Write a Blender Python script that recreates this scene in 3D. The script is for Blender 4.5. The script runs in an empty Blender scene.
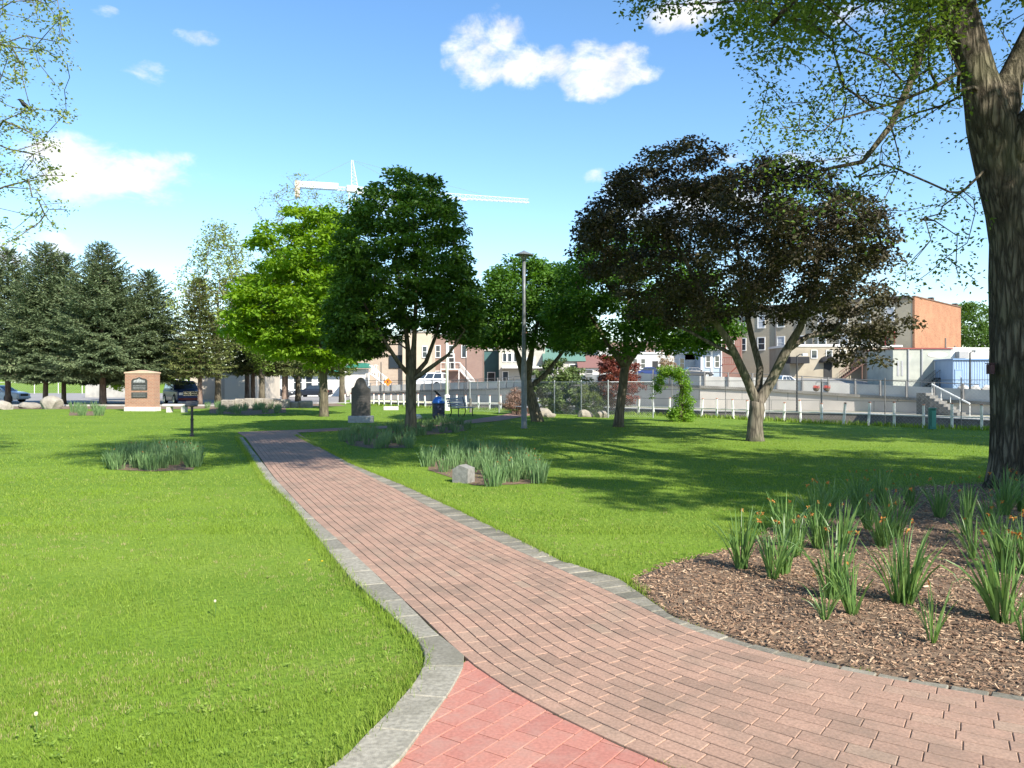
import bpy, math, random
import numpy as np
from mathutils import Vector, Matrix

F = 800.0; HC = 1.6
RS = np.random.RandomState(7)
random.seed(7)
scn = bpy.context.scene
COL = scn.collection
R = math.radians

def G(px, py, z=0.0):
    Y = (HC - z) * F / (py - 384.0)
    return ((px - 512.0) / F * Y, Y)
def P(px, py, Y):
    return Vector(((px - 512.0) / F * Y, Y, HC + (384.0 - py) / F * Y))

# ------------------------------------------------------------------ materials
MATS = {}
def nt(name):
    m = bpy.data.materials.new(name); m.use_nodes = True
    n = m.node_tree.nodes; l = m.node_tree.links
    for x in list(n): n.remove(x)
    out = n.new('ShaderNodeOutputMaterial')
    return m, n, l, out
def rgb(c): return (c[0], c[1], c[2], 1.0)

def mat(name, col, rough=0.7, col2=None, scale=8.0, detail=4.0, bump=0.0, bscale=None, metal=0.0, spec=0.4, stretch=(1, 1, 1), coat=0.0, lo=0.35, hi=0.65, dist=0.02):
    """noise-mottled principled material in object/world space"""
    if name in MATS: return MATS[name]
    m, n, l, out = nt(name)
    b = n.new('ShaderNodeBsdfPrincipled')
    b.inputs['Roughness'].default_value = rough; b.inputs['Metallic'].default_value = metal
    b.inputs['Specular IOR Level'].default_value = spec
    b.inputs['Coat Weight'].default_value = coat
    l.new(b.outputs[0], out.inputs[0])
    b.inputs['Base Color'].default_value = rgb(col)
    if col2 is not None or bump:
        tc = n.new('ShaderNodeTexCoord'); mp = n.new('ShaderNodeMapping'); mp.inputs['Scale'].default_value = stretch
        l.new(tc.outputs['Object'], mp.inputs[0])
        if col2 is not None:
            no = n.new('ShaderNodeTexNoise'); no.inputs['Scale'].default_value = scale; no.inputs['Detail'].default_value = detail
            l.new(mp.outputs[0], no.inputs['Vector'])
            mr = n.new('ShaderNodeMapRange'); mr.inputs[1].default_value = lo; mr.inputs[2].default_value = hi
            l.new(no.outputs[0], mr.inputs[0])
            mx = n.new('ShaderNodeMix'); mx.data_type = 'RGBA'
            mx.inputs[6].default_value = rgb(col); mx.inputs[7].default_value = rgb(col2)
            l.new(mr.outputs[0], mx.inputs[0]); l.new(mx.outputs[2], b.inputs['Base Color'])
        if bump:
            nb = n.new('ShaderNodeTexNoise'); nb.inputs['Scale'].default_value = bscale or scale * 3; nb.inputs['Detail'].default_value = 6
            l.new(mp.outputs[0], nb.inputs['Vector'])
            bp = n.new('ShaderNodeBump'); bp.inputs['Strength'].default_value = bump; bp.inputs['Distance'].default_value = dist
            l.new(nb.outputs[0], bp.inputs['Height']); l.new(bp.outputs[0], b.inputs['Normal'])
    MATS[name] = m
    return m

def leafmat(name, c1, c2, trans=0.35, rough=0.5, spec=0.3, big=None, tcol=None, bigscale=0.35):
    """foliage: colour varies by the per-leaf attribute 'var'; part of the light passes through"""
    if name in MATS: return MATS[name]
    m, n, l, out = nt(name)
    at = n.new('ShaderNodeAttribute'); at.attribute_name = 'var'
    mx = n.new('ShaderNodeMix'); mx.data_type = 'RGBA'
    mx.inputs[6].default_value = rgb(c1); mx.inputs[7].default_value = rgb(c2)
    l.new(at.outputs['Fac'], mx.inputs[0])
    colout = mx.outputs[2]
    if big is not None:
        geo = n.new('ShaderNodeNewGeometry'); no = n.new('ShaderNodeTexNoise'); no.inputs['Scale'].default_value = bigscale; no.inputs['Detail'].default_value = 5
        l.new(geo.outputs['Position'], no.inputs['Vector'])
        mr = n.new('ShaderNodeMapRange'); mr.inputs[1].default_value = 0.36; mr.inputs[2].default_value = 0.66
        l.new(no.outputs[0], mr.inputs[0])
        m2 = n.new('ShaderNodeMix'); m2.data_type = 'RGBA'
        l.new(mr.outputs[0], m2.inputs[0]); l.new(colout, m2.inputs[6]); m2.inputs[7].default_value = rgb(big)
        colout = m2.outputs[2]
    b = n.new('ShaderNodeBsdfPrincipled'); b.inputs['Roughness'].default_value = rough; b.inputs['Specular IOR Level'].default_value = spec
    l.new(colout, b.inputs['Base Color'])
    if trans > 0:
        t = n.new('ShaderNodeBsdfTranslucent')
        hs = n.new('ShaderNodeHueSaturation'); hs.inputs['Hue'].default_value = 0.49; hs.inputs['Saturation'].default_value = 1.1; hs.inputs['Value'].default_value = 1.6
        l.new(colout, hs.inputs['Color']); l.new(hs.outputs[0], t.inputs[0])
        ms = n.new('ShaderNodeMixShader'); ms.inputs[0].default_value = trans
        l.new(b.outputs[0], ms.inputs[1]); l.new(t.outputs[0], ms.inputs[2]); l.new(ms.outputs[0], out.inputs[0])
    else:
        l.new(b.outputs[0], out.inputs[0])
    MATS[name] = m
    return m

def varmat(name, ramp, rough=0.85, noise=30.0, amt=0.35, bump=0.3, bdist=0.002, dirt=None, dscale=1.2, spec=0.3):
    """per-piece colour by 'var' through a ramp, plus fine noise"""
    if name in MATS: return MATS[name]
    m, n, l, out = nt(name)
    at = n.new('ShaderNodeAttribute'); at.attribute_name = 'var'
    cr = n.new('ShaderNodeValToRGB')
    el = cr.color_ramp.elements
    while len(el) > 1: el.remove(el[-1])
    el[0].position = ramp[0][0]; el[0].color = rgb(ramp[0][1])
    for p_, c_ in ramp[1:]:
        e = el.new(p_); e.color = rgb(c_)
    l.new(at.outputs['Fac'], cr.inputs[0])
    geo = n.new('ShaderNodeNewGeometry')
    no = n.new('ShaderNodeTexNoise'); no.inputs['Scale'].default_value = noise; no.inputs['Detail'].default_value = 8
    l.new(geo.outputs['Position'], no.inputs['Vector'])
    mr = n.new('ShaderNodeMapRange'); mr.inputs[1].default_value = 0.3; mr.inputs[2].default_value = 0.7; mr.inputs[3].default_value = 1 - amt; mr.inputs[4].default_value = 1 + amt
    l.new(no.outputs[0], mr.inputs[0])
    mu = n.new('ShaderNodeVectorMath'); mu.operation = 'SCALE'
    l.new(cr.outputs[0], mu.inputs[0]); l.new(mr.outputs[0], mu.inputs['Scale'])
    col = mu.outputs[0]
    if dirt is not None:
        n2 = n.new('ShaderNodeTexNoise'); n2.inputs['Scale'].default_value = dscale; n2.inputs['Detail'].default_value = 6; n2.inputs['Roughness'].default_value = 0.65
        l.new(geo.outputs['Position'], n2.inputs['Vector'])
        r2 = n.new('ShaderNodeMapRange'); r2.inputs[1].default_value = 0.45; r2.inputs[2].default_value = 0.72; r2.inputs[4].default_value = 0.65
        l.new(n2.outputs[0], r2.inputs[0])
        mx = n.new('ShaderNodeMix'); mx.data_type = 'RGBA'
        l.new(r2.outputs[0], mx.inputs[0]); l.new(col, mx.inputs[6]); mx.inputs[7].default_value = rgb(dirt)
        col = mx.outputs[2]
    b = n.new('ShaderNodeBsdfPrincipled'); b.inputs['Roughness'].default_value = rough; b.inputs['Specular IOR Level'].default_value = spec
    l.new(col, b.inputs['Base Color'])
    if bump:
        nb = n.new('ShaderNodeTexNoise'); nb.inputs['Scale'].default_value = noise * 4; nb.inputs['Detail'].default_value = 4
        l.new(geo.outputs['Position'], nb.inputs['Vector'])
        bp = n.new('ShaderNodeBump'); bp.inputs['Strength'].default_value = bump; bp.inputs['Distance'].default_value = bdist
        l.new(nb.outputs[0], bp.inputs['Height']); l.new(bp.outputs[0], b.inputs['Normal'])
    l.new(b.outputs[0], out.inputs[0])
    MATS[name] = m
    return m

def brickmat(name, c1, c2, mortar, bw=0.21, bh=0.075, rough=0.9, stain=None, msize=0.012, vertical=True, bump=0.5):
    if name in MATS: return MATS[name]
    m, n, l, out = nt(name)
    tc = n.new('ShaderNodeTexCoord')
    if vertical:
        sx = n.new('ShaderNodeSeparateXYZ'); l.new(tc.outputs['Object'], sx.inputs[0])
        ad = n.new('ShaderNodeMath'); ad.operation = 'ADD'; l.new(sx.outputs[0], ad.inputs[0]); l.new(sx.outputs[1], ad.inputs[1])
        cx = n.new('ShaderNodeCombineXYZ'); l.new(ad.outputs[0], cx.inputs[0]); l.new(sx.outputs[2], cx.inputs[1])
        vec = cx.outputs[0]
    else:
        vec = tc.outputs['UV']
    br = n.new('ShaderNodeTexBrick'); br.inputs['Scale'].default_value = 1.0
    br.inputs['Brick Width'].default_value = bw; br.inputs['Row Height'].default_value = bh; br.inputs['Mortar Size'].default_value = msize
    br.inputs['Color1'].default_value = rgb(c1); br.inputs['Color2'].default_value = rgb(c2); br.inputs['Mortar'].default_value = rgb(mortar)
    l.new(vec, br.inputs['Vector'])
    no = n.new('ShaderNodeTexNoise'); no.inputs['Scale'].default_value = 0.6; no.inputs['Detail'].default_value = 6
    l.new(tc.outputs['Object'], no.inputs['Vector'])
    mr = n.new('ShaderNodeMapRange'); mr.inputs[1].default_value = 0.4; mr.inputs[2].default_value = 0.7; mr.inputs[4].default_value = 0.55
    l.new(no.outputs[0], mr.inputs[0])
    mx = n.new('ShaderNodeMix'); mx.data_type = 'RGBA'
    st = stain or tuple(0.7 * a for a in c1)
    l.new(mr.outputs[0], mx.inputs[0]); l.new(br.outputs[0], mx.inputs[6]); mx.inputs[7].default_value = rgb(st)
    b = n.new('ShaderNodeBsdfPrincipled'); b.inputs['Roughness'].default_value = rough; b.inputs['Specular IOR Level'].default_value = 0.25
    l.new(mx.outputs[2], b.inputs['Base Color'])
    bp = n.new('ShaderNodeBump'); bp.inputs['Strength'].default_value = bump; bp.inputs['Distance'].default_value = 0.01; bp.invert = True
    l.new(br.outputs['Fac'], bp.inputs['Height']); l.new(bp.outputs[0], b.inputs['Normal'])
    l.new(b.outputs[0], out.inputs[0])
    MATS[name] = m
    return m

def glassmat():
    if 'window_glass' in MATS: return MATS['window_glass']
    m, n, l, out = nt('window_glass')
    b = n.new('ShaderNodeBsdfPrincipled'); b.inputs['Base Color'].default_value = (0.03, 0.04, 0.05, 1); b.inputs['Roughness'].default_value = 0.08
    b.inputs['Specular IOR Level'].default_value = 0.8
    l.new(b.outputs[0], out.inputs[0]); MATS['window_glass'] = m
    return m
GL = glassmat()

# ------------------------------------------------------------------ mesh helpers
def tag(o, label=None, cat=None, group=None, kind=None):
    if label: o['label'] = label
    if cat: o['category'] = cat
    if group: o['group'] = group
    if kind: o['kind'] = kind
    return o
def thing(name, label, cat, loc=(0, 0, 0), rz=0.0, group=None):
    o = bpy.data.objects.new(name, None); COL.objects.link(o)
    o.location = loc; o.rotation_euler = (0, 0, rz); o.empty_display_size = 0.2
    return tag(o, label, cat, group)
def copy_thing(o, loc=None, rz=None, scale=None, label=None, group=None):
    def rec(s, parent):
        c = s.copy(); COL.objects.link(c); c.parent = parent
        for ch in list(s.children): rec(ch, c)
        return c
    c = rec(o, None)
    if loc is not None: c.location = loc
    if rz is not None: c.rotation_euler = (0, 0, rz)
    if scale is not None: c.scale = (scale,) * 3 if not hasattr(scale, '__len__') else scale
    if label: c['label'] = label
    if group: c['group'] = group
    return c
def link(name, me, m, parent=None, smooth=False):
    me.materials.append(m)
    if smooth: me.polygons.foreach_set('use_smooth', [True] * len(me.polygons))
    o = bpy.data.objects.new(name, me); COL.objects.link(o)
    if parent is not None: o.parent = parent
    return o
def npmesh(name, V, Fc, var=None):
    """V (n,3) float; Fc (m,k) int with one k; var (m,) per-face float"""
    V = np.asarray(V, np.float32); Fc = np.asarray(Fc, np.int32)
    me = bpy.data.meshes.new(name)
    me.vertices.add(len(V)); me.vertices.foreach_set('co', V.ravel())
    k = Fc.shape[1]; m_ = len(Fc)
    me.loops.add(m_ * k); me.loops.foreach_set('vertex_index', Fc.ravel())
    me.polygons.add(m_); me.polygons.foreach_set('loop_start', np.arange(0, m_ * k, k, dtype=np.int32))
    me.polygons.foreach_set('use_smooth', np.zeros(m_, bool))
    me.update(calc_edges=True)
    if var is not None:
        a = me.attributes.new('var', 'FLOAT', 'FACE'); a.data.foreach_set('value', np.asarray(var, np.float32))
    return me

class MB:
    def __init__(s): s.v = []; s.f = []; s.var = []; s.cur = 0.5
    def add(s, vs, fs):
        o = len(s.v); s.v.extend([tuple(x) for x in vs]); s.f.extend([tuple(i + o for i in q) for q in fs]); s.var.extend([s.cur] * len(fs)); return s
    def box(s, c, d, rz=0.0, tilt=None, top=1.0):
        hx, hy, hz = d[0] / 2, d[1] / 2, d[2] / 2
        M = Matrix.Rotation(rz, 3, 'Z')
        if tilt is not None: M = M @ tilt
        vs = []
        for z in (-hz, hz):
            t = top if z > 0 else 1.0
            for x, y in ((-hx, -hy), (hx, -hy), (hx, hy), (-hx, hy)):
                vs.append(M @ Vector((x * t, y * t, z)) + Vector(c))
        return s.add(vs, [(3, 2, 1, 0), (4, 5, 6, 7), (0, 1, 5, 4), (1, 2, 6, 5), (2, 3, 7, 6), (3, 0, 4, 7)])
    def cbox(s, c, d, b=0.01, rz=0.0):
        """box with chamfered vertical and top edges"""
        hx, hy, hz = d[0] / 2, d[1] / 2, d[2] / 2
        M = Matrix.Rotation(rz, 3, 'Z')
        def ring(x, y, z, k):
            return [M @ Vector(p_) + Vector(c) for p_ in ((-x + k, -y, z), (x - k, -y, z), (x, -y + k, z), (x, y - k, z), (x - k, y, z), (-x + k, y, z), (-x, y - k, z), (-x, -y + k, z))]
        r = [ring(hx, hy, -hz, b), ring(hx, hy, hz - b, b), ring(hx - b, hy - b, hz, b * 0.6)]
        vs = sum(r, []); fs = [tuple(range(7, -1, -1)), tuple(range(16, 24))]
        for k in range(2):
            for i in range(8):
                j = (i + 1) % 8; fs.append((k * 8 + i, k * 8 + j, k * 8 + 8 + j, k * 8 + 8 + i))
        return s.add(vs, fs)
    def tube(s, pts, rad, n=8, cap=True):
        pts = [Vector(p_) for p_ in pts]
        if not hasattr(rad, '__len__'): rad = [rad] * len(pts)
        vs = []; ref = Vector((0, 0, 1)) if abs((pts[-1] - pts[0]).normalized().z) < 0.9 else Vector((1, 0, 0))
        u = None
        for i, p_ in enumerate(pts):
            d = (pts[min(i + 1, len(pts) - 1)] - pts[max(i - 1, 0)]).normalized()
            if u is None: u = d.cross(ref).normalized()
            else: u = (u - d * u.dot(d)).normalized()
            w = d.cross(u)
            for k in range(n):
                a = 2 * math.pi * k / n
                vs.append(p_ + (u * math.cos(a) + w * math.sin(a)) * rad[i])
        fs = []
        for i in range(len(pts) - 1):
            for k in range(n):
                j = (k + 1) % n; fs.append((i * n + k, i * n + j, (i + 1) * n + j, (i + 1) * n + k))
        if cap: fs += [tuple(range(n - 1, -1, -1)), tuple(range((len(pts) - 1) * n, len(pts) * n))]
        return s.add(vs, fs)
    def lathe(s, prof, n=16, c=(0, 0, 0), axis='Z'):
        vs = []
        for r, z in prof:
            for k in range(n):
                a = 2 * math.pi * k / n
                if axis == 'Z': q = (r * math.cos(a), r * math.sin(a), z)
                elif axis == 'Y': q = (r * math.cos(a), z, -r * math.sin(a))
                else: q = (z, r * math.cos(a), r * math.sin(a))
                vs.append((q[0] + c[0], q[1] + c[1], q[2] + c[2]))
        fs = []
        for i in range(len(prof) - 1):
            for k in range(n):
                j = (k + 1) % n; fs.append((i * n + k, i * n + j, (i + 1) * n + j, (i + 1) * n + k))
        fs += [tuple(range(n - 1, -1, -1)), tuple(range((len(prof) - 1) * n, len(prof) * n))]
        return s.add(vs, fs)
    def prism_y(s, poly, y0, y1):
        """polygon in the x-z plane extruded along y"""
        n = len(poly)
        vs = [(x, y0, z) for x, z in poly] + [(x, y1, z) for x, z in poly]
        fs = [tuple(range(n)), tuple(range(2 * n - 1, n - 1, -1))]
        for i in range(n):
            j = (i + 1) % n; fs.append((j, i, n + i, n + j))
        return s.add(vs, fs)
    def prism_z(s, poly, z0, z1):
        n = len(poly)
        vs = [(x, y, z0) for x, y in poly] + [(x, y, z1) for x, y in poly]
        fs = [tuple(range(n - 1, -1, -1)), tuple(range(n, 2 * n))]
        for i in range(n):
            j = (i + 1) % n; fs.append((i, j, n + j, n + i))
        return s.add(vs, fs)
    def build(s, name, m, parent=None, smooth=False, loc=None):
        me = bpy.data.meshes.new(name); me.from_pydata(s.v, [], s.f)
        a = me.attributes.new('var', 'FLOAT', 'FACE'); a.data.foreach_set('value', s.var)
        me.update()
        o = link(name, me, m, parent, smooth)
        if loc is not None: o.location = loc
        return o

def rock(seed, sx, sy, sz, n=3, rough=0.22):
    rs = np.random.RandomState(seed)
    import bmesh
    bm = bmesh.new(); bmesh.ops.create_icosphere(bm, subdivisions=n, radius=1.0)
    planes = rs.normal(size=(9, 3)); planes /= np.linalg.norm(planes, axis=1)[:, None]; dd = rs.uniform(0.62, 0.95, 9)
    for v in bm.verts:
        c = np.array(v.co)
        for pl, d in zip(planes, dd):
            t = c @ pl
            if t > d: c = c - pl * (t - d)
        c = c * (1 + rough * 0.25 * math.sin(5 * c[0] + seed) * math.sin(4 * c[1]))
        v.co = (c[0] * sx, c[1] * sy, max(c[2], -0.45) * sz + 0.35 * sz)
    me = bpy.data.meshes.new('rock'); bm.to_mesh(me); bm.free()
    return me

def inpoly(x, y, poly):
    x = np.asarray(x); y = np.asarray(y); ins = np.zeros(x.shape, bool); n = len(poly)
    for i in range(n):
        x0, y0 = poly[i]; x1, y1 = poly[(i + 1) % n]
        if y0 == y1: continue
        c = ((y0 > y) != (y1 > y)) & (x < (x1 - x0) * (y - y0) / (y1 - y0) + x0)
        ins ^= c
    return ins

def resample(pts, step, smooth=3):
    """arc-length resample of a 2-D polyline with gaussian smoothing"""
    p = np.array(pts, float)
    d = np.r_[0, np.cumsum(np.hypot(*(p[1:] - p[:-1]).T))]
    t = np.arange(0, d[-1], 0.05)
    q = np.c_[np.interp(t, d, p[:, 0]), np.interp(t, d, p[:, 1])]
    if smooth:
        k = int(smooth / 0.05); w = np.hanning(2 * k + 3)[1:-1]; w /= w.sum()
        pad = np.r_[[q[0] + (q[0] - q[min(i, len(q) - 1)]) for i in range(k, 0, -1)], q, [q[-1] + (q[-1] - q[max(-1 - i, -len(q))]) for i in range(1, k + 1)]]
        q = np.c_[np.convolve(pad[:, 0], w, 'valid'), np.convolve(pad[:, 1], w, 'valid')]
    d = np.r_[0, np.cumsum(np.hypot(*(q[1:] - q[:-1]).T))]
    t = np.arange(0, d[-1], step)
    return np.c_[np.interp(t, d, q[:, 0]), np.interp(t, d, q[:, 1])]

# ------------------------------------------------------------------ path layout
Rp = [(262, 417), (301, 435.6), (346.5, 466), (392, 488.6), (452, 521), (503, 546.7), (553.5, 569), (604, 592), (644, 611), (659, 620), (701, 638), (746, 651.6), (805, 667), (857, 677), (912, 688), (975, 698), (1024, 707)]
Lp = [(205, 417), (245, 437), (275.7, 481), (308.6, 516), (351, 554), (402, 602), (437, 637.6), (466.6, 660), (503, 685.5), (543, 708), (594, 733.5), (660, 768)]
Rw = [G(*p) for p in Rp[1:]]; Rw = [(-7.3, 26.9)] + Rw + [(3.5, 3.55), (4.6, 3.1), (6.5, 2.55), (9, 2.1)]
Lw = [G(*p) for p in Lp[1:]]; Lw = [(-9.0, 26.2)] + Lw + [(1.2, 2.78), (2.0, 2.2), (3.2, 1.55), (5, 0.95), (8.2, 0.4)]
RC = resample(Rw, 0.02, 0.5); LC = resample(Lw, 0.02, 0.5)

# ------------------------------------------------------------------ park fence line / far bank lines
A_px = [(983, 430), (833, 424), (698, 417), (590, 413), (490, 410), (425, 408), (345, 404)]
A = [G(*p) for p in A_px]
A = [(200, -183), (60, -22.3), (20.5, 23.2)] + A
A_off = [(x + 0.5, y + 0.45) for x, y in A]
Bpx = [(1060, 424.5), (983, 422), (860, 415.5), (700, 412.5), (590, 408.5), (490, 405.5), (425, 404.5), (352, 402.5)]
B = [(210, -170), (66, -14)] + [G(*p) for p in Bpx]
C_px = [(1060, 417.5, 405), (983, 415, 401.5), (860, 411.5, 394.5), (760, 409.8, 388), (700, 409, 385.5), (640, 407, 382), (560, 405.2, 384), (500, 402.3, 388), (420, 400, 390), (352, 399, 392)]
C = []
for px, pb, pt in C_px:
    x, y = G(px, pb); C.append((x, y, HC + (384 - pt) / F * y))
C = [(216, -150, 0.6), (80, 6, 0.6)] + C

# ------------------------------------------------------------------ ground sheets
grass_ground = None
def ground_material():
    m, n, l, out = nt('lawn_ground')
    geo = n.new('ShaderNodeNewGeometry')
    b = n.new('ShaderNodeBsdfPrincipled'); b.inputs['Roughness'].default_value = 0.95; b.inputs['Specular IOR Level'].default_value = 0.1
    def noise(s, d=5, st=None):
        no = n.new('ShaderNodeTexNoise'); no.inputs['Scale'].default_value = s; no.inputs['Detail'].default_value = d
        if st:
            mp = n.new('ShaderNodeMapping'); mp.inputs['Rotation'].default_value = (0, 0, st[0]); mp.inputs['Scale'].default_value = st[1]
            l.new(geo.outputs['Position'], mp.inputs[0]); l.new(mp.outputs[0], no.inputs['Vector'])
        else: l.new(geo.outputs['Position'], no.inputs['Vector'])
        return no
    def rng_(o, a, b_, lo=0, hi=1):
        r = n.new('ShaderNodeMapRange'); r.inputs[1].default_value = a; r.inputs[2].default_value = b_; r.inputs[3].default_value = lo; r.inputs[4].default_value = hi
        l.new(o, r.inputs[0]); return r.outputs[0]
    def mix(f, a, b_):
        x = n.new('ShaderNodeMix'); x.data_type = 'RGBA'; l.new(f, x.inputs[0])
        for i, c in ((6, a), (7, b_)):
            if isinstance(c, tuple): x.inputs[i].default_value = rgb(c)
            else: l.new(c, x.inputs[i])
        return x.outputs[2]
    c = mix(rng_(noise(0.35).outputs[0], 0.35, 0.65), (0.135, 0.225, 0.025), (0.190, 0.280, 0.036))
    c = mix(rng_(noise(2.5, 6).outputs[0], 0.4, 0.75, 0, 0.6), c, (0.21, 0.285, 0.05))
    c = mix(rng_(noise(28, 4).outputs[0], 0.35, 0.7, 0, 0.55), c, (0.065, 0.13, 0.016))
    # mowing passes: long narrow bands lying along the lawn
    c = mix(rng_(noise(1.0, 2, (R(-12), (0.05, 0.9, 1))).outputs[0], 0.42, 0.62, 0, 0.35), c, (0.085, 0.165, 0.016))
    l.new(c, b.inputs['Base Color'])
    bp = n.new('ShaderNodeBump'); bp.inputs['Strength'].default_value = 0.8; bp.inputs['Distance'].default_value = 0.03
    l.new(noise(18, 6).outputs[0], bp.inputs['Height']); l.new(bp.outputs[0], b.inputs['Normal'])
    l.new(b.outputs[0], out.inputs[0])
    return m
M_ground = ground_material()
lawn_poly = [(-2500, -300), (300, -300)] + [A_off[0]] + A_off[1:] + [(-15, 75), (-40, 200), (-300, 2500), (-2500, 2500)]
o = MB(); o.add([(x, y, 0) for x, y in lawn_poly], [tuple(range(len(lawn_poly)))])
tag(o.build('lawn', M_ground), kind='structure')
# far bank strip at park level
Cb = [(x, y) for x, y, z in C]
m_conc = mat('weathered_concrete', (0.42, 0.40, 0.36), 0.9, (0.30, 0.29, 0.265), 1.3, 7, 0.3, 20)
mb = MB()
for i in range(len(B) - 1):
    j = min(i + 1, len(Cb) - 1)
    mb.add([(*B[i], 0), (*B[i + 1], 0), (*Cb[min(i + 1, len(Cb) - 1)], 0), (*Cb[i], 0)], [(3, 2, 1, 0)])
tag(mb.build('far_bank_ground', mat('dusty_bank_ground', (.36, .33, .27), .95, (.25, .27, .13), .9, 7, lo=.45, hi=.7)), kind='structure')
# channel walls, ledge, water
def wall_strip(line, z0, z1, thick, nrm):
    mb = MB()
    for i in range(len(line) - 1):
        (x0, y0), (x1, y1) = line[i][:2], line[i + 1][:2]
        dx, dy = nrm
        za, zb = (z1[i], z1[i + 1]) if hasattr(z1, '__len__') else (z1, z1)
        vs = [(x0, y0, z0), (x1, y1, z0), (x1 + dx * thick, y1 + dy * thick, z0), (x0 + dx * thick, y0 + dy * thick, z0),
              (x0, y0, za), (x1, y1, zb), (x1 + dx * thick, y1 + dy * thick, zb), (x0 + dx * thick, y0 + dy * thick, za)]
        mb.add(vs, [(0, 1, 5, 4)[::-1], (1, 2, 6, 5)[::-1], (2, 3, 7, 6)[::-1], (3, 0, 4, 7)[::-1], (4, 5, 6, 7)])
    return mb
m_wet = mat('creek_wall_concrete', (0.22, 0.195, 0.165), 0.9, (0.12, 0.105, 0.09), 1.5, 7, 0.4, 12)
tag(wall_strip(A_off, -2.4, -0.03, -0.4, (0.75, 0.66)).build('creek_bank', m_wet), kind='structure')
tag(wall_strip(B, -2.4, 0.06, 0.55, (0.75, 0.66)).build('creek_far_bank', m_wet), kind='structure')
tag(wall_strip([(x - 0.03, y - 0.03) for x, y in B], 0.064, 0.11, 0.75, (0.75, 0.66)).build('creek_ledge', m_conc), kind='structure')
mb = MB()
Bs = B + [B[-1]]
nB = np.linspace(0, 1, 12)
def along(poly, t):
    p = np.array([q[:2] for q in poly]); d = np.r_[0, np.cumsum(np.hypot(*(p[1:] - p[:-1]).T))]
    return float(np.interp(t * d[-1], d, p[:, 0])), float(np.interp(t * d[-1], d, p[:, 1]))
for i in range(40):
    a0, a1 = along(A_off, i / 40), along(A_off, (i + 1) / 40); b0, b1 = along(B, i / 40), along(B, (i + 1) / 40)
    mb.add([(a0[0] - .3, a0[1] - .3, -1.9), (a1[0] - .3, a1[1] - .3, -1.9), (*b1, -1.9), (*b0, -1.9)], [(3, 2, 1, 0)])
tag(mb.build('creek_water', mat('creek_water', (0.05, 0.06, 0.04), 0.08, (0.07, 0.07, 0.05), 0.5, 3, 0.15, 6)), kind='structure')
mb = MB(); mb.box(((A_off[-1][0] + B[-1][0]) / 2, (A_off[-1][1] + B[-1][1]) / 2 + 0.6, -1.2), (6, 1.2, 2.5), rz=R(12))
tag(mb.build('culvert_wall', m_conc), 'concrete culvert end closing off the creek channel', 'wall')

# retaining wall, with panel joints
def panelmat():
    m, n, l, out = nt('retaining_wall_concrete')
    b = n.new('ShaderNodeBsdfPrincipled'); b.inputs['Roughness'].default_value = 0.9; b.inputs['Specular IOR Level'].default_value = 0.2
    tc = n.new('ShaderNodeTexCoord'); sx = n.new('ShaderNodeSeparateXYZ'); l.new(tc.outputs['Object'], sx.inputs[0])
    cx = n.new('ShaderNodeCombineXYZ'); l.new(sx.outputs[0], cx.inputs[0]); l.new(sx.outputs[2], cx.inputs[1])
    br = n.new('ShaderNodeTexBrick'); br.offset = 0.35; br.inputs['Scale'].default_value = 1.0; br.inputs['Brick Width'].default_value = 2.4; br.inputs['Row Height'].default_value = 0.62; br.inputs['Mortar Size'].default_value = 0.02
    br.inputs['Color1'].default_value = (0.60, 0.55, 0.49, 1); br.inputs['Color2'].default_value = (0.53, 0.48, 0.43, 1); br.inputs['Mortar'].default_value = (0.22, 0.21, 0.19, 1)
    l.new(cx.outputs[0], br.inputs['Vector'])
    no = n.new('ShaderNodeTexNoise'); no.inputs['Scale'].default_value = 0.8; no.inputs['Detail'].default_value = 7
    l.new(tc.outputs['Object'], no.inputs['Vector'])
    mr = n.new('ShaderNodeMapRange'); mr.inputs[1].default_value = 0.4; mr.inputs[2].default_value = 0.75; mr.inputs[4].default_value = 0.7
    l.new(no.outputs[0], mr.inputs[0])
    mx = n.new('ShaderNodeMix'); mx.data_type = 'RGBA'; l.new(mr.outputs[0], mx.inputs[0]); l.new(br.outputs[0], mx.inputs[6]); mx.inputs[7].default_value = (0.42, 0.385, 0.345, 1)
    l.new(mx.outputs[2], b.inputs['Base Color']); l.new(b.outputs[0], out.inputs[0])
    return m
zt = [p[2] for p in C]
rw = thing('retaining_wall', 'long panelled grey concrete retaining wall on the far side of the creek', 'wall', (0, 0, 0))
wall_strip(C, -0.1, [z - 0.16 for z in zt], 0.4, (0.2, 0.98)).build('wall_face', panelmat(), rw)
mb = MB()
for i in range(len(C) - 1):
    (x0, y0, a), (x1, y1, b_) = C[i], C[i + 1]
    vs = []
    for (x, y, z) in ((x0, y0, a), (x1, y1, b_)):
        vs += [(x - .05, y - .12, z - .155), (x - .05, y - .12, z), (x + .1, y + .5, z), (x + .1, y + .5, z - .155)]
    mb.add(vs, [(0, 1, 5, 4), (1, 2, 6, 5), (2, 3, 7, 6), (3, 0, 4, 7)])
mb.build('coping', mat('coping_stone', (0.20, 0.185, 0.16), 0.9, (0.28, 0.26, 0.23), 2, 5), rw)
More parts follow.
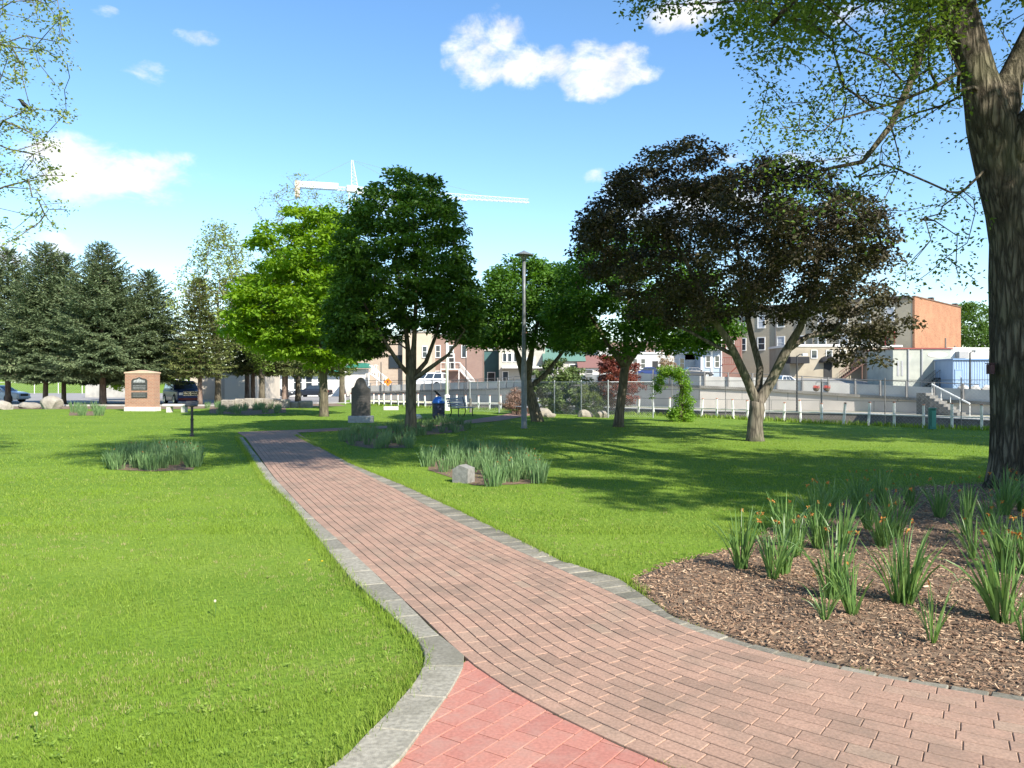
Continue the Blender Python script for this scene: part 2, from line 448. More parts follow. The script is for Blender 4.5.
# light parapet set back on the coping, with dark rail posts
par = thing('parapet_fence', 'pale low parapet with dark posts and railing above the retaining wall', 'railing', (0, 0, 0))
Cp = [(x + 0.12, y + 0.6, z) for x, y, z in C]
mb = MB()
for i in range(2, len(Cp) - 1):
    (x0, y0, a), (x1, y1, b_) = Cp[i], Cp[i + 1]
    h = 0.62
    vs = []
    for (x, y, z) in ((x0, y0, a), (x1, y1, b_)):
        vs += [(x, y, z - .25), (x, y, z + h), (x, y + .12, z + h), (x, y + .12, z - .25)]
    mb.add(vs, [(0, 1, 5, 4), (1, 2, 6, 5), (2, 3, 7, 6), (3, 0, 4, 7)])
mb.build('parapet', mat('parapet_pale', (0.60, 0.58, 0.53), 0.85, (0.50, 0.48, 0.44), 1.2, 6), par)
m_darkmetal = mat('dark_metal', (0.05, 0.05, 0.05), 0.5, metal=0.4)
m_galv = mat('galvanised_metal', (0.45, 0.46, 0.46), 0.45, (0.36, 0.37, 0.37), 20, 3, metal=0.6)
Cf = np.array(Cp[3:])
dd = np.r_[0, np.cumsum(np.hypot(*(Cf[1:, :2] - Cf[:-1, :2]).T))]
m_post = mat('rail_post_grey', (0.16, 0.155, 0.15), 0.6)
for t in np.arange(0.8, dd[-1], 1.5 if True else 1):
    x, y, z = (float(np.interp(t, dd, Cf[:, k])) for k in range(3))
    mb = MB(); mb.box((0, 0, 0.45), (0.09, 0.09, 0.95)); mb.build('post', m_post, par, loc=(x, y - 0.06, z - 0.02))
mb = MB()
mb.tube([(x, y - 0.03, z + 0.88) for x, y, z in Cf], 0.025, 6); mb.build('rail', m_post, par)

# upper terrain (streets, yards) behind the wall
def sm(a, b, x):
    t = min(1, max(0, (x - a) / (b - a))); return t * t * (3 - 2 * t)
colpx = [300, 340, 480, 560, 640, 760, 850, 897, 1020, 2500]; colz = [0.6, 1.15, 1.2, 1.45, 2.55, 2.5, 2.3, 1.22, 1.2, 1.2]
def terr(x, y, zf=0.9):
    px = 512 + x / y * F
    z2 = float(np.interp(px, colpx, colz))
    return zf + (z2 - zf) * sm(92, 110, y)
mb = MB()
Cq = [(x + .1, y + .5, z - .165) for x, y, z in C[2:]]
cols = []
for t in np.linspace(0, 1, 60):
    p3 = np.array(Cq); d = np.r_[0, np.cumsum(np.hypot(*(p3[1:, :2] - p3[:-1, :2]).T))]
    x, y, z = (float(np.interp(t * d[-1], d, p3[:, k])) for k in range(3))
    px = x / y; rows = [(x, y, z)]
    for yy in (3, 8, 16):
        Y2 = y + yy; rows.append((px * Y2, Y2, z + (0.9 - z) * min(1, yy / 12)))
    for Y2 in (86, 92, 96, 100, 104, 107, 110, 114, 140, 220, 600, 2500):
        Y2 = max(Y2, y + 17 + Y2 * 0.001)
        rows.append((px * Y2, Y2, terr(px * Y2, Y2)))
    cols.append(rows)
nr = len(cols[0])
vs = [p for c in cols for p in c]; fs = []
for i in range(len(cols) - 1):
    for k in range(nr - 1): fs.append((i * nr + k, i * nr + k + 1, (i + 1) * nr + k + 1, (i + 1) * nr + k)[::-1])
mb.add(vs, fs)
tag(mb.build('street_surface', mat('street_asphalt', (0.20, 0.195, 0.185), 0.95, (0.27, 0.26, 0.245), 0.35, 6, 0.2, 30), smooth=True), kind='structure')
# car park on the left
cpk = [(-300, 57.5), (-40, 57), (-22, 58.5), (-14.5, 66), (-16, 76), (-22, 140), (-300, 140)]
mb = MB(); mb.add([(x, y, 0.004) for x, y in cpk], [tuple(range(len(cpk)))])
tag(mb.build('car_park_surface', mat('car_park_asphalt', (0.23, 0.215, 0.205), 0.95, (0.30, 0.28, 0.265), 0.4, 6)), kind='structure')
mb = MB(); ft = [(-300, 51), (-21.5, 51), (-12, 58), (-14.5, 66), (-22, 58.5), (-40, 57), (-300, 57.4)]
mb.add([(x, y, 0.008) for x, y in ft], [tuple(range(len(ft)))])
tag(mb.build('bare_soil_verge', mat('needle_litter_soil', (0.16, 0.11, 0.075), 0.95, (0.22, 0.16, 0.11), 1.5, 6, 0.5, 20)), kind='structure')
mb = MB(); mb.box((-170, 57.6, 0.06), (300, 0.18, 0.13)); tag(mb.build('kerb', m_conc), kind='structure')
# grassy bank far left
mb = MB()
bk = [(-260, 142, 0), (-62, 142, 0), (-62, 166, 3.9), (-260, 166, 3.9), (-260, 230, 4.2), (-62, 230, 4.2)]
mb.add(bk, [(0, 1, 2, 3), (3, 2, 5, 4)]); mb.add([(-62, 142, 0), (-50, 150, 0), (-50, 230, 0), (-62, 230, 4.2), (-62, 166, 3.9)], [(0, 1, 2, 3, 4)])
tag(mb.build('grassy_bank_terrain', M_ground), kind='structure')

# ------------------------------------------------------------------ brick path
m_brick = varmat('paving_brick', [(0.0, (0.22, 0.150, 0.112)), (0.3, (0.32, 0.202, 0.148)), (0.65, (0.375, 0.234, 0.171)), (0.85, (0.34, 0.235, 0.172)), (1.0, (0.40, 0.29, 0.21))], noise=70, amt=0.22, bump=0.6, bdist=0.0012, dirt=(0.175, 0.138, 0.105), dscale=2.2)
m_red = varmat('red_paving_brick', [(0.0, (0.36, 0.15, 0.120)), (0.5, (0.42, 0.175, 0.135)), (1.0, (0.44, 0.215, 0.165))], noise=60, amt=0.16, bump=0.5, bdist=0.001, dirt=(0.39, 0.235, 0.19), dscale=7.0)
m_joint = mat('joint_sand', (0.075, 0.058, 0.042), 0.95, (0.10, 0.095, 0.05), 5, 5)
m_kerb = varmat('edging_concrete', [(0.0, (0.21, 0.196, 0.158)), (0.5, (0.275, 0.256, 0.208)), (1.0, (0.315, 0.29, 0.235))], noise=40, amt=0.28, bump=0.8, bdist=0.003, dirt=(0.16, 0.148, 0.11), dscale=4)

def pair_curves():
    """left edge as a perpendicular offset of the right edge, width read off the left line"""
    t = np.gradient(RC, axis=0); t /= np.hypot(*t.T)[:, None]; nrm = np.c_[t[:, 1], -t[:, 0]]
    wd = []
    for p, tt, nn_ in zip(RC[::10], t[::10], nrm[::10]):
        q = LC - p; al = np.abs(q @ tt); pr = q @ nn_; al[(pr < .6) | (pr > 3)] = 9
        k = int(np.argmin(al)); wd.append(pr[k] if al[k] < .3 else np.nan)
    wd = np.array(wd); ok = ~np.isnan(wd); ix = np.arange(len(wd)); wd = np.interp(ix, ix[ok], wd[ok])
    w = np.hanning(15)[1:-1]; w /= w.sum(); wd = np.convolve(np.r_[np.full(6, wd[0]), wd, np.full(6, wd[-1])], w, 'valid')
    tk = int(2.0 / .02) ; 
    full = np.interp(np.arange(len(RC)), np.arange(0, len(RC), 10), wd)
    k = np.hanning(61)[1:-1]; k /= k.sum(); ns = np.c_[np.convolve(np.pad(nrm[:, 0], 29, 'edge'), k, 'valid'), np.convolve(np.pad(nrm[:, 1], 29, 'edge'), k, 'valid')]; ns /= np.hypot(*ns.T)[:, None]
    return RC + ns * full[:, None]
LM = pair_curves()
sR = np.arange(len(RC)) * 0.02
def pathpt(s, t):
    """s metres along, t 0..1 from the right edge to the left"""
    a = np.array([np.interp(s, sR, RC[:, 0]), np.interp(s, sR, RC[:, 1])]); b_ = np.array([np.interp(s, sR, LM[:, 0]), np.interp(s, sR, LM[:, 1])])
    return a + (b_ - a) * t
def chamfer_quads(quads, top, bot, b, zj, rs, var):
    """quads (n,4,2) -> chamfered low blocks"""
    n = len(quads); c = quads.mean(1, keepdims=True)
    L = np.linalg.norm(quads - c, axis=2, keepdims=True)
    inn = c + (quads - c) * (1 - b * 1.4 / L)
    z = top + rs.uniform(-zj, zj, n)
    tilt = rs.normal(0, zj * 0.35, (n, 4))
    V = np.zeros((n, 12, 3))
    V[:, 0:4, :2] = quads; V[:, 0:4, 2] = bot
    V[:, 4:8, :2] = quads; V[:, 4:8, 2] = z[:, None] + tilt - b * 0.9
    V[:, 8:12, :2] = inn; V[:, 8:12, 2] = z[:, None] + tilt
    f = [(8, 9, 10, 11)]
    for i in range(4):
        j = (i + 1) % 4; f += [(i, j, 4 + j, 4 + i), (4 + i, 4 + j, 8 + j, 8 + i)]
    f = np.array(f)
    Fc = (np.arange(n)[:, None, None] * 12 + f[None]).reshape(-1, 4)
    return V.reshape(-1, 3), Fc, np.repeat(var, len(f))
NR = 16
quads = []; var = []
smax = sR[-1]
rs = np.random.RandomState(3)
rowtone = rs.uniform(-0.08, 0.08, NR)
S, T = [], []
quads = []
for k in range(NR):
    tm = (k + .5) / NR; row = RC + (LM - RC) * tm; dl = np.r_[0, np.cumsum(np.hypot(*(row[1:] - row[:-1]).T))]
    s = -((k * .1025 + rs.uniform(-.045, .045)) % .205)
    while s < dl[-1]:
        a_, b_ = max(s, 0) + 0.0018, min(s + 0.205, dl[-1]) - 0.0018
        if b_ - a_ > 0.03:
            t0, t1 = (k + .038) / NR, (k + .962) / NR; q = []
            for dd_, tt in ((a_, t0), (b_, t0), (b_, t1), (a_, t1)):
                i = np.interp(dd_, dl, np.arange(len(dl))); i0 = int(i); i1 = min(i0 + 1, len(RC) - 1); f_ = i - i0
                r_ = RC[i0] * (1 - f_) + RC[i1] * f_; l_ = LM[i0] * (1 - f_) + LM[i1] * f_; q.append(r_ + (l_ - r_) * tt)
            quads.append(q); var.append(min(1, max(0, rs.beta(3, 2.6) * .8 + .1 + rowtone[k] * .6)))
        s += 0.205
quads = np.array(quads)
V, Fc, vv = chamfer_quads(quads, 0.026, 0.0, 0.0028, 0.0007, rs, np.array(var))
tag(link('path', npmesh('path', V, Fc, vv), m_brick), kind='structure')
# joint bed under the bricks
mb = MB()
idx = list(range(0, len(RC), 12)) + [len(RC) - 1]
for a, b_ in zip(idx[:-1], idx[1:]):
    mb.add([(*RC[a], 0.018), (*RC[b_], 0.018), (*LM[b_], 0.018), (*LM[a], 0.018)], [(3, 2, 1, 0)])
tag(mb.build('path_joint_bed', m_joint), kind='structure')
# red bricks: rows running up to the right, under the brown band and the kerb
quads = []; var = []
d = np.array([0.44, 0.64]); d /= np.linalg.norm(d); nn = np.array([d[1], -d[0]])
org = np.array([-0.6, 3.2])
for r_ in range(-4, 60):
    off = (r_ % 2) * 0.12 + rs.uniform(-.01, .01)
    for k in range(-16, 9):
        p0 = org + nn * r_ * 0.124 + d * (k * 0.246 + off)
        q = [p0, p0 + d * 0.24, p0 + d * 0.24 + nn * 0.118, p0 + nn * 0.118]
        quads.append(q); var.append(rs.beta(2.5, 2.5))
quads = np.array(quads)
cen = quads.mean(1)
redpoly = [G(466.6, 660), G(503, 685), G(594, 733), G(660, 768), (1.2, 2.78), (2.0, 2.2), (3.2, 1.55), (5, 0.95), (8.2, 0.4), (8.2, -3), (-2.5, -3), (-0.95, 2.4), (-0.68, 3.0), G(399, 768), G(427, 728), G(452, 693)]
def near_poly(x, y, poly, r_):
    m_ = inpoly(x, y, poly)
    for k in range(10):
        a = k * math.pi / 5; m_ |= inpoly(x + r_ * math.cos(a), y + r_ * math.sin(a), poly)
    return m_
keep = near_poly(cen[:, 0], cen[:, 1], redpoly, 0.09)
V, Fc, vv = chamfer_quads(quads[keep], 0.0165, 0.0, 0.0022, 0.0003, rs, np.array(var)[keep])
tag(link('red_brick_path', npmesh('red_brick_path', V, Fc, vv), m_red), kind='structure')
mb = MB(); mb.add([(x, y, 0.009) for x, y in redpoly], [tuple(range(len(redpoly)))])
tag(mb.build('red_path_joint_bed', mat('pale_joint_sand', (0.34, 0.20, 0.15), 0.95, (0.26, 0.15, 0.11), 9, 4)), kind='structure')

# left kerb: blocks between outer and inner lines
KO = [G(*p) for p in [(238, 438), (265.6, 481), (291, 506), (318.7, 541.6), (351, 582), (382, 610), (412, 637.6), (423, 652), (425.7, 663), (422, 674), (411, 692), (392, 713), (366.6, 740), (340, 768)]] + [(-1.15, 2.6), (-1.9, 1.6), (-2.8, 0.6)]
KI = [G(*p) for p in [(241.5, 436.5), (275.7, 481), (308.6, 516), (351, 554), (402, 602), (437, 637.6), (457, 653), (466.2, 661), (463, 672), (452, 693), (427, 728), (399, 768)]] + [(-0.83, 2.6), (-1.5, 1.6), (-2.3, 0.6)]
def strip_blocks(outer, inner, cuts, gap, top, zj, seed, sub=4):
    rs = np.random.RandomState(seed)
    o_ = resample(outer, 0.02, 0.12); i_ = resample(inner, 0.02, 0.08)
    # match by closest point
    d = np.arange(len(i_)) * 0.02
    par_ = np.maximum.accumulate(np.array([d[np.argmin(np.hypot(*(i_ - p).T))] for p in o_]))
    w = np.hanning(25)[1:-1]; w /= w.sum(); par_ = np.convolve(np.r_[np.full(11, par_[0]), par_, np.full(11, par_[-1])], w, 'valid')
    im = np.c_[np.interp(par_, d, i_[:, 0]), np.interp(par_, d, i_[:, 1])]
    s = np.arange(len(o_)) * 0.02
    mb = MB(); p = 0.0
    def at(poly, q): return np.array([np.interp(q, s, poly[:, 0]), np.interp(q, s, poly[:, 1])])
    while p < s[-1] - 0.05:
        L_ = cuts * rs.uniform(0.85, 1.15)
        a, b_ = p + gap, min(p + L_, s[-1]) - gap
        z = top + rs.uniform(-zj, zj); mb.cur = rs.uniform(0, 1)
        c = 0.006
        ring = [at(o_, a + (b_ - a) * k / sub) for k in range(sub + 1)] + [at(im, a + (b_ - a) * (1 - k / sub)) for k in range(sub + 1)]
        cc = sum(ring) / len(ring)
        inner_ = [r_ + (cc - r_) * min(0.4, c / max(1e-4, np.linalg.norm(cc - r_))) for r_ in ring]
        n = len(ring)
        vs = [(*r_, 0.0) for r_ in ring] + [(*r_, z - 0.005) for r_ in ring] + [(*r_, z) for r_ in inner_]
        fs = []
        for k in range(n):
            j = (k + 1) % n; fs += [(k, n + k, n + j, j), (n + k, 2 * n + k, 2 * n + j, n + j)]
        # top as quad strip
        for k in range(sub):
            fs.append((2 * n + k, 2 * n + n - 1 - k, 2 * n + n - 2 - k, 2 * n + k + 1))
        mb.add(vs, fs); p += L_
    return mb, o_, im
mb, KOs, KIs = strip_blocks(KO, KI, 0.45, 0.005, 0.030, 0.003, 5)
tag(mb.build('kerb_left', m_kerb), kind='structure')
# right kerb
RO = [G(*p) for p in [(297, 436), (351.5, 465), (402, 486), (462.6, 514), (513, 539), (563.6, 564), (619, 581), (650, 603), (674, 621), (712, 633.5), (750, 647.5), (809, 662.5), (857, 672.5), (912, 683.5), (975, 693.5), (1024, 702)]] + [(3.53, 3.64), (4.68, 3.19), (6.56, 2.63), (9.05, 2.18)]
RI = [G(301, 436)] + Rw[2:]
RI = [(x + 0.0, y) for x, y in RI]
mb, ROs, RIs = strip_blocks(RO, [tuple(p) for p in RC[RC[:, 1] < 24.6][::5]], 0.17, 0.006, 0.024, 0.004, 6, 2)
tag(mb.build('kerb_right', varmat('side_edging_stone', [(0.0, (0.16, 0.148, 0.118)), (0.5, (0.225, 0.206, 0.165)), (1.0, (0.275, 0.25, 0.20))], noise=40, amt=0.3, bump=0.8, bdist=0.003, dirt=(0.10, 0.095, 0.065), dscale=5)), kind='structure')

# far paths (UV bricks)
def strip_path(name, pts, w, m, z=0.012):
    q = resample(pts, 0.3, 1.2); t = np.gradient(q, axis=0); t /= np.hypot(*t.T)[:, None]; nrm = np.c_[-t[:, 1], t[:, 0]]
    mb = MB(); uv = []
    for i in range(len(q) - 1):
        a, b_, c, d_ = q[i] - nrm[i] * w / 2, q[i + 1] - nrm[i + 1] * w / 2, q[i + 1] + nrm[i + 1] * w / 2, q[i] + nrm[i] * w / 2
        mb.add([(*a, z), (*b_, z), (*c, z), (*d_, z)], [(0, 1, 2, 3)])
        uv += [(i * .3, 0), (i * .3 + .3, 0), (i * .3 + .3, w), (i * .3, w)]
    o = mb.build(name, m)
    u = o.data.uv_layers.new(name='UVMap'); u.data.foreach_set('uv', np.array(uv, np.float32).ravel())
    tag(o, kind='structure'); return q
m_farbrick = brickmat('far_path_brick', (0.40, 0.22, 0.165), (0.30, 0.17, 0.13), (0.13, 0.11, 0.09), 0.205, 0.1, msize=0.008, vertical=False, stain=(0.30, 0.22, 0.18))
FP = strip_path('far_path', [(-8.6, 25.9), (-7.2, 27.0), (-5.6, 28.6), (-4.0, 30.2), (-2.4, 32.5), (-1.2, 35), (-0.5, 38), (0.3, 41), (0.6, 43.5)], 1.5, m_farbrick)

# ------------------------------------------------------------------ mulch bed beside the path
bed = [G(*p) for p in [(630, 583), (645, 574), (669, 565), (710, 555), (745, 545), (780, 526), (820, 508), (860, 496), (905, 488), (985, 484)]] + [(9.3, 12.8), (11.5, 11.0), (12, 7), (11, 4.0), (9.0, 2.35), (6.6, 2.80), (4.7, 3.36), (3.6, 3.82)] + [G(*p) for p in [(1024, 702), (975, 693.5), (912, 683.5), (857, 672), (809, 662), (750, 647), (712, 633), (674, 618), (650, 600), (636, 590)]]
def bedheight(x, y):
    return 0.03 + 0.012 * np.sin(x * 2.1) * np.cos(y * 1.7)
def poly_sheet(name, poly, m, z=0.006, res=None, zfun=None):
    """polygon sheet, as a fine grid when zfun is given"""
    if zfun is None:
        mb = MB(); mb.add([(x, y, z) for x, y in poly], [tuple(range(len(poly)))]); return tag(mb.build(name, m), kind='structure')
    p = np.array(poly); x0, y0 = p.min(0); x1, y1 = p.max(0)
    import bmesh
    bm = bmesh.new()
    vs = [bm.verts.new((x, y, z)) for x, y in poly]; f = bm.faces.new(vs); bmesh.ops.triangulate(bm, faces=[f])
    for _ in range(4):
        bmesh.ops.subdivide_edges(bm, edges=[e for e in bm.edges if e.calc_length() > res], cuts=1, use_grid_fill=True)
        bmesh.ops.triangulate(bm, faces=bm.faces[:])
    ed = [v for v in bm.verts if v.is_boundary]; es = set(ed)
    for v in bm.verts:
        v.co.z = 0.004 if v in es else float(zfun(v.co.x, v.co.y))
    me = bpy.data.meshes.new(name); bm.to_mesh(me); bm.free()
    return tag(link(name, me, m, smooth=True), kind='structure')
m_soil = mat('dark_bed_soil', (0.12, 0.078, 0.050), 0.95, (0.22, 0.150, 0.098), 14, 7, 0.9, 50, dist=0.02)
poly_sheet('mulch_bed_ground', bed, m_soil, 0.02, 0.5, bedheight)
def chips(name, poly, n, seed, zf, lmin=0.012, lmax=0.05):
    rs = np.random.RandomState(seed); p = np.array(poly); x0, y0 = p.min(0); x1, y1 = p.max(0)
    xs = rs.uniform(x0, x1, n * 4); ys = rs.uniform(y0, y1, n * 4)
    w = rs.uniform(0, 1, n * 4) < np.clip((5.0 / np.maximum(ys, 1)) ** 1.3, 0, 1)
    k = inpoly(xs, ys, poly) & w; xs = xs[k][:n]; ys = ys[k][:n]; m_ = len(xs)
    L_ = rs.uniform(lmin, lmax, m_) ** 1.0; W = L_ * rs.uniform(0.15, 0.5, m_); a = rs.uniform(0, 2 * np.pi, m_); pit = rs.normal(0, 0.3, m_); rol = rs.normal(0, 0.4, m_)
    z = zf(xs, ys) + 0.004 + np.abs(rs.normal(0, 0.006, m_))
    dx = np.stack([np.cos(a) * np.cos(pit), np.sin(a) * np.cos(pit), np.sin(pit)], 1); dy = np.stack([-np.sin(a) * np.cos(rol), np.cos(a) * np.cos(rol), np.sin(rol)], 1)
    c = np.stack([xs, ys, z], 1); h = np.cross(dx, dy); th = 0.0022
    V = np.zeros((m_, 8, 3))
    sk = rs.uniform(0.4, 1.0, (m_, 4))
    for i, (u, v, s_) in enumerate(((-1, -1, 0), (1, -1, 1), (1, 1, 2), (-1, 1, 3))):
        b_ = c + dx * (u * L_ / 2)[:, None] + dy * (v * W / 2 * sk[:, s_])[:, None]
        V[:, i] = b_ - h * th; V[:, 4 + i] = b_ + h * th
    f = np.array([(4, 5, 6, 7), (0, 1, 5, 4), (1, 2, 6, 5), (2, 3, 7, 6), (3, 0, 4, 7)])
    Fc = (np.arange(m_)[:, None, None] * 8 + f[None]).reshape(-1, 4)
    return npmesh(name, V.reshape(-1, 3), Fc, np.repeat(rs.beta(1.6, 2.2, m_), 5))
m_chip = varmat('bark_chips', [(0, (0.10, 0.057, 0.037)), (0.4, (0.28, 0.172, 0.108)), (0.75, (0.45, 0.305, 0.195)), (1, (0.64, 0.49, 0.33))], noise=60, amt=0.2, bump=0)
tag(link('mulch_chips', chips('mulch_chips', bed, 80000, 11, bedheight, 0.008, 0.040), m_chip), 'loose brown bark mulch chips covering the planting bed', 'mulch', kind='stuff')

# other planting beds (world ellipses/polys)
def gp(pts): return [G(*p) for p in pts]
bed_left = gp([(108, 471), (114, 458), (150, 453), (195, 456), (202, 463), (198, 471), (150, 473)])
bed_mid = gp([(420, 470), (424, 459), (470, 453), (518, 456), (552, 474), (550, 485), (520, 487), (472, 488), (447, 479)])
bed_midback = gp([(338, 440), (352, 433), (385, 431), (412, 435), (414, 449), (370, 450), (345, 446)])
bed_tree = gp([(376, 436), (384, 426), (420, 422), (470, 422), (472, 431), (440, 435), (400, 438)])
bed_far = gp([(203, 414), (205, 407), (250, 406), (290, 407), (292, 413), (250, 416)])
bed_farleft = gp([(66, 416), (68, 411), (106, 411), (106, 416)])
for nm, b_ in (('planting_bed_ground', bed_left), ('planting_bed_ground', bed_mid), ('planting_bed_ground', bed_midback), ('planting_bed_ground', bed_tree), ('planting_bed_ground', bed_far), ('planting_bed_ground', bed_farleft)):
    c_ = np.mean(b_, 0); poly_sheet(nm, [tuple(c_ + (np.array(q) - c_) * .88) for q in b_], m_soil, 0.006)

# ------------------------------------------------------------------ grass blades
path_poly = [tuple(p) for p in RC[::25]] + [tuple(p) for p in LM[::25]][::-1]
kl_poly = [tuple(p) for p in KOs[::10]] + [tuple(p) for p in KIs[::10]][::-1]
kr_poly = [tuple(p) for p in ROs[::10]] + [tuple(p) for p in RIs[::10]][::-1]
tfp = np.gradient(FP, axis=0); tfp /= np.hypot(*tfp.T)[:, None]; nfp = np.c_[-tfp[:, 1], tfp[:, 0]]
fp_poly = [tuple(p) for p in (FP - nfp * 0.72)[::3]] + [tuple(p) for p in (FP + nfp * 0.72)[::3]][::-1]
excl = [path_poly, kl_poly, kr_poly, redpoly, fp_poly, bed] 
excl_soft = [bed_left, bed_mid, bed_midback]
Apoly = [(-400, -5)] + [(40, -5)] + [(x - .05, y - .05) for x, y in A[2:]] + [(-14, 56), (-30, 50.5), (-400, 50.5)]
def grass(name, n, y0, y1, seed, hmin, hmax, wscale, seg2, label):
    rs = np.random.RandomState(seed)
    v = rs.uniform(1 / y1, 1 / y0, n); ys = 1 / v; xs = rs.uniform(-0.72, 0.72, n) * ys + rs.uniform(-0.4, 0.4, n)
    k = inpoly(xs, ys, Apoly)
    for e in excl: k &= ~inpoly(xs, ys, e)
    for e in excl_soft: k &= ~(inpoly(xs, ys, e) & (rs.uniform(size=n) < 0.8))
    # bare-ish patches and density noise
    dn = np.sin(xs * 3.1 + 1.7 * np.sin(ys * 2.3)) * np.sin(ys * 2.7 + 1.3 * np.sin(xs * 1.9))
    k &= rs.uniform(size=n) < 0.82 + 0.18 * dn
    xs = xs[k]; ys = ys[k]; dn = dn[k]; m_ = len(xs)
    h = rs.uniform(hmin, hmax, m_) * (0.85 + 0.25 * dn) * rs.choice([1, 1, 1, 1.35], m_); w = np.maximum(0.0028, wscale * ys) * rs.uniform(0.7, 1.3, m_)
    a = rs.uniform(0, 2 * np.pi, m_); lean = np.abs(rs.normal(0.45, 0.45, m_)) * h; la = rs.uniform(0, 2 * np.pi, m_)
    base = np.stack([xs, ys, np.zeros(m_)], 1)
    wd = np.stack([np.cos(a), np.sin(a), np.zeros(m_)], 1) * w[:, None] / 2
    ld = np.stack([np.cos(la) * lean, np.sin(la) * lean, np.zeros(m_)], 1)
    up = np.zeros((m_, 3)); up[:, 2] = h
    va = np.clip(rs.beta(2, 2, m_) + rs.choice([0, 0, 0, 0, 0.5], m_) * rs.uniform(0, 1, m_), 0, 1)
    if seg2:
        V = np.stack([base - wd, base + wd, base + wd * .8 + ld * .35 + up * .6, base - wd * .8 + ld * .35 + up * .6, base + ld + up * .98], 1).reshape(-1, 3)
        f = np.array([(0, 1, 2), (0, 2, 3), (3, 2, 4)]); kk = 5
    else:
        V = np.stack([base - wd, base + wd, base + ld + up], 1).reshape(-1, 3); f = np.array([(0, 1, 2)]); kk = 3
    Fc = (np.arange(m_)[:, None, None] * kk + f[None]).reshape(-1, 3)
    o = link(name, npmesh(name, V, Fc, np.repeat(va, len(f))), M_blade)
    return tag(o, label, 'grass', kind='stuff')
M_blade = leafmat('grass_blade', (0.100, 0.185, 0.018), (0.29, 0.35, 0.075), trans=0.3, rough=0.6, spec=0.15, big=(0.19, 0.285, 0.034), bigscale=0.7)
grass('grass_blades', 250000, 2.6, 9.0, 21, 0.018, 0.040, 0.0006, True, 'short mown grass growing beside the brick path')
grass('grass_blades', 190000, 8.5, 48.0, 22, 0.016, 0.034, 0.0010, False, 'short mown grass of the lawn farther off')
def tufts(name, pts, n, seed, hmin, hmax, label, m, spread=0.12, w=0.004):
    rs = np.random.RandomState(seed); pts = np.array(pts); k = rs.randint(0, len(pts), n)
    b = pts[k] + rs.normal(0, spread, (n, 2)); m_ = n
    h = rs.uniform(hmin, hmax, m_); a = rs.uniform(0, 2 * np.pi, m_); la = rs.uniform(0, 2 * np.pi, m_); lean = rs.uniform(0.1, 0.7, m_) * h
    base = np.c_[b, np.zeros(m_)]; wd = np.stack([np.cos(a), np.sin(a), np.zeros(m_)], 1) * w / 2 * rs.uniform(.6, 1.5, m_)[:, None]
    ld = np.stack([np.cos(la) * lean, np.sin(la) * lean, np.zeros(m_)], 1); up = np.zeros((m_, 3)); up[:, 2] = h
    V = np.stack([base - wd, base + wd, base + wd * .8 + ld * .35 + up * .6, base - wd * .8 + ld * .35 + up * .6, base + ld + up * .98], 1).reshape(-1, 3)
    f = np.array([(0, 1, 2), (0, 2, 3), (3, 2, 4)])
    Fc = (np.arange(m_)[:, None, None] * 5 + f[None]).reshape(-1, 3)
    return tag(link(name, npmesh(name, V, Fc, np.repeat(rs.uniform(0, 1, m_), 3)), m), label, 'weeds' if 'weed' in name else 'grass', kind='stuff')
# longer untrimmed grass along the kerb edges
e1 = [tuple(p + (p - q) / max(1e-6, np.linalg.norm(p - q)) * 0.03) for p, q in zip(KOs[::3], KIs[::3])]
e2 = [tuple(p + (p - q) / max(1e-6, np.linalg.norm(p - q)) * 0.03) for p, q in zip(ROs[::3], RIs[::3]) if p[1] > 6.0]
tufts('grass_edge', e1 + e2, 16000, 31, 0.04, 0.085, 'longer untrimmed grass fringe along the path edging', M_blade, 0.035)
# dry clippings and broad-leaved lawn weeds
def lawnpts(n, y0, y1, seed, clump=0.0):
    rs = np.random.RandomState(seed); ys = 1 / rs.uniform(1 / y1, 1 / y0, n); xs = rs.uniform(-.72, .72, n) * ys
    if clump: k_ = rs.uniform(0, 1, n) < np.clip(.5 + .9 * np.sin(xs * 1.3 + 2 * np.sin(ys * .9)) * np.sin(ys * 1.1 + seed), .02, 1); xs, ys = xs[k_], ys[k_]
    k = inpoly(xs, ys, Apoly)
    for e in excl: k &= ~inpoly(xs, ys, e)
    return np.c_[xs[k], ys[k]]
M_dry = leafmat('dry_grass_blade', (0.24, 0.22, 0.09), (0.42, 0.38, 0.18), trans=0.2, rough=0.8, spec=0.1)
tufts('dry_grass', lawnpts(9000, 2.7, 14, 61, 1.0), 12000, 62, 0.010, 0.030, 'dry clippings and straw-coloured blades in the lawn', M_dry, 0.02, 0.003)
lp_ = lawnpts(1100, 2.7, 12, 63, 1.0); lp3 = np.c_[lp_, np.full(len(lp_), .022)]
def leaves_early(c, per, sigma, size, seed):
    rs = np.random.RandomState(seed); c = np.repeat(c, per, 0); m_ = len(c); a = rs.uniform(0, 6.28, m_); ax = np.stack([np.cos(a), np.sin(a), rs.uniform(.05, .5, m_)], 1); sd = np.stack([-np.sin(a), np.cos(a), rs.normal(0, .15, m_)], 1)
    c = c + np.c_[rs.normal(0, sigma, (m_, 2)), rs.uniform(-.004, .006, m_)]; L_ = size * rs.uniform(.5, 1.3, m_); W = L_ * .28
    V = np.stack([c, c + ax * (L_ * .5)[:, None] + sd * W[:, None], c + ax * L_[:, None], c + ax * (L_ * .5)[:, None] - sd * W[:, None]], 1).reshape(-1, 3)
    Fc = (np.arange(m_)[:, None, None] * 4 + np.array([(0, 1, 2), (0, 2, 3)])[None]).reshape(-1, 3); return npmesh('lawn_weeds', V, Fc, np.repeat(rs.uniform(0, 1, m_), 2))
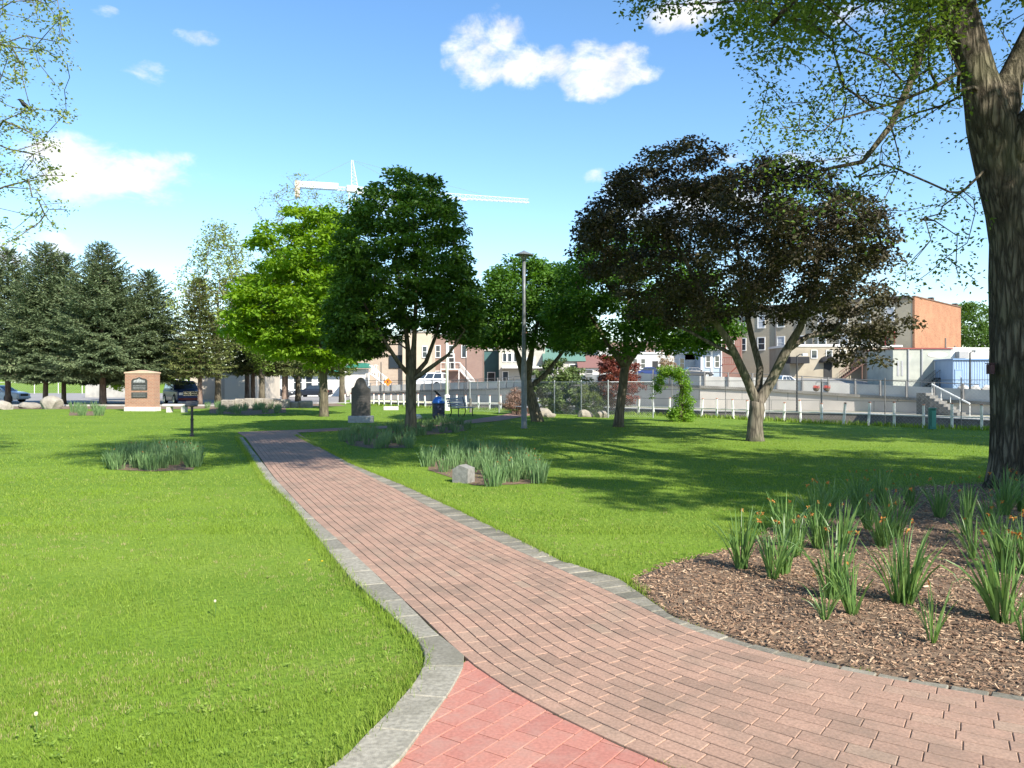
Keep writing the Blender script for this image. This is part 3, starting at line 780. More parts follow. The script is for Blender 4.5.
tag(link('lawn_weeds', leaves_early(lp3, 7, .012, .020, 64), leafmat('clover_leaf', (0.16, 0.27, 0.03), (0.32, 0.42, 0.08), .3)), 'low broad-leaved weeds and clover scattered through the lawn', 'weeds', kind='stuff')
# moss and seedlings in the path joints
jp = []
for i in range(420):
    s = RS.uniform(10, smax - 1); k = RS.randint(1, NR); p = pathpt(s, k / NR)
    if 2.8 < p[1] < 16: jp += [tuple(p)] * RS.randint(1, 4)
tufts('weeds_in_joints', jp, 2600, 32, 0.008, 0.022, 'tiny green weeds sprouting in the brick joints', M_blade, 0.012, 0.003)
tufts('weeds_in_mulch', [G(*p) for p in [(905, 660), (860, 645), (800, 640), (960, 655), (770, 625), (912, 657), (880, 625)]], 420, 33, 0.015, 0.035, 'small green weeds scattered through the mulch', M_blade, 0.05, 0.007)
tufts('weeds_along_fence', [along(A[2:], t) for t in np.linspace(0.02, 0.98, 160)], 6000, 34, 0.05, 0.22, 'rough weeds growing along the creek fence', M_blade, 0.25, 0.03)

# ================================================================== TREES
def barkmat(name, c1, c2, sc=6.0, bump=0.8, dist=0.03):
    if name in MATS: return MATS[name]
    m, n, l, out = nt(name)
    tc = n.new('ShaderNodeTexCoord'); mp = n.new('ShaderNodeMapping'); mp.inputs['Scale'].default_value = (1, 1, 0.16)
    l.new(tc.outputs['Object'], mp.inputs[0])
    no = n.new('ShaderNodeTexNoise'); no.inputs['Scale'].default_value = sc; no.inputs['Detail'].default_value = 8; no.inputs['Roughness'].default_value = 0.6; no.inputs['Distortion'].default_value = 0.6
    l.new(mp.outputs[0], no.inputs['Vector'])
    vo = n.new('ShaderNodeTexVoronoi'); vo.feature = 'DISTANCE_TO_EDGE'; vo.inputs['Scale'].default_value = sc * 1.3
    ad0 = n.new('ShaderNodeMix'); ad0.data_type = 'VECTOR'; ad0.inputs[0].default_value = 0.12
    l.new(mp.outputs[0], ad0.inputs[4]); l.new(no.outputs['Color'], ad0.inputs[5]); l.new(ad0.outputs[1], vo.inputs['Vector'])
    v2 = n.new('ShaderNodeMapRange'); v2.inputs[1].default_value = 0.0; v2.inputs[2].default_value = 0.25
    l.new(vo.outputs['Distance'], v2.inputs[0])
    ad = n.new('ShaderNodeMath'); ad.operation = 'MULTIPLY_ADD'; ad.inputs[1].default_value = 0.5
    l.new(v2.outputs[0], ad.inputs[0]); l.new(no.outputs[0], ad.inputs[2])
    mr = n.new('ShaderNodeMapRange'); mr.inputs[1].default_value = 0.35; mr.inputs[2].default_value = 1.05
    l.new(ad.outputs[0], mr.inputs[0])
    mx = n.new('ShaderNodeMix'); mx.data_type = 'RGBA'; l.new(mr.outputs[0], mx.inputs[0]); mx.inputs[6].default_value = rgb(c1); mx.inputs[7].default_value = rgb(c2)
    n3 = n.new('ShaderNodeTexNoise'); n3.inputs['Scale'].default_value = 1.2; l.new(tc.outputs['Object'], n3.inputs['Vector'])
    m3 = n.new('ShaderNodeMapRange'); m3.inputs[1].default_value = 0.5; m3.inputs[2].default_value = 0.7; m3.inputs[4].default_value = 0.35; l.new(n3.outputs[0], m3.inputs[0])
    mg = n.new('ShaderNodeMix'); mg.data_type = 'RGBA'; l.new(m3.outputs[0], mg.inputs[0]); l.new(mx.outputs[2], mg.inputs[6]); mg.inputs[7].default_value = (0.13, 0.14, 0.07, 1)
    b = n.new('ShaderNodeBsdfPrincipled'); b.inputs['Roughness'].default_value = 0.95; b.inputs['Specular IOR Level'].default_value = 0.15
    l.new(mg.outputs[2], b.inputs['Base Color'])
    bp = n.new('ShaderNodeBump'); bp.inputs['Strength'].default_value = bump; bp.inputs['Distance'].default_value = dist
    l.new(ad.outputs[0], bp.inputs['Height']); l.new(bp.outputs[0], b.inputs['Normal']); l.new(b.outputs[0], out.inputs[0])
    MATS[name] = m; return m
BARK_BIG = barkmat('old_furrowed_bark', (0.038, 0.030, 0.022), (0.20, 0.168, 0.122), 11, 1.0, 0.10)
BARK_GREY = barkmat('grey_brown_bark', (0.055, 0.046, 0.034), (0.17, 0.145, 0.10), 9, 0.7, 0.015)
BARK_PALE = barkmat('pale_grey_bark', (0.05, 0.042, 0.034), (0.19, 0.165, 0.13), 9, 0.7, 0.015)
BARK_SPRUCE = barkmat('spruce_bark', (0.10, 0.065, 0.05), (0.26, 0.19, 0.15), 9, 0.6, 0.02)

def grow(rs, base, trunk, limbs, att, seg=0.35, tip=0.006, expo=2.3, rmin_trunk=None, pull=0.35):
    """trunk/limbs: lists of (x,y,z,r) relative to base. Returns list of chains (pts, radii) and the tip ends."""
    pos = []; par = []; minr = []; order = []
    def addline(line, parent):
        last = parent
        for i, (x, y, z, r) in enumerate(line):
            p = np.array((x, y, z), float)
            if last is not None and i == 0 and np.linalg.norm(pos[last] - p) < 1e-3: continue
            if last is not None:
                q = pos[last]; n_ = max(1, int(np.linalg.norm(p - q) / seg)); r0 = minr[last] if i else r
                for k in range(1, n_ + 1):
                    pos.append(q + (p - q) * k / n_); par.append(last); minr.append(r0 + (r - r0) * k / n_); last = len(pos) - 1
            else:
                pos.append(p); par.append(-1); minr.append(r); last = len(pos) - 1
        return last
    addline(trunk, None)
    nt_ = len(pos)
    for line in limbs:
        s = np.array(line[0][:3]); k = int(np.argmin([np.linalg.norm(p - s) for p in pos[:nt_]] if True else 0))
        addline(line, k)
    fork = min([l_[0][2] for l_ in limbs] + [trunk[-1][2]]) - 0.02
    P_ = np.array(pos); usable = (P_[:, 2] > fork)
    cap = len(pos) + len(att) * 14
    PA = np.zeros((cap, 3)); PA[:len(pos)] = P_; US = np.zeros(cap, bool); US[:len(pos)] = usable
    par = list(par); minr = list(minr); n = len(pos)
    fp = np.array(trunk[-1][:3]); plen = np.zeros(cap)
    for i in range(n):
        if par[i] >= 0: plen[i] = plen[par[i]] + np.linalg.norm(PA[i] - PA[par[i]])
    ds = np.linalg.norm(att - fp, axis=1); tips = []
    for a in att[np.argsort(ds)]:
        dv = PA[:n] - a; dist = np.sqrt((dv ** 2).sum(1)) + pull * plen[:n] * 0.35 + np.where(US[:n], 0, 1e3)
        k = int(np.argmin(dist)); q = PA[k].copy(); L_ = np.linalg.norm(a - q)
        if L_ < 0.08: tips.append(k); continue
        ns = max(1, int(L_ / seg)); pd = (q - PA[par[k]]) if par[k] >= 0 else np.array((0, 0, 1.0)); pd = pd / (np.linalg.norm(pd) + 1e-6)
        last = k
        c1 = q + (pd * 0.5 + np.array((0, 0, 0.25))) * L_ * 0.45
        for s_ in range(1, ns + 1):
            t = s_ / ns; p = (1 - t) ** 2 * q + 2 * t * (1 - t) * c1 + t * t * a
            if s_ < ns: p = p + rs.normal(0, 0.035 * min(1, L_), 3)
            if n >= cap: break
            PA[n] = p; US[n] = True; par.append(last); minr.append(0); plen[n] = plen[last] + L_ / ns; last = n; n += 1
        tips.append(last)
    # pipe-model radii
    acc = np.zeros(n); ch = [[] for _ in range(n)]
    for i in range(n):
        if par[i] >= 0: ch[par[i]].append(i)
    rad = np.zeros(n)
    for i in range(n - 1, -1, -1):
        s_ = sum(rad[c] ** expo for c in ch[i]); rad[i] = max(tip, s_ ** (1 / expo) if s_ else tip)
    fs = max(1e-6, rad[0]); 
    # scale down the model where it would exceed the given trunk
    lim = max(minr[:nt_] or [1]); k_ = min(1.0, trunk[-1][3] / max(rad[nt_ - 1], 1e-6))
    for i in range(n): rad[i] = max(rad[i] * (k_ if rad[i] > tip * 2 else 1), tip)
    for i in range(n):
        if minr[i] > 0: rad[i] = minr[i]
    for i in range(n):
        if par[i] >= 0 and minr[i] == 0: rad[i] = min(rad[i], rad[par[i]])
    chains = []; started = [0]
    stack = [0]
    while stack:
        i = stack.pop(); pts = [PA[i]]; rr = [rad[i]]
        if par[i] >= 0: pts = [PA[par[i]], PA[i]]; rr = [min(rad[par[i]], rad[i] * 1.25), rad[i]]
        while ch[i]:
            cs = sorted(ch[i], key=lambda c: -rad[c]); stack += cs[1:]; i = cs[0]; pts.append(PA[i]); rr.append(rad[i])
        chains.append((pts, rr))
    return chains, PA[tips], PA[:n], rad

def chain_mesh(mb, chains, nbig=14, lump=0.0, rs=None):
    for pts, rr in chains:
        if len(pts) < 2: continue
        r0 = rr[0]; n = nbig if r0 > 0.12 else (8 if r0 > 0.05 else (5 if r0 > 0.02 else 3))
        k0 = len(mb.v)
        mb.tube(pts, rr, n, cap=(r0 > 0.03))
        if lump and r0 > 0.12:
            ph = rs.uniform(0, 6, 4)
            for i in range(k0, len(mb.v)):
                v = mb.v[i]; j = (i - k0) // n; c = pts[min(j, len(pts) - 1)]; a = math.atan2(v[1] - c[1], v[0] - c[0])
                f = 1 + lump * (math.sin(3 * a + ph[0] + v[2] * .7) * .5 + math.sin(7 * a + ph[1] + v[2] * 1.3) * .3 + math.sin(v[2] * 2.6 + 2 * a + ph[2]) * .35 + .3 * math.sin(11 * a + ph[3]))
                mb.v[i] = (c[0] + (v[0] - c[0]) * f, c[1] + (v[1] - c[1]) * f, v[2])

def leaves(rs, centers, per, sigma, size, up=0.35, droop=0.0, flat=0.6, aspect=0.62, jit=0.35):
    """kite-shaped leaves folded along the midrib, scattered round the twig ends"""
    c = np.repeat(centers, per, 0); m_ = len(c)
    off = rs.normal(0, 1, (m_, 3)); off /= np.linalg.norm(off, axis=1)[:, None]; off *= (rs.uniform(0, 1, m_) ** 0.5 * sigma)[:, None]; off[:, 2] *= flat
    c = c + off; c[:, 2] -= droop * np.linalg.norm(off[:, :2], axis=1)
    ax = rs.normal(0, 1, (m_, 3)); ax += off / (sigma + 1e-6) * 0.8; ax[:, 2] = ax[:, 2] * 0.6 - 0.25; ax /= np.linalg.norm(ax, axis=1)[:, None]
    nr_ = rs.normal(0, 1, (m_, 3)); nr_[:, 2] = np.abs(nr_[:, 2]) + up * 2
    sd = np.cross(ax, nr_); sd /= np.linalg.norm(sd, axis=1)[:, None]; nn_ = np.cross(sd, ax)
    L_ = size * rs.uniform(1 - jit, 1 + jit, m_); W = L_ * aspect / 2
    V = np.stack([c, c + ax * (L_ * .45)[:, None] + sd * W[:, None] + nn_ * (W * .35)[:, None], c + ax * L_[:, None], c + ax * (L_ * .45)[:, None] - sd * W[:, None] + nn_ * (W * .35)[:, None]], 1).reshape(-1, 3)
    f = np.array([(0, 1, 2), (0, 2, 3)]); Fc = (np.arange(m_)[:, None, None] * 4 + f[None]).reshape(-1, 3)
    cl = np.repeat(rs.uniform(0, 1, len(centers)), per); va = np.clip(0.55 * cl + 0.45 * rs.uniform(0, 1, m_), 0, 1)
    return V, Fc, np.repeat(va, 2)

def crown_points(rs, n, prof, c, shell=0.45, noise=0.14, elong=(1, 1), cut=None):
    """prof: list of (z, radius); points biased to the outside of the envelope"""
    zs = np.array([p[0] for p in prof]); rr = np.array([p[1] for p in prof]); out = []
    ph = rs.uniform(0, 6.28, 6)
    A_ = np.cumsum(np.maximum(rr, .01)[:-1] ** 2 + np.maximum(rr, .01)[1:] ** 2) ; 
    while len(out) < n:
        z = rs.uniform(zs[0], zs[-1]); r = np.interp(z, zs, rr)
        if rs.uniform() > (r / rr.max()) ** 1.3 + 0.03: continue
        a = rs.uniform(0, 2 * np.pi)
        r *= 1 + noise * (np.sin(2 * a + ph[0] + z * .8) + np.sin(3 * a + ph[1] - z * 1.5) + .8 * np.sin(5 * a + ph[2] + z * 2.2)) * .7
        q = r * (shell + (1 - shell) * rs.uniform()) if rs.uniform() < 0.75 else r * math.sqrt(rs.uniform())
        x, y = q * math.cos(a) * elong[0], q * math.sin(a) * elong[1]
        p = (c[0] + x, c[1] + y, z)
        if cut is not None and cut(*p): continue
        out.append(p)
    return np.array(out)

def make_tree(name, label, loc, trunk, limbs, att, leafargs, lmat, bark, seed, group=None, lump=0.0, seg=0.35, extra=None, cat='tree', pull=0.35, rz=0.0, allnodes=0.0, tip=.006):
    rs = np.random.RandomState(seed)
    t = thing(name, label, cat, loc, rz, group)
    ch, tips, nodes, rad = grow(rs, loc, trunk, limbs, att, seg=seg, pull=pull, tip=tip)
    mb = MB(); chain_mesh(mb, ch, lump=lump, rs=rs); mb.build('trunk', bark, t, smooth=True)
    cs = tips
    if allnodes:
        sel = nodes[(rad < tip * 3.3) & (rs.uniform(size=len(nodes)) < allnodes)]; cs = np.r_[tips, sel]
    V, Fc, va = leaves(rs, cs, **leafargs)
    link('crown', npmesh('crown', V, Fc, va), lmat, t)
    return t

L_DARK = leafmat('maple_leaf_dark', (0.032, 0.080, 0.014), (0.105, 0.205, 0.025), 0.32, 0.5, 0.25)
L_MID = leafmat('maple_leaf_green', (0.036, 0.095, 0.012), (0.115, 0.235, 0.025), 0.32, 0.5, 0.3)
L_BRIGHT = leafmat('maple_leaf_bright', (0.11, 0.225, 0.015), (0.22, 0.345, 0.028), 0.40, 0.5, 0.25)
L_PURP = leafmat('crabapple_leaf', (0.042, 0.031, 0.022), (0.085, 0.080, 0.032), 0.16, 0.5, 0.3)
L_ELM = leafmat('young_spring_leaf', (0.060, 0.115, 0.015), (0.165, 0.24, 0.040), 0.35, 0.5, 0.3)
L_PALE = leafmat('pale_bud_leaf', (0.16, 0.22, 0.05), (0.28, 0.33, 0.10), 0.3, 0.6, 0.2)
L_NEED = leafmat('blue_spruce_needles', (0.065, 0.100, 0.048), (0.21, 0.26, 0.13), 0.18, 0.7, 0.2)
L_NEED2 = leafmat('dull_spruce_needles', (0.070, 0.090, 0.030), (0.19, 0.22, 0.070), 0.2, 0.7, 0.2)
L_FAR = leafmat('distant_leaf', (0.05, 0.11, 0.02), (0.12, 0.20, 0.035), 0.3, 0.6, 0.2)

# ---- T1: old tree on the right
def W(px, py, Y, b): 
    p = P(px, py, Y); return (p.x - b[0], p.y - b[1], p.z)
b1 = (7.88, 12.0)
rs = np.random.RandomState(41)
trunk1 = [(0.0, 0, -0.1, 0.74), (0.0, 0, 0.12, 0.67), (0, 0, 0.45, 0.62), (-.02, 0, 1.2, 0.59), (-.03, 0, 2.0, 0.58), (-.08, 0, 2.75, 0.53), (-.19, 0, 3.3, 0.46), (-.30, 0, 3.8, 0.37), (-.41, 0, 4.2, 0.325), (-.58, 0.0, 4.9, 0.32), (-.70, 0, 5.5, 0.34)]
limbs1 = [[(-.70, 0, 5.5, .27), (-.89, 0, 6.2, .25), (-1.13, .1, 7.2, .24), (-1.5, .3, 9.2, .27), (-2.0, .5, 11.5, .2), (-2.3, .6, 14, .12)],
          [(-.70, 0, 5.5, .22), (-.36, .1, 6.2, .18), (.05, 0.1, 7.0, .18), (.9, .2, 9, .2), (1.8, .2, 12, .14)],
          [(-1.05, .1, 7.2, .18), (-2.0, -1.5, 8.8, .13), (-3.4, -3.4, 10.4, .09), (-4.6, -4.6, 11.6, .05)],
          [(-.58, 0, 4.9, .2), (.1, -.3, 5.9, .15), (1.2, -.8, 7.6, .18), (2.6, -1.5, 10, .12)],
          # the drooping limb that reaches left into the picture
          [(-1.0, .05, 6.9, .10), (-1.75, -.1, 6.85, .08), (-1.9, -.1, 6.2, .055), (-2.3, -.2, 5.4, .045), (-2.75, -.3, 4.85, .035), (-3.4, -.4, 4.7, .02)],
          [(-1.2, .2, 8.0, .12), (-2.4, 0, 8.0, .09), (-3.6, -.4, 7.4, .06), (-4.2, -.6, 6.7, .035)],
          [(-1.5, .3, 9.2, .14), (-3.2, .4, 9.6, .1), (-5.4, 0, 9.2, .07), (-6.6, -.3, 8.2, .04)]]
def blob(rs, n, c, r): 
    p = rs.normal(0, 1, (n, 3)); p /= np.linalg.norm(p, axis=1)[:, None]; return np.array(c) + p * (rs.uniform(0, 1, (n, 1)) ** (1 / 2.4)) * np.array(r)
att = [blob(rs, 330, (-1.5, 0.8, 12.5), (8.0, 7.5, 4.8)), blob(rs, 130, (-4.2, -4.6, 11.6), (5.2, 3.8, 3.0))]
# curtains of hanging twigs seen against the sky
vis = []
for _ in range(300):
    px = rs.uniform(745, 965); u = (px - 745) / 220; top = -60; bot = 95 + 130 * math.sin(math.pi * min(1, u * 0.8 + 0.25)) + rs.uniform(-40, 50)
    py = rs.uniform(top, bot) if rs.uniform() < 0.8 else rs.uniform(top, 60)
    vis.append(W(px, py, 11.8 + rs.uniform(-1.8, 1.5), b1))
for _ in range(16):
    vis.append(W(rs.uniform(745, 830), rs.uniform(95, 165), 11.2 + rs.uniform(-.5, .5), b1))
for _ in range(26):
    vis.append(W(rs.uniform(905, 980), rs.uniform(190, 285), 11.8 + rs.uniform(-.8, .8), b1))
for _ in range(26):
    vis.append(W(rs.uniform(990, 1080), rs.uniform(-40, 120), 12.2 + rs.uniform(-.3, 2.0), b1))
for _ in range(22):
    vis.append(W(rs.uniform(605, 745), rs.uniform(-70, 12), 11.2 + rs.uniform(-.5, .5), b1))
att.append(np.array(vis)); att = np.concatenate(att)
att = att[att[:, 2] > 2.9]
wy_ = att[:, 1] + b1[1]; wpx_ = 512 + (att[:, 0] + b1[0]) / wy_ * F; wpy_ = 384 - (att[:, 2] - HC) / wy_ * F
att = att[~((wpx_ > 300) & (wpx_ < 700) & (wpy_ > -110) & (att[:, 2] > 7.5))]
t1 = make_tree('old_tree', 'huge old tree with furrowed bark at the right edge of the planting bed', (b1[0], b1[1], 0), trunk1, limbs1, att,
               dict(per=24, sigma=0.26, size=0.062, up=0.3, droop=0.15, flat=1.0, aspect=0.6), L_ELM, BARK_BIG, 42, lump=0.09, seg=0.3, pull=0.25, allnodes=0.10)
def more_crown(t, att, per, sigma, size, m, seed):
    V, Fc, va = leaves(np.random.RandomState(seed), att, per, sigma, size, up=.4, flat=.8); link('crown', npmesh('crown', V, Fc, va), m, t)
more_crown(t1, att[(att[:, 2] > 8.3)], 260, .75, .13, L_ELM, 43)
more_crown(t1, att[(att[:, 2] > 6.3) & (att[:, 2] <= 8.3)], 34, .35, .07, L_ELM, 44)
# ---- its neighbour behind the camera, whose shade falls on the bed
rs = np.random.RandomState(51)
att = blob(rs, 420, (0, 0, 9.6), (6.0, 5.6, 4.2))
make_tree('old_tree', 'broad leafy tree outside the picture that shades the planting bed', (14.6, 2.4, 0), [(0, 0, -.1, .5), (0, 0, 1, .38), (0, 0, 4, .32)],
          [[(0, 0, 4, .25), (1.2, .4, 6.5, .2), (2, 1, 9, .1)], [(0, 0, 4, .25), (-1.2, .2, 6.3, .2), (-2.4, 0, 9, .1)], [(0, 0, 4, .2), (.1, -1, 7, .15), (0, -1.6, 10, .1)]],
          att, dict(per=120, sigma=0.6, size=0.18, flat=.8), L_MID, BARK_GREY, 52)
tt_ = bpy.data.objects['old_tree.001']
copy_thing(tt_, (21.5, 16.5, 0), 1.3, .95, 'broad leafy tree outside the picture to the right of the old tree')
copy_thing(tt_, (-3.5, -9.5, 0), 2.3, .9, 'broad leafy tree behind the camera, left of the brick path')

# ---- T2: many-stemmed crabapple
b2 = G(755, 441); Y2 = b2[1]
rs = np.random.RandomState(61)
def w2(px, py, dy=0): return W(px, py, Y2 + dy, b2)
def wr(px, py, r, dy, Y, b): return (*W(px, py, Y + dy, b), r)
trunk2 = [(0, 0, -.1, .30), (0, 0, .12, .235), (0, 0, .5, .205), wr(757, 409, .21, 0, Y2, b2), wr(757, 402, .2, 0, Y2, b2)]
limbs2 = [[wr(756, 402, .14, 0, Y2, b2), wr(748, 382, .12, -.1, Y2, b2), wr(736, 356, .11, -.3, Y2, b2), wr(728, 340, .1, -.4, Y2, b2), wr(712, 318, .08, -.6, Y2, b2), wr(695, 280, .06, -.9, Y2, b2), wr(670, 230, .04, -1.2, Y2, b2)],
          [wr(757, 402, .12, .1, Y2, b2), wr(759, 385, .1, .3, Y2, b2), wr(760, 368, .1, .4, Y2, b2), wr(752, 338, .085, .7, Y2, b2), wr(744, 300, .07, 1, Y2, b2), wr(735, 230, .04, 1.2, Y2, b2)],
          [wr(758, 403, .16, 0, Y2, b2), wr(772, 380, .14, 0, Y2, b2), wr(784, 355, .13, -.1, Y2, b2), wr(800, 328, .1, -.3, Y2, b2), wr(815, 290, .07, -.6, Y2, b2), wr(820, 240, .04, -.8, Y2, b2)],
          [wr(785, 352, .085, 0, Y2, b2), wr(808, 336, .075, .2, Y2, b2), wr(832, 333, .06, .3, Y2, b2), wr(862, 300, .04, .4, Y2, b2)],
          [wr(736, 356, .07, -.2, Y2, b2), wr(712, 344, .055, 0, Y2, b2), wr(692, 333, .04, .2, Y2, b2), wr(662, 318, .03, .3, Y2, b2)]]
top2 = [(568, 235), (578, 215), (600, 180), (630, 160), (665, 146), (700, 158), (730, 166), (760, 164), (800, 172), (840, 180), (870, 200), (878, 235), (886, 275), (892, 330)]
bot2 = [(560, 240), (580, 262), (610, 290), (640, 325), (680, 335), (720, 325), (760, 318), (790, 325), (830, 320), (850, 335), (876, 382), (885, 350), (892, 330)]
def envelope(rs, n, top, bot, Y, b, depth, edge=0.35, ybias=0.0, inset=.32):
    """points in a crown whose front outline runs between two skylines at the tree's distance; depth rounds it off"""
    out = []; tx = np.array([p[0] for p in top]); ty = np.array([p[1] for p in top]); bx = np.array([p[0] for p in bot]); by = np.array([p[1] for p in bot])
    x0, x1 = tx[0], tx[-1]; kk = inset / Y * F; cxm = (x0 + x1) / 2; hw_ = (x1 - x0) / 2
    tx = cxm + (tx - cxm) * (1 - kk / hw_); bx = cxm + (bx - cxm) * (1 - kk / hw_); ty = ty + kk * .7; by = by - kk * .5; x0, x1 = tx[0], tx[-1]
    while len(out) < n:
        px = rs.uniform(x0, x1); a, b_ = np.interp(px, tx, ty), np.interp(px, bx, by); b_ = max(b_, a + 4); py = rs.uniform(min(a, b_), max(a, b_))
        hmax = max(1, (b_ - a)); u = abs((py - (a + b_) / 2) / (hmax / 2 + 1e-6)); v = abs((px - (x0 + x1) / 2) / ((x1 - x0) / 2))
        if rs.uniform() > hmax / 60 : continue
        dd_ = depth * math.sqrt(max(0.04, 1 - u ** 2 * .85)) * math.sqrt(max(0.05, 1 - v ** 2 * .8))
        dy = rs.uniform(-1, 1); dy = np.sign(dy) * abs(dy) ** 0.7 * dd_ + ybias
        p = P(px, py, Y); out.append((p.x - b[0], dy, p.z))
    return np.array(out)
att = envelope(rs, 480, top2, bot2, Y2, b2, 3.9, inset=.28)
make_tree('crabapple_tree', 'dark purplish crabapple with a short trunk forking into three stems', (*b2, 0), trunk2, limbs2, att,
          dict(per=150, sigma=0.46, size=0.11, up=.25, flat=.5, droop=.12), L_PURP, BARK_PALE, 62, lump=.05, seg=.28)
# greener second flush inside the same crown is a lighter leaf mix
# ---- T3
b3 = G(618.5, 427); Y3 = b3[1]; rs = np.random.RandomState(71)
def l3(*a): return [wr(px, py, r, dy, Y3, b3) for px, py, r, dy in a]
top3 = [(540, 300), (555, 262), (580, 240), (610, 232), (650, 232), (690, 250), (720, 285), (738, 330)]
bot3 = [(540, 330), (555, 350), (590, 352), (620, 358), (660, 350), (690, 358), (720, 350), (738, 335)]
att = envelope(rs, 300, top3, bot3, Y3, b3, 3.2)
make_tree('maple_tree', 'dark green maple with a smooth slim trunk standing just left of the crabapple', (*b3, 0), [(0, 0, -.1, .26), (0, 0, .1, .2), (.05, 0, .6, .17), *l3((623, 385, .165, 0), (625, 366, .16, 0))],
          [l3((625, 366, .09, 0), (608, 345, .07, -.4), (590, 315, .05, -.8), (575, 280, .03, -1)), l3((625, 366, .11, 0), (627, 330, .09, .2), (630, 280, .05, .3), (632, 250, .03, .3)), l3((625, 366, .08, 0), (642, 345, .07, .3), (670, 315, .05, .8), (700, 290, .03, 1.2))],
          att, dict(per=125, sigma=0.5, size=0.145, up=.4, flat=.6, droop=.1), L_MID, BARK_GREY, 72, lump=.03)
# ---- T4 leaning
b4 = G(537, 421.5); Y4 = b4[1]; rs = np.random.RandomState(81)
def l4(*a): return [wr(px, py, r, dy, Y4, b4) for px, py, r, dy in a]
top4 = [(452, 335), (462, 300), (480, 275), (505, 258), (540, 256), (570, 268), (590, 290), (603, 330)]
bot4 = [(452, 345), (462, 352), (480, 352), (500, 348), (530, 352), (560, 350), (585, 352), (603, 340)]
att = envelope(rs, 290, top4, bot4, Y4, b4, 3.0)
make_tree('maple_tree', 'leaning maple with spreading low limbs just right of the lamp post', (*b4, 0), [(0, 0, -.1, .34), (0, 0, .1, .27), *l4((533, 405, .24, 0), (528, 390, .24, 0), (526, 380, .22, 0))],
          [l4((528, 392, .12, 0), (510, 378, .10, -.3), (490, 365, .08, -.5), (472, 352, .05, -.8), (462, 335, .03, -1)), l4((526, 380, .13, 0), (516, 350, .1, .2), (508, 315, .06, .4), (505, 280, .03, .5)),
           l4((526, 380, .13, 0), (532, 350, .1, -.3), (540, 310, .06, -.5), (545, 275, .03, -.6)), l4((529, 388, .12, 0), (545, 375, .1, .3), (558, 358, .08, .6), (575, 335, .05, .8), (588, 315, .03, 1))],
          att, dict(per=122, sigma=0.52, size=0.15, up=.45, flat=.6, droop=.1), L_MID, BARK_GREY, 82, lump=.04)
# ---- T5
b5 = G(411, 434); Y5 = b5[1]; rs = np.random.RandomState(91)
def l5(*a): return [wr(px, py, r, dy, Y5, b5) for px, py, r, dy in a]
top5 = [(322, 330), (332, 292), (334, 255), (341, 210), (350, 186), (380, 170), (410, 164), (440, 177), (458, 196), (468, 225), (476, 260), (486, 295), (491, 325)]
bot5 = [(320, 335), (330, 352), (350, 362), (372, 355), (392, 340), (410, 330), (430, 330), (450, 340), (475, 352), (491, 335)]
att = envelope(rs, 440, top5, bot5, Y5, b5, 2.7)
make_tree('maple_tree', 'round dense dark green maple standing beside the dark memorial stone', (*b5, 0), [(0, 0, -.1, .28), (0, 0, .1, .21), (0, 0, .6, .175), *l5((411, 390, .165, 0), (411, 377, .17, 0))],
          [l5((411, 377, .085, 0), (398, 362, .07, -.3), (385, 342, .06, -.6), (370, 315, .04, -.9), (355, 285, .02, -1.1)), l5((411, 377, .09, 0), (408, 350, .08, .3), (404, 310, .06, .6), (395, 250, .03, .8)),
           l5((411, 377, .1, 0), (414, 345, .08, -.3), (416, 300, .06, -.5), (415, 240, .04, -.5), (412, 200, .02, -.5)), l5((412, 378, .09, 0), (426, 362, .07, .3), (436, 335, .055, .6), (445, 300, .04, .9), (450, 250, .02, 1)),
           l5((413, 380, .08, 0), (430, 368, .07, -.4), (448, 355, .05, -.7), (465, 330, .03, -1))],
          att, dict(per=112, sigma=0.38, size=0.14, up=.45, flat=.5, droop=.12), L_DARK, BARK_GREY, 92, lump=.03)
# ---- T6 bright
b6 = G(324, 416.5); Y6 = b6[1]; rs = np.random.RandomState(101)
def l6(*a): return [wr(px, py, r, dy, Y6, b6) for px, py, r, dy in a]
top6 = [(232, 325), (244, 300), (256, 272), (264, 240), (278, 218), (300, 206), (325, 205), (348, 214), (364, 255), (372, 300), (380, 340)]
bot6 = [(232, 335), (250, 350), (272, 358), (300, 362), (320, 368), (340, 368), (360, 358), (380, 350)]
att = envelope(rs, 380, top6, bot6, Y6, b6, 4.2)
make_tree('maple_tree', 'bright yellow-green maple in fresh leaf left of the dark round maple', (*b6, 0), [(0, 0, -.1, .3), (0, 0, .15, .23), (0, 0, 1.2, .2), (-.05, 0, 2.2, .2)],
          [[(-.05, 0, 2.2, .12), (-1, -.4, 4, .08), (-2.4, -.9, 5.2, .04)], [(-.05, 0, 2.2, .15), (-.2, .1, 5, .1), (-.3, 0, 8, .05)], [(-.05, 0, 2.2, .12), (.8, .4, 4, .08), (1.6, .8, 6.5, .04)]],
          att, dict(per=110, sigma=0.66, size=0.22, up=.6, flat=.36, droop=.1), L_BRIGHT, BARK_GREY, 102, lump=.03)

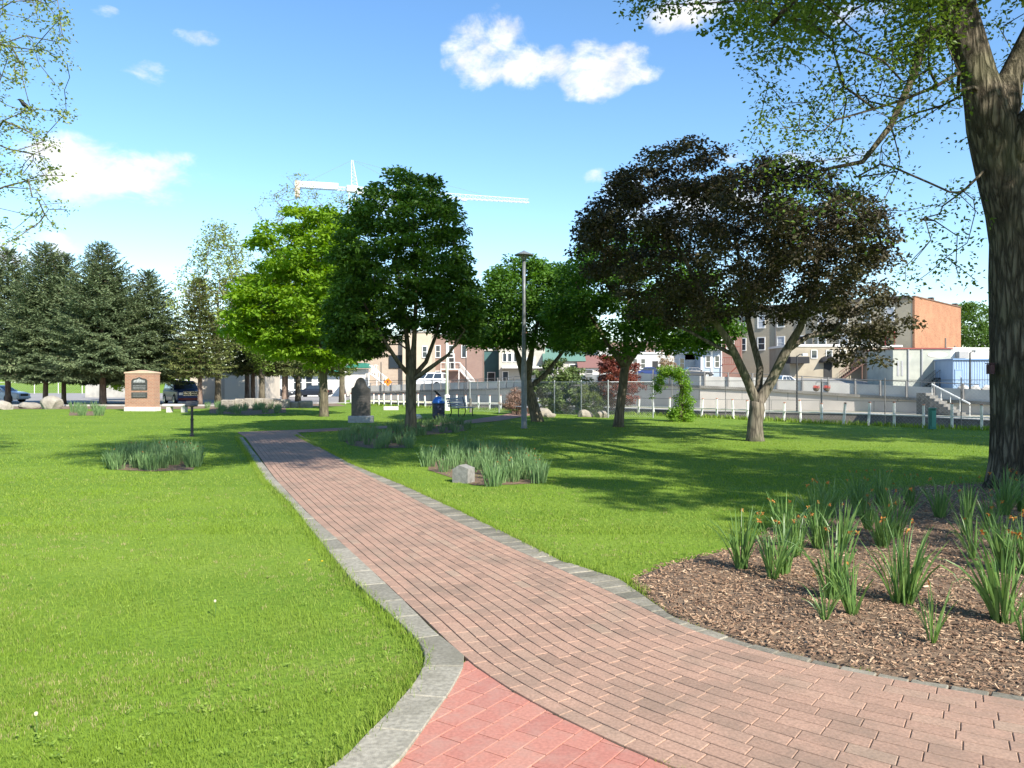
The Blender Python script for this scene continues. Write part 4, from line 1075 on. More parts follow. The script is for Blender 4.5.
# ---- T0: tree beyond the left edge, twigs hanging into the picture
b0 = (-16.0, 15.0); rs = np.random.RandomState(111)
vis = []
lev = [(20, 78, 14), (60, 70, 12), (105, 72, 12), (150, 55, 10), (185, 66, 12), (220, 70, 10)]
for py0, reach, n_ in lev:
    for _ in range(n_ * 2):
        px = rs.uniform(-140, reach) if rs.uniform() < .4 else rs.uniform(-20, reach)
        vis.append(W(px, py0 + rs.uniform(-24, 22) + (reach - px) * 0.08, 14.5 + rs.uniform(-1.2, 1.2), b0))
for _ in range(30): vis.append(W(rs.uniform(-60, 66), rs.uniform(-60, 20), 14.5 + rs.uniform(-1.2, 1.2), b0))
bird_p = P(25.5, 104, 14.4)
vis.append((bird_p.x - b0[0], bird_p.y - b0[1], bird_p.z - .13))
att = np.concatenate([np.array(vis), blob(rs, 150, (0, 0, 10), (4.6, 4.5, 4.5))])
make_tree('spring_tree', 'half-leafed tree whose fine twigs reach in from the left edge', (*b0, 0), [(0, 0, -.1, .4), (0, 0, 1, .3), (.1, 0, 3.5, .26), (.2, 0, 6, .2), (.2, 0, 9, .14), (.2, 0, 12, .08)],
          [[(.1, 0, 3.2, .1), (1.8, -.2, 4.2, .07), (4, -.4, 4.4, .035), (6.2, -.5, 4.6, .02)], [(.1, 0, 4, .1), (1.8, -.3, 5.2, .07), (4, -.4, 5.8, .035), (6.2, -.5, 6.1, .02)], [(.2, 0, 5.5, .1), (2, -.4, 7, .07), (4.2, -.5, 7.5, .04), (6.4, -.5, 7.9, .02)], [(.2, 0, 6, .1), (2, .5, 8, .07), (4, .8, 9.5, .04)]],
          att, dict(per=20, sigma=0.22, size=0.062, up=.4, flat=.6), L_PALE, BARK_GREY, 112, seg=.25, allnodes=.4, tip=.007)

# ---- hazy bare trees behind the bright maple
def bare(px, base_Y, topy, w, label, seed, lm, per=10, n=260, sz=.16):
    rs = np.random.RandomState(seed); x = (px - 512) / F * base_Y; zt_ = HC + (384 - topy) / F * base_Y; wr_ = w / F * base_Y
    att = crown_points(rs, n, [(zt_ * .25, wr_ * .5), (zt_ * .5, wr_), (zt_ * .8, wr_ * .8), (zt_, wr_ * .25)], (0, 0), shell=.3, noise=.2)
    return make_tree('spring_tree', label, (x, base_Y, 0), [(0, 0, -.1, .3), (0, 0, 1, .23), (0, 0, zt_ * .3, .19)],
              [[(0, 0, zt_ * .3, .12), (-wr_ * .2, 0, zt_ * .5, .07)], [(0, 0, zt_ * .3, .12), (wr_ * .2, 0, zt_ * .5, .07)], [(0, 0, zt_ * .3, .1), (0, 0, zt_ * .6, .05)]],
              att, dict(per=per, sigma=.6, size=sz, flat=.8), lm, BARK_GREY, seed, seg=.7, allnodes=.3, tip=.016)
bare(218, 62, 222, 45, 'tall thin-leaved spring tree rising behind the spruces left of the bright maple', 121, L_PALE, 14, 520, .2)
bare(262, 64, 268, 26, 'olive green spring tree close behind the left side of the bright maple', 122, L_ELM, 26, 260, .2)
bare(298, 72, 172, 52, 'tall almost bare tree rising highest behind the bright maple', 123, L_PALE, 7, 560, .17)
bare(342, 68, 192, 34, 'almost bare tree between the bright maple and the dark round maple', 124, L_PALE, 8, 320, .17)

# ---- spruces
def make_spruce(name, label, seed, h, r, zb, nm, bark, dens=1.0, cat='tree', group=None, loc=(0, 0, 0), rtop=.16, bend=0.0):
    rs = np.random.RandomState(seed); t = thing(name, label, cat, loc, 0, group)
    mb = MB(); mb.tube([(0, 0, -.1), (bend * .3, 0, .5), (bend, 0, h * .3), (bend * .6, 0, h * .7), (0, 0, h * .99)], [rtop * 1.45, rtop * 1.15, rtop * .9, rtop * .45, .015], 10)
    S0, D0, Ls, Wd = [], [], [], []
    z = zb
    while z < h * .985:
        u = (z - zb) / (h - zb); rr = r * (1 - u) ** 0.72 * (1 if u > .08 else .75 + 3 * u) + .12
        nb = max(6, int(10 - 3 * u)); a0 = rs.uniform(0, 6.28)
        for k in range(nb):
            a = a0 + 2 * math.pi * k / nb + rs.uniform(-.25, .25); L_ = rr * rs.uniform(.72, 1.15); ca, sa = math.cos(a), math.sin(a)
            sag = (.34 - .55 * u); pts = []
            for q in np.linspace(0, 1, 6):
                pts.append(np.array((ca * L_ * q, sa * L_ * q, z - sag * L_ * (q ** 1.1) + .22 * L_ * max(0, q - .55) ** 1.5 * 2 + (u * .3 * L_ * q))))
            mb.tube([tuple(p) for p in pts], [.035 * (1 - u * .6), .028, .022, .016, .01, .005], 4, cap=False)
            ntw = max(4, int(L_ / .14 * dens))
            for q in np.linspace(.18, 1, ntw):
                i = min(4, int(q * 5)); f_ = q * 5 - i; p = pts[i] * (1 - f_) + pts[i + 1] * f_
                dirb = pts[i + 1] - pts[i]; dirb /= np.linalg.norm(dirb)
                side = np.array((-sa, ca, 0)); tl = L_ * .42 * (1 - q * .72) * rs.uniform(.7, 1.2) + .12
                for sgn in (-1, 1):
                    dv = dirb * .75 + side * sgn * .8 + np.array((0, 0, -.22)); dv /= np.linalg.norm(dv)
                    nseg = max(1, int(tl / .22))
                    for s_ in range(nseg):
                        pp = p + dv * tl * s_ / nseg + rs.normal(0, .02, 3)
                        for _ in range(2):
                            d2 = dv + rs.normal(0, .35, 3) ; S0.append(pp); D0.append(d2 / np.linalg.norm(d2)); Ls.append(.30 * rs.uniform(.7, 1.2)); Wd.append(.085)
                d2 = dirb + rs.normal(0, .2, 3); S0.append(p); D0.append(d2 / np.linalg.norm(d2)); Ls.append(.32); Wd.append(.09)
        z += (.34 - .13 * u) * rs.uniform(.85, 1.15)
    for _ in range(14): S0.append(np.array((0, 0, h - rs.uniform(0, .5)))); D0.append(np.array((rs.normal(0, .25), rs.normal(0, .25), 1))); Ls.append(.3); Wd.append(.06)
    S0, D0, Ls, Wd = map(np.array, (S0, D0, Ls, Wd)); m_ = len(S0)
    up = rs.normal(0, .5, (m_, 3)); up[:, 2] += 1; sd = np.cross(D0, up); sd /= np.linalg.norm(sd, axis=1)[:, None]
    V = np.stack([S0, S0 + D0 * (Ls * .4)[:, None] + sd * (Wd / 2)[:, None], S0 + D0 * Ls[:, None], S0 + D0 * (Ls * .4)[:, None] - sd * (Wd / 2)[:, None]], 1).reshape(-1, 3)
    f = np.array([(0, 1, 2), (0, 2, 3)]); Fc = (np.arange(m_)[:, None, None] * 4 + f[None]).reshape(-1, 3)
    va = np.clip(.5 * rs.uniform(0, 1, m_) + .5 * (np.sin(S0[:, 0] * 2 + seed) * np.sin(S0[:, 2] * 1.7) * .5 + .5), 0, 1)
    mb.build('trunk', bark, t, smooth=True); link('crown', npmesh('crown', V, Fc, np.repeat(va, 2)), nm, t)
    return t
def gy(px, py): x, y = G(px, py); return (x, y, 0)
sp1 = make_spruce('spruce_tree', 'big blue-green spruce directly behind the brick monument, tallest of the row', 131, 12.0, 4.4, 2.8, L_NEED, BARK_SPRUCE, loc=gy(102.5, 405.5), rtop=.2)
sp2 = make_spruce('spruce_tree', 'spruce with its trunk rising beside the big pale boulder at the left', 132, 12.6, 4.1, 2.6, L_NEED, BARK_SPRUCE, loc=gy(45, 404.5), rtop=.17, bend=.1)
copy_thing(sp1, loc=gy(8, 403.5), rz=1.9, scale=(1, 1, 1.05), label='leftmost spruce of the row, its trunk in front of the white car')
copy_thing(sp2, loc=(G(64, 404)[0], 64.0, 0), rz=2.4, scale=(.95, .95, .96), label='spruce on a thin dark trunk between the boulder and the brick monument')
copy_thing(sp2, loc=(-33.6, 66, 0), rz=4.0, scale=(.85, .85, .9), label='smaller spruce on a dark trunk just left of the brick monument')
copy_thing(sp1, loc=(G(167, 404)[0] - .6, 62.0, 0), rz=0.9, scale=(.93, .93, .86), label='spruce in front of the dark blue and red truck')
sp3 = make_spruce('spruce_tree', 'thin dull green spruce with a pale trunk right of the parked truck', 133, 9.4, 2.5, 2.6, L_NEED2, BARK_SPRUCE, dens=.8, loc=gy(200, 405.5), rtop=.15)
copy_thing(sp3, loc=gy(253, 402.5), rz=1, scale=(1.15, 1.15, 1.12), label='dull spruce with a leaning trunk at the left end of the stone wall')
copy_thing(sp3, loc=gy(286, 402.8), rz=2.2, scale=(1.2, 1.2, 1.1), label='dull spruce at the right end of the stone wall')
copy_thing(sp3, loc=(-18.8, 66, 0), rz=3.2, scale=(1.1, 1.1, 1.1), label='dark spruce with a short trunk left of the bright maple trunk')
copy_thing(sp3, loc=gy(322, 408.5), rz=4.2, scale=(1.05, 1.05, 1.02), label='spruce whose trunk stands close behind the bright maple trunk')
copy_thing(sp3, loc=(-24.5, 74, 0), rz=5.0, scale=(1.3, 1.3, 1.25), label='dark spruce behind the stone wall near the storefront')

# ---- small background trees and shrubs
def roundtree(name, label, loc, h, r, lm, seed, n=160, per=40, size=.22, sigma=.6, zb=None, cat='tree', trunk_r=.16, bark=BARK_GREY, group=None):
    rs = np.random.RandomState(seed); zb = h * .25 if zb is None else zb
    att = crown_points(rs, n, [(zb, r * .45), (zb + (h - zb) * .35, r), (zb + (h - zb) * .7, r * .85), (h, r * .3)], (0, 0), shell=.4, noise=.16)
    return make_tree(name, label, loc, [(0, 0, -.1, trunk_r * 1.3), (0, 0, zb * .6 + .1, trunk_r), (0, 0, zb + (h - zb) * .2, trunk_r * .8)], [[(0, 0, zb + (h - zb) * .2, trunk_r * .5), (r * .2, 0, zb + (h - zb) * .6, trunk_r * .25)]],
                     att, dict(per=per, sigma=sigma, size=size, up=.4, flat=.6), lm, bark, seed, seg=.6, cat=cat, group=group)
roundtree('leafy_tree', 'low bright green tree showing between the spruce trunks left of the brick monument', (-38, 80, 0), 4.6, 3.4, L_BRIGHT, 141, zb=1.0, size=.26)
roundtree('leafy_tree', 'small green tree behind the top of the parked truck', (-33.0, 86, 0), 4.8, 2.2, L_BRIGHT, 142, zb=1.0, size=.26, n=110)
tr = roundtree('leafy_tree', 'green leafy tree beyond the blue shed at the far right', (86, 150, 1.2), 15.5, 7.5, L_FAR, 143, n=260, per=46, size=.5, sigma=1.3, zb=3, trunk_r=.4)
copy_thing(tr, loc=(99, 152, 1.2), rz=1.4, scale=(1, 1, .9), label='green tree beyond the blue shed, half hidden behind the old trunk')
copy_thing(tr, loc=(-120, 190, 4), rz=.4, scale=(1.3, 1.3, .55), label='dark tree on the grassy bank behind the white car')
copy_thing(tr, loc=(-103, 196, 4), rz=2.4, scale=(1.2, 1.2, .55), label='dark tree on the grassy bank behind the leaning spruce trunk')
copy_thing(tr, loc=(-88, 205, 2), rz=3.4, scale=(1.2, 1.2, .7), label='dark tree behind the bank seen left of the brick monument')
# shrubs by the creek fence
sh = roundtree('shrub', 'mounded yellow-green shrub behind the creek fence by the pale rocks', (4.2, 42.2, 0), 1.55, 1.15, leafmat('shrub_leaf', (.06, .10, .02), (.16, .20, .04), .3), 151, n=160, per=80, size=.085, sigma=.2, zb=.15, cat='shrub', trunk_r=.03)
pinebush = roundtree('pine_bush', 'open grey-green pine bush reaching above the creek fence', (2.4, 43.5, 0), 2.9, 1.7, leafmat('pine_leaf', (.06, .10, .035), (.17, .23, .07), .2), 152, n=150, per=80, size=.15, sigma=.26, zb=.2, cat='shrub', trunk_r=.05)
roundtree('shrub', 'dry pinkish-brown shrub behind the fence right of the leaning maple trunk', (0.35, 42.5, 0), 1.35, .85, leafmat('dry_leaf', (.22, .13, .10), (.34, .24, .18), .2), 153, n=110, per=60, size=.07, sigma=.2, zb=.1, cat='shrub', trunk_r=.03)
roundtree('copper_shrub', 'copper red-leaved young tree behind the slim maple trunk', (5.6, 42.0, 0), 3.5, 1.35, leafmat('copper_leaf', (.13, .03, .025), (.26, .085, .05), .25), 154, n=190, per=60, size=.11, sigma=.22, zb=.4, cat='shrub', trunk_r=.05)
roundtree('shrub', 'ochre leafed young tree in front of the white house front', (P(667, 360, 100).x, 100, 1.4), 4.2, 1.5, leafmat('ochre_leaf', (.22, .14, .07), (.34, .24, .13), .2), 155, n=60, per=30, size=.18, sigma=.35, zb=1.2, cat='tree', trunk_r=.1)
# weeping mulberry
bw = G(681, 421.5); rs = np.random.RandomState(161)
wm = thing('weeping_tree', 'small weeping tree with a hooked ivy-green crown beside the creek fence', 'tree', (*bw, 0))
s_ = bw[1] / F
def ww(px, py, dy=0): return ((px - 681) * s_, dy, (421.5 - py) * s_)
mb = MB(); mb.tube([ww(681, 423), ww(681, 400), ww(682, 388), ww(679, 378), ww(671, 374), ww(663, 378)], [.12, .1, .09, .08, .05, .03], 8)
mb.tube([ww(682, 420, .1), ww(684, 405, .15), ww(681, 390, .05)], [.06, .05, .04], 6); mb.build('trunk', BARK_GREY, wm, smooth=True)
cs = []
for px, py, sx, sz, n_ in ((660, 378, 5, 7, 26), (658, 388, 3, 6, 12), (668, 371, 7, 4, 30), (678, 374, 7, 6, 34), (686, 385, 3.5, 9, 34), (688, 398, 3, 8, 22), (676, 413, 6, 8, 50), (687, 413, 6, 8, 50), (678, 400, 3, 6, 12)):
    for _ in range(n_): cs.append(ww(px + rs.normal(0, sx * .5), py + rs.normal(0, sz * .5), rs.normal(0, .28)))
V, Fc, va = leaves(rs, np.array(cs), per=26, sigma=.16, size=.085, up=.3, droop=.3, flat=1.0)
link('crown', npmesh('crown', V, Fc, va), leafmat('mulberry_leaf', (.07, .17, .015), (.20, .34, .03), .3), wm)

# ================================================================== DAFFODILS
M_DAF = leafmat('daffodil_leaf', (0.065, 0.145, 0.038), (0.18, 0.285, 0.075), 0.28, 0.42, 0.45)
M_DAF2 = leafmat('daffodil_leaf_glaucous', (0.075, 0.150, 0.055), (0.18, 0.28, 0.105), 0.2, 0.5, 0.4)
M_WILT = leafmat('wilted_orange_petal', (0.30, 0.11, 0.03), (0.50, 0.24, 0.06), 0.25, 0.7, 0.2)
M_WHITE = leafmat('pale_petal', (0.6, 0.55, 0.35), (0.75, 0.7, 0.5), 0.2, 0.7, 0.2)
def daffodil(seed, h=0.5, nb=34, nf=4, spread=0.10, fan=0.16, wide=0.016, m=M_DAF, fm=M_WILT, segs=6):
    rs = np.random.RandomState(seed); t = thing('daffodil_clump', 'daffodil clump', 'daffodil')
    V = []; Fc = []; va = []
    for _ in range(nb):
        a = rs.uniform(0, 6.28); rb = spread * math.sqrt(rs.uniform()) * .7; x0, y0 = rb * math.cos(a), rb * math.sin(a)
        L_ = h * rs.uniform(.62, 1.06); out = rs.uniform(.02, 1) * fan / .16 * .42; a2 = a + rs.normal(0, .5); w = wide * rs.uniform(.7, 1.15)
        tw = rs.uniform(0, 6.28); base = len(V); fold = rs.uniform() < .12; curl = rs.uniform(.1, 1.3)
        p = np.array((x0, y0, 0.0)); th = out * .5
        for s_ in range(segs + 1):
            q = s_ / segs
            ww_ = w * (1 - .25 * q) if q < .75 else w * (1 - .25 * q) * max(.12, (1 - q) / .25)
            sd = np.array((math.cos(tw + q * .7), math.sin(tw + q * .7), 0)) * ww_ / 2
            V.append(p - sd); V.append(p + sd)
            if s_ < segs:
                th2 = th + out * curl * q * q * 1.4 + (1.6 * q if fold and q > .55 else 0)
                d = np.array((math.sin(th2) * math.cos(a2), math.sin(th2) * math.sin(a2), math.cos(th2))); p = p + d * L_ / segs
                Fc.append((base + 2 * s_, base + 2 * s_ + 1, base + 2 * s_ + 3, base + 2 * s_ + 2)); va.append(np.clip(rs.uniform(0, 1) * .7 + .3 * (1 - q), 0, 1))
    link('leaves', npmesh('leaves', V, Fc, va), m, t)
    for _ in range(nf):
        a = rs.uniform(0, 6.28); d = rs.uniform(.03, .28) * h; z = h * rs.uniform(.82, 1.0)
        mb = MB(); mb.tube([(0, 0, 0), (math.cos(a) * d * .3, math.sin(a) * d * .3, z * .6), (math.cos(a) * d, math.sin(a) * d, z), (math.cos(a) * (d + .02), math.sin(a) * (d + .02), z - .002)], [.004, .0035, .003, .004], 5)
        st = mb.build('stalk', m, t)
        c = np.array((math.cos(a) * (d + .025), math.sin(a) * (d + .025), z - .008))
        mb = MB(); ps = []
        for k in range(8):
            dv = rs.normal(0, 1, 3); dv[2] -= .5; dv /= np.linalg.norm(dv); s2 = np.cross(dv, rs.normal(0, 1, 3)); s2 /= np.linalg.norm(s2); L_ = rs.uniform(.016, .032)
            mb.cur = rs.uniform(0, 1)
            mb.add([c, c + dv * L_ * .5 + s2 * .006, c + dv * L_, c + dv * L_ * .5 - s2 * .006], [(0, 1, 2), (0, 2, 3)])
        mb.build('flower', fm, st)
    return t
near = [(741, 568, .56, 'at the left end of the mulch bed, first in the front row'), (773, 579, .52, 'second from the left in the mulch bed beside the brick path'), (784, 574, .50, 'close behind the second one from the left of the mulch bed'),
        (825, 621, .34, 'small and low in the middle of the mulch bed nearest the path'), (852, 616, .45, 'narrow and upright just right of the small low one in the mulch bed'), (833, 600, .58, 'tall and leafy behind the small low one in the mulch bed'),
        (903, 604, .60, 'tallest and fullest in the middle of the mulch bed'), (932.6, 643, .40, 'small and alone at the front right of the mulch bed'), (1003, 621, .62, 'large and bushy at the right edge of the mulch bed'),
        (1026, 642, .36, 'low and cut off by the right edge of the picture')]
protos = [daffodil(200 + k, h=.5, nb=nb, nf=nf, spread=sp, fan=fn) for k, (nb, nf, sp, fn) in enumerate([(40, 3, .065, .34), (32, 2, .055, .34), (18, 1, .035, .40), (52, 3, .08, .36), (26, 1, .045, .38), (18, 0, .04, .36)])]
pick = [0, 1, 1, 2, 4, 0, 3, 2, 3, 5]
used = set()
def putclump(k, x, y, h, rz, label, group=None, z=0.028):
    s_ = h / .5
    if k in used: o = copy_thing(protos[k], (x, y, z), rz, s_, label, group)
    else: o = protos[k]; used.add(k); o.location = (x, y, z); o.rotation_euler.z = rz; o.scale = (s_,) * 3; o['label'] = label
    if group: o['group'] = group
    return o
for i, (px, py, h, lab) in enumerate(near):
    x, y = G(px, py, .03); putclump(pick[i], x, y, h * 1.0, i * 1.3, 'daffodil clump ' + lab, 'daffodils in the mulch bed')
rs = np.random.RandomState(210)
back = [(800, 556), (818, 548), (838, 552), (858, 545), (880, 548), (790, 545), (812, 530), (845, 533), (870, 530), (900, 538), (925, 545), (950, 552), (975, 560), (990, 548), (1005, 570), (1018, 555), (1030, 575), (965, 535), (990, 528), (1015, 535),
        (832, 518), (860, 515), (890, 520), (915, 525), (940, 518), (880, 506), (910, 506), (945, 503), (970, 512), (1000, 515), (1025, 512), (985, 500), (1010, 500), (1040, 505), (860, 505), (930, 497)]
for i, (px, py) in enumerate(back):
    if 905 < px < 945 and py > 530 or i % 4 == 3: continue
    x, y = G(px + rs.uniform(-5, 5), py, .03)
    putclump([0, 3, 4, 1, 3][i % 5], x, y, .50 * rs.uniform(.85, 1.1), rs.uniform(0, 6), 'shaded daffodil clump near the old tree at the back of the mulch bed', 'shaded daffodils near the old tree')
far_protos = [daffodil(230 + k, h=.45, nb=52, nf=nf, spread=.20, fan=.24, wide=.018, m=M_DAF2, segs=4) for k, nf in enumerate((1, 0, 1))]
usedf = set()
def fill(poly, n, seed, label, group, h=.42):
    n = int(n * 1.4)
    rs = np.random.RandomState(seed); p = np.array(poly); (x0, y0), (x1, y1) = p.min(0), p.max(0); pts = []
    tries = 0
    while len(pts) < n and tries < 4000:
        tries += 1
        x, y = rs.uniform(x0, x1), rs.uniform(y0, y1)
        if inpoly(np.array([x]), np.array([y]), poly)[0] and all((x - a) ** 2 + (y - b) ** 2 > .055 for a, b in pts): pts.append((x, y))
    for i, (x, y) in enumerate(pts):
        k = i % 3; s_ = h / .45 * rs.uniform(.82, 1.15)
        if k in usedf: o = copy_thing(far_protos[k], (x, y, .006), rs.uniform(0, 6), s_, label, group)
        else: usedf.add(k); o = far_protos[k]; o.location = (x, y, .006); o.scale = (s_,) * 3; o['label'] = label; o['group'] = group
fill(gp([(110, 470), (115, 458), (150, 453), (195, 456), (202, 468), (150, 471)]), 30, 301, 'grey-green daffodil clump in the small bed on the left lawn', 'daffodils on the left lawn', .40)
fill(gp([(420, 468), (424, 459), (470, 453), (518, 456), (552, 474), (548, 485), (500, 485), (488, 488), (486, 474), (455, 474), (440, 474)]), 34, 302, 'daffodil clump in the bed around the small grey stone block', 'daffodils around the small stone', .40)
fill(bed_midback, 26, 303, 'daffodil clump in the bed between the path and the round maple', 'daffodils left of the round maple', .36)
fill(bed_tree, 26, 304, 'daffodil clump in the bed behind the round maple trunk', 'daffodils behind the round maple', .36)
fill(bed_far, 26, 305, 'dark leafy clump in the long bed before the low stone wall', 'plants before the low stone wall', .5)
fill(bed_farleft, 9, 306, 'leafy clump in the small bed left of the brick monument', 'plants left of the brick monument', .6)
for px, py, lab in ((215, 617, 'white dandelion seed head standing in the left lawn'), (36, 738, 'white dandelion seed head near the lower left corner'), (166, 455, 'pale flower among the daffodils on the left lawn')):
    x, y = G(px, py); t = thing('dandelion', lab, 'flower', (x, y, 0)); mb = MB(); mb.tube([(0, 0, 0), (.005, 0, .06), (0, 0, .11)], .0025, 5); mb.build('stalk', M_DAF, t)
    mb = MB(); mb.lathe([(.002, .101), (.007, .103), (.009, .11), (.007, .117), (.003, .119)], 10); mb.build('flower', M_WHITE, t)
for px, py in ((309, 566), (322, 567)):
    x, y = G(px, py); t = thing('dandelion', 'yellow dandelion in the lawn beside the left path edging', 'flower', (x, y, 0), group='yellow dandelions'); mb = MB(); mb.tube([(0, 0, 0), (.003, 0, .05)], .0025, 5); mb.build('stalk', M_DAF, t)
    mb = MB(); mb.lathe([(.003, .045), (.009, .05), (.012, .055), (.005, .058)], 10); mb.build('flower', mat('dandelion_yellow', (.6, .42, .02), .7), t)

# ================================================================== PARK FURNITURE
m_granite = mat('dark_granite', (0.045, 0.040, 0.038), 0.35, (0.075, 0.068, 0.062), 60, 3, 0.05)
m_greyst = mat('grey_stone', (0.36, 0.36, 0.36), 0.8, (0.28, 0.28, 0.28), 12, 6, 0.3)
m_white = mat('white_paint', (0.78, 0.77, 0.74), 0.6, (0.66, 0.65, 0.61), 6, 5)
m_lime = mat('pale_limestone', (0.62, 0.58, 0.52), 0.85, (0.50, 0.47, 0.42), 5, 6, 0.3)
# headstone-like memorial
x, y = G(361, 422.5); k = y / F
ms = thing('memorial_stone', 'upright dark granite memorial with a rounded top on a grey base', 'monument', (x, y, 0), R(4))
mb = MB(); mb.cbox((0, 0, .14), (24.5 * k, .5, .28), .02); mb.build('base', m_greyst, ms)
w = 9.2 * k; zt_ = 45 * k; zs = 34 * k
pr = [(-w, .28), (w, .28), (w, zs), (w * .72, zs + .08)] + [(w * .62 * math.cos(a), zs + .1 + (zt_ - zs - .1) * math.sin(a)) for a in np.linspace(.25, math.pi - .25, 9)] + [(-w * .72, zs + .08), (-w, zs)]
mb = MB(); mb.prism_y(pr, -.12, .14); mb.build('tablet', m_granite, ms)
mb = MB(); c0 = (0, zs + .12)
mb.prism_y([(c0[0] + .14 * math.cos(a), c0[1] + .14 * math.sin(a)) for a in np.linspace(0, 2 * math.pi, 14)[:-1]], -.128, -.119); mb.build('carved_panel', mat('granite_carved', (.10, .092, .085), .7), ms)
mb = MB()
for i in range(5): mb.box((0, -.122, zs - .22 - i * .1), (.34 - (i % 2) * .1, .008, .02))
mb.build('inscription', MATS['granite_carved'], ms)
# brick monument
x, y = G(142.5, 411); k = y / F; w = 31 * k / 2
bm_ = thing('brick_monument', 'orange brick memorial pier with two dark plaques and a shallow peaked top', 'monument', (x, y, 0), R(-7))
m_obr = brickmat('orange_brick', (0.40, 0.20, 0.125), (0.30, 0.14, 0.09), (0.34, 0.28, 0.22), .21, .08, stain=(0.38, 0.21, 0.14))
mb = MB(); zt_ = 37.5 * k; mb.prism_y([(-w, .25), (w, .25), (w, zt_), (-w, zt_)], -.3, .3); mb.build('pier', m_obr, bm_)
mb = MB(); mb.prism_y([(-w - .04, zt_), (w + .04, zt_), (w + .04, zt_ + .07), (0, zt_ + .2), (-w - .04, zt_ + .07)], -.34, .34); mb.build('cap', mat('tan_cap', (.60, .42, .30), .85, (.52, .36, .26), 4), bm_)
mb = MB(); mb.cbox((0, 0, .125), (2 * w + .1, .7, .25), .02); mb.build('base', m_lime, bm_)
m_pl = mat('dark_bronze', (.045, .045, .045), .35, (.09, .09, .085), 14, 3, metal=.3)
pw = 8.3 * k; za, zb_ = 21 * k, 30.5 * k
mb = MB(); mb.prism_y([(-pw, za), (pw, za), (pw, zb_), (pw * .8, zb_ + .1), (pw * .45, zb_ + .12)] + [(0, zb_ + .2)] + [(-pw * .45, zb_ + .12), (-pw * .8, zb_ + .1), (-pw, zb_)], -.335, -.3)
p1 = mb.build('plaque', m_pl, bm_)
mb = MB(); m_rel = mat('plaque_relief', (.42, .42, .41), .5, (.2, .2, .2), 9, 4)
mb.prism_y([(-pw * .75, zb_ - .12), (pw * .75, zb_ - .12), (pw * .7, zb_), (pw * .2, zb_ + .06), (0, zb_ + .13), (-pw * .2, zb_ + .06), (-pw * .7, zb_)], -.343, -.336)
for i in range(3): mb.box((0, -.34, za + .07 + i * .09), (pw * 1.6, .008, .022))
mb.build('relief', m_rel, p1)
mb = MB(); mb.box((0, -.318, 16 * k), (2 * pw, .036, 5.4 * k)); p2 = mb.build('plaque', m_pl, bm_)
mb = MB()
for i in range(3): mb.box((0, -.34, 16 * k - .08 + i * .08), (pw * 1.6, .008, .02))
mb.build('inscription', mat('plaque_letters', (.22, .22, .21), .5), p2)
# stone bench
x, y = G(177, 412.3); k = y / F
sb = thing('stone_bench', 'low white stone bench on two block legs beside the brick monument', 'bench', (x, y, 0), R(-4))
mb = MB(); mb.cbox((0, 0, .41), (27 * k, .45, .12), .02); mb.build('seat', m_lime, sb)
for s_ in (-1, 1): mb = MB(); mb.cbox((s_ * 7.6 * k, 0, .175), (.24, .36, .35), .015); mb.build('leg', m_lime, sb)
# black sign post
x, y = G(192, 436.5); k = y / F
sp = thing('sign_post', 'short black post carrying a tilted information plaque on the left lawn', 'sign', (x, y, 0), R(12))
mb = MB(); mb.lathe([(.07, 0), (.07, .04), (.045, .07), (.045, .5), (.055, .52), (.04, .56), (.038, .95)], 12); mb.build('post', m_darkmetal, sp, smooth=False)
mb = MB(); mb.box((0, -.02, 1.0), (.36, .26, .035), tilt=Matrix.Rotation(R(32), 3, 'X')); mb.box((0, 0, .94), (.12, .1, .08)); mb.build('plaque', m_pl, sp)
# small stone block in bed
x, y = G(463.5, 482.5)
mb = MB(); mb.prism_y([(-.15, 0), (.14, 0), (.14, .24), (-.03, .29), (-.15, .22)], -.10, .12)
o = mb.build('stone_block', mat('marker_stone', (.27, .26, .24), .85, (.18, .175, .16), 14, 6, .4), None, loc=(x, y, 0)); o.rotation_euler.z = R(-28); tag(o, 'small grey stone block with a sloping top among the daffodils', 'stone')
x, y = G(286 + 129, 414) if False else G(415, 419); o = link('rock', rock(5, .35, .25, .22), m_lime); o.location = (x, y, 0); tag(o, 'small pale stone lying behind the round maple trunk', 'stone')
x, y = G(167, 452); o = link('rock', rock(6, .12, .1, .1), m_lime); o.location = (x, y, 0); tag(o, 'little white stone among the daffodils on the left lawn', 'stone')
x, y = G(391, 410); mb = MB(); mb.cbox((0, 0, .11), (.9, .35, .22), .03); o = mb.build('stone_block', m_lime, loc=(x, y, 0)); tag(o, 'low pale stone slab on the grass near the creek fence', 'stone')
# boulders on the left
m_bould = mat('pale_boulder', (0.34, 0.305, 0.25), 0.95, (0.22, 0.195, 0.16), 2.2, 8, 1.0, 5, dist=.08)
for (px, py, sx, sy, sz, sd, lab) in ((51, 409, .78, .6, .66, 11, 'largest pale boulder, in front of the spruce trunks at the left'), (3, 409.5, .65, .5, .42, 12, 'pale boulder cut off by the left edge of the picture'), (30, 408.5, .8, .5, .34, 13, 'low flat pale boulder between the two larger ones'), (79, 411, .26, .2, .18, 14, 'small white stone in the leafy bed left of the brick monument')):
    x, y = G(px, py); o = link('boulder', rock(sd, sx, sy, sz), m_bould if sd != 14 else m_lime, smooth=False); o.location = (x, y, 0); tag(o, lab, 'boulder')
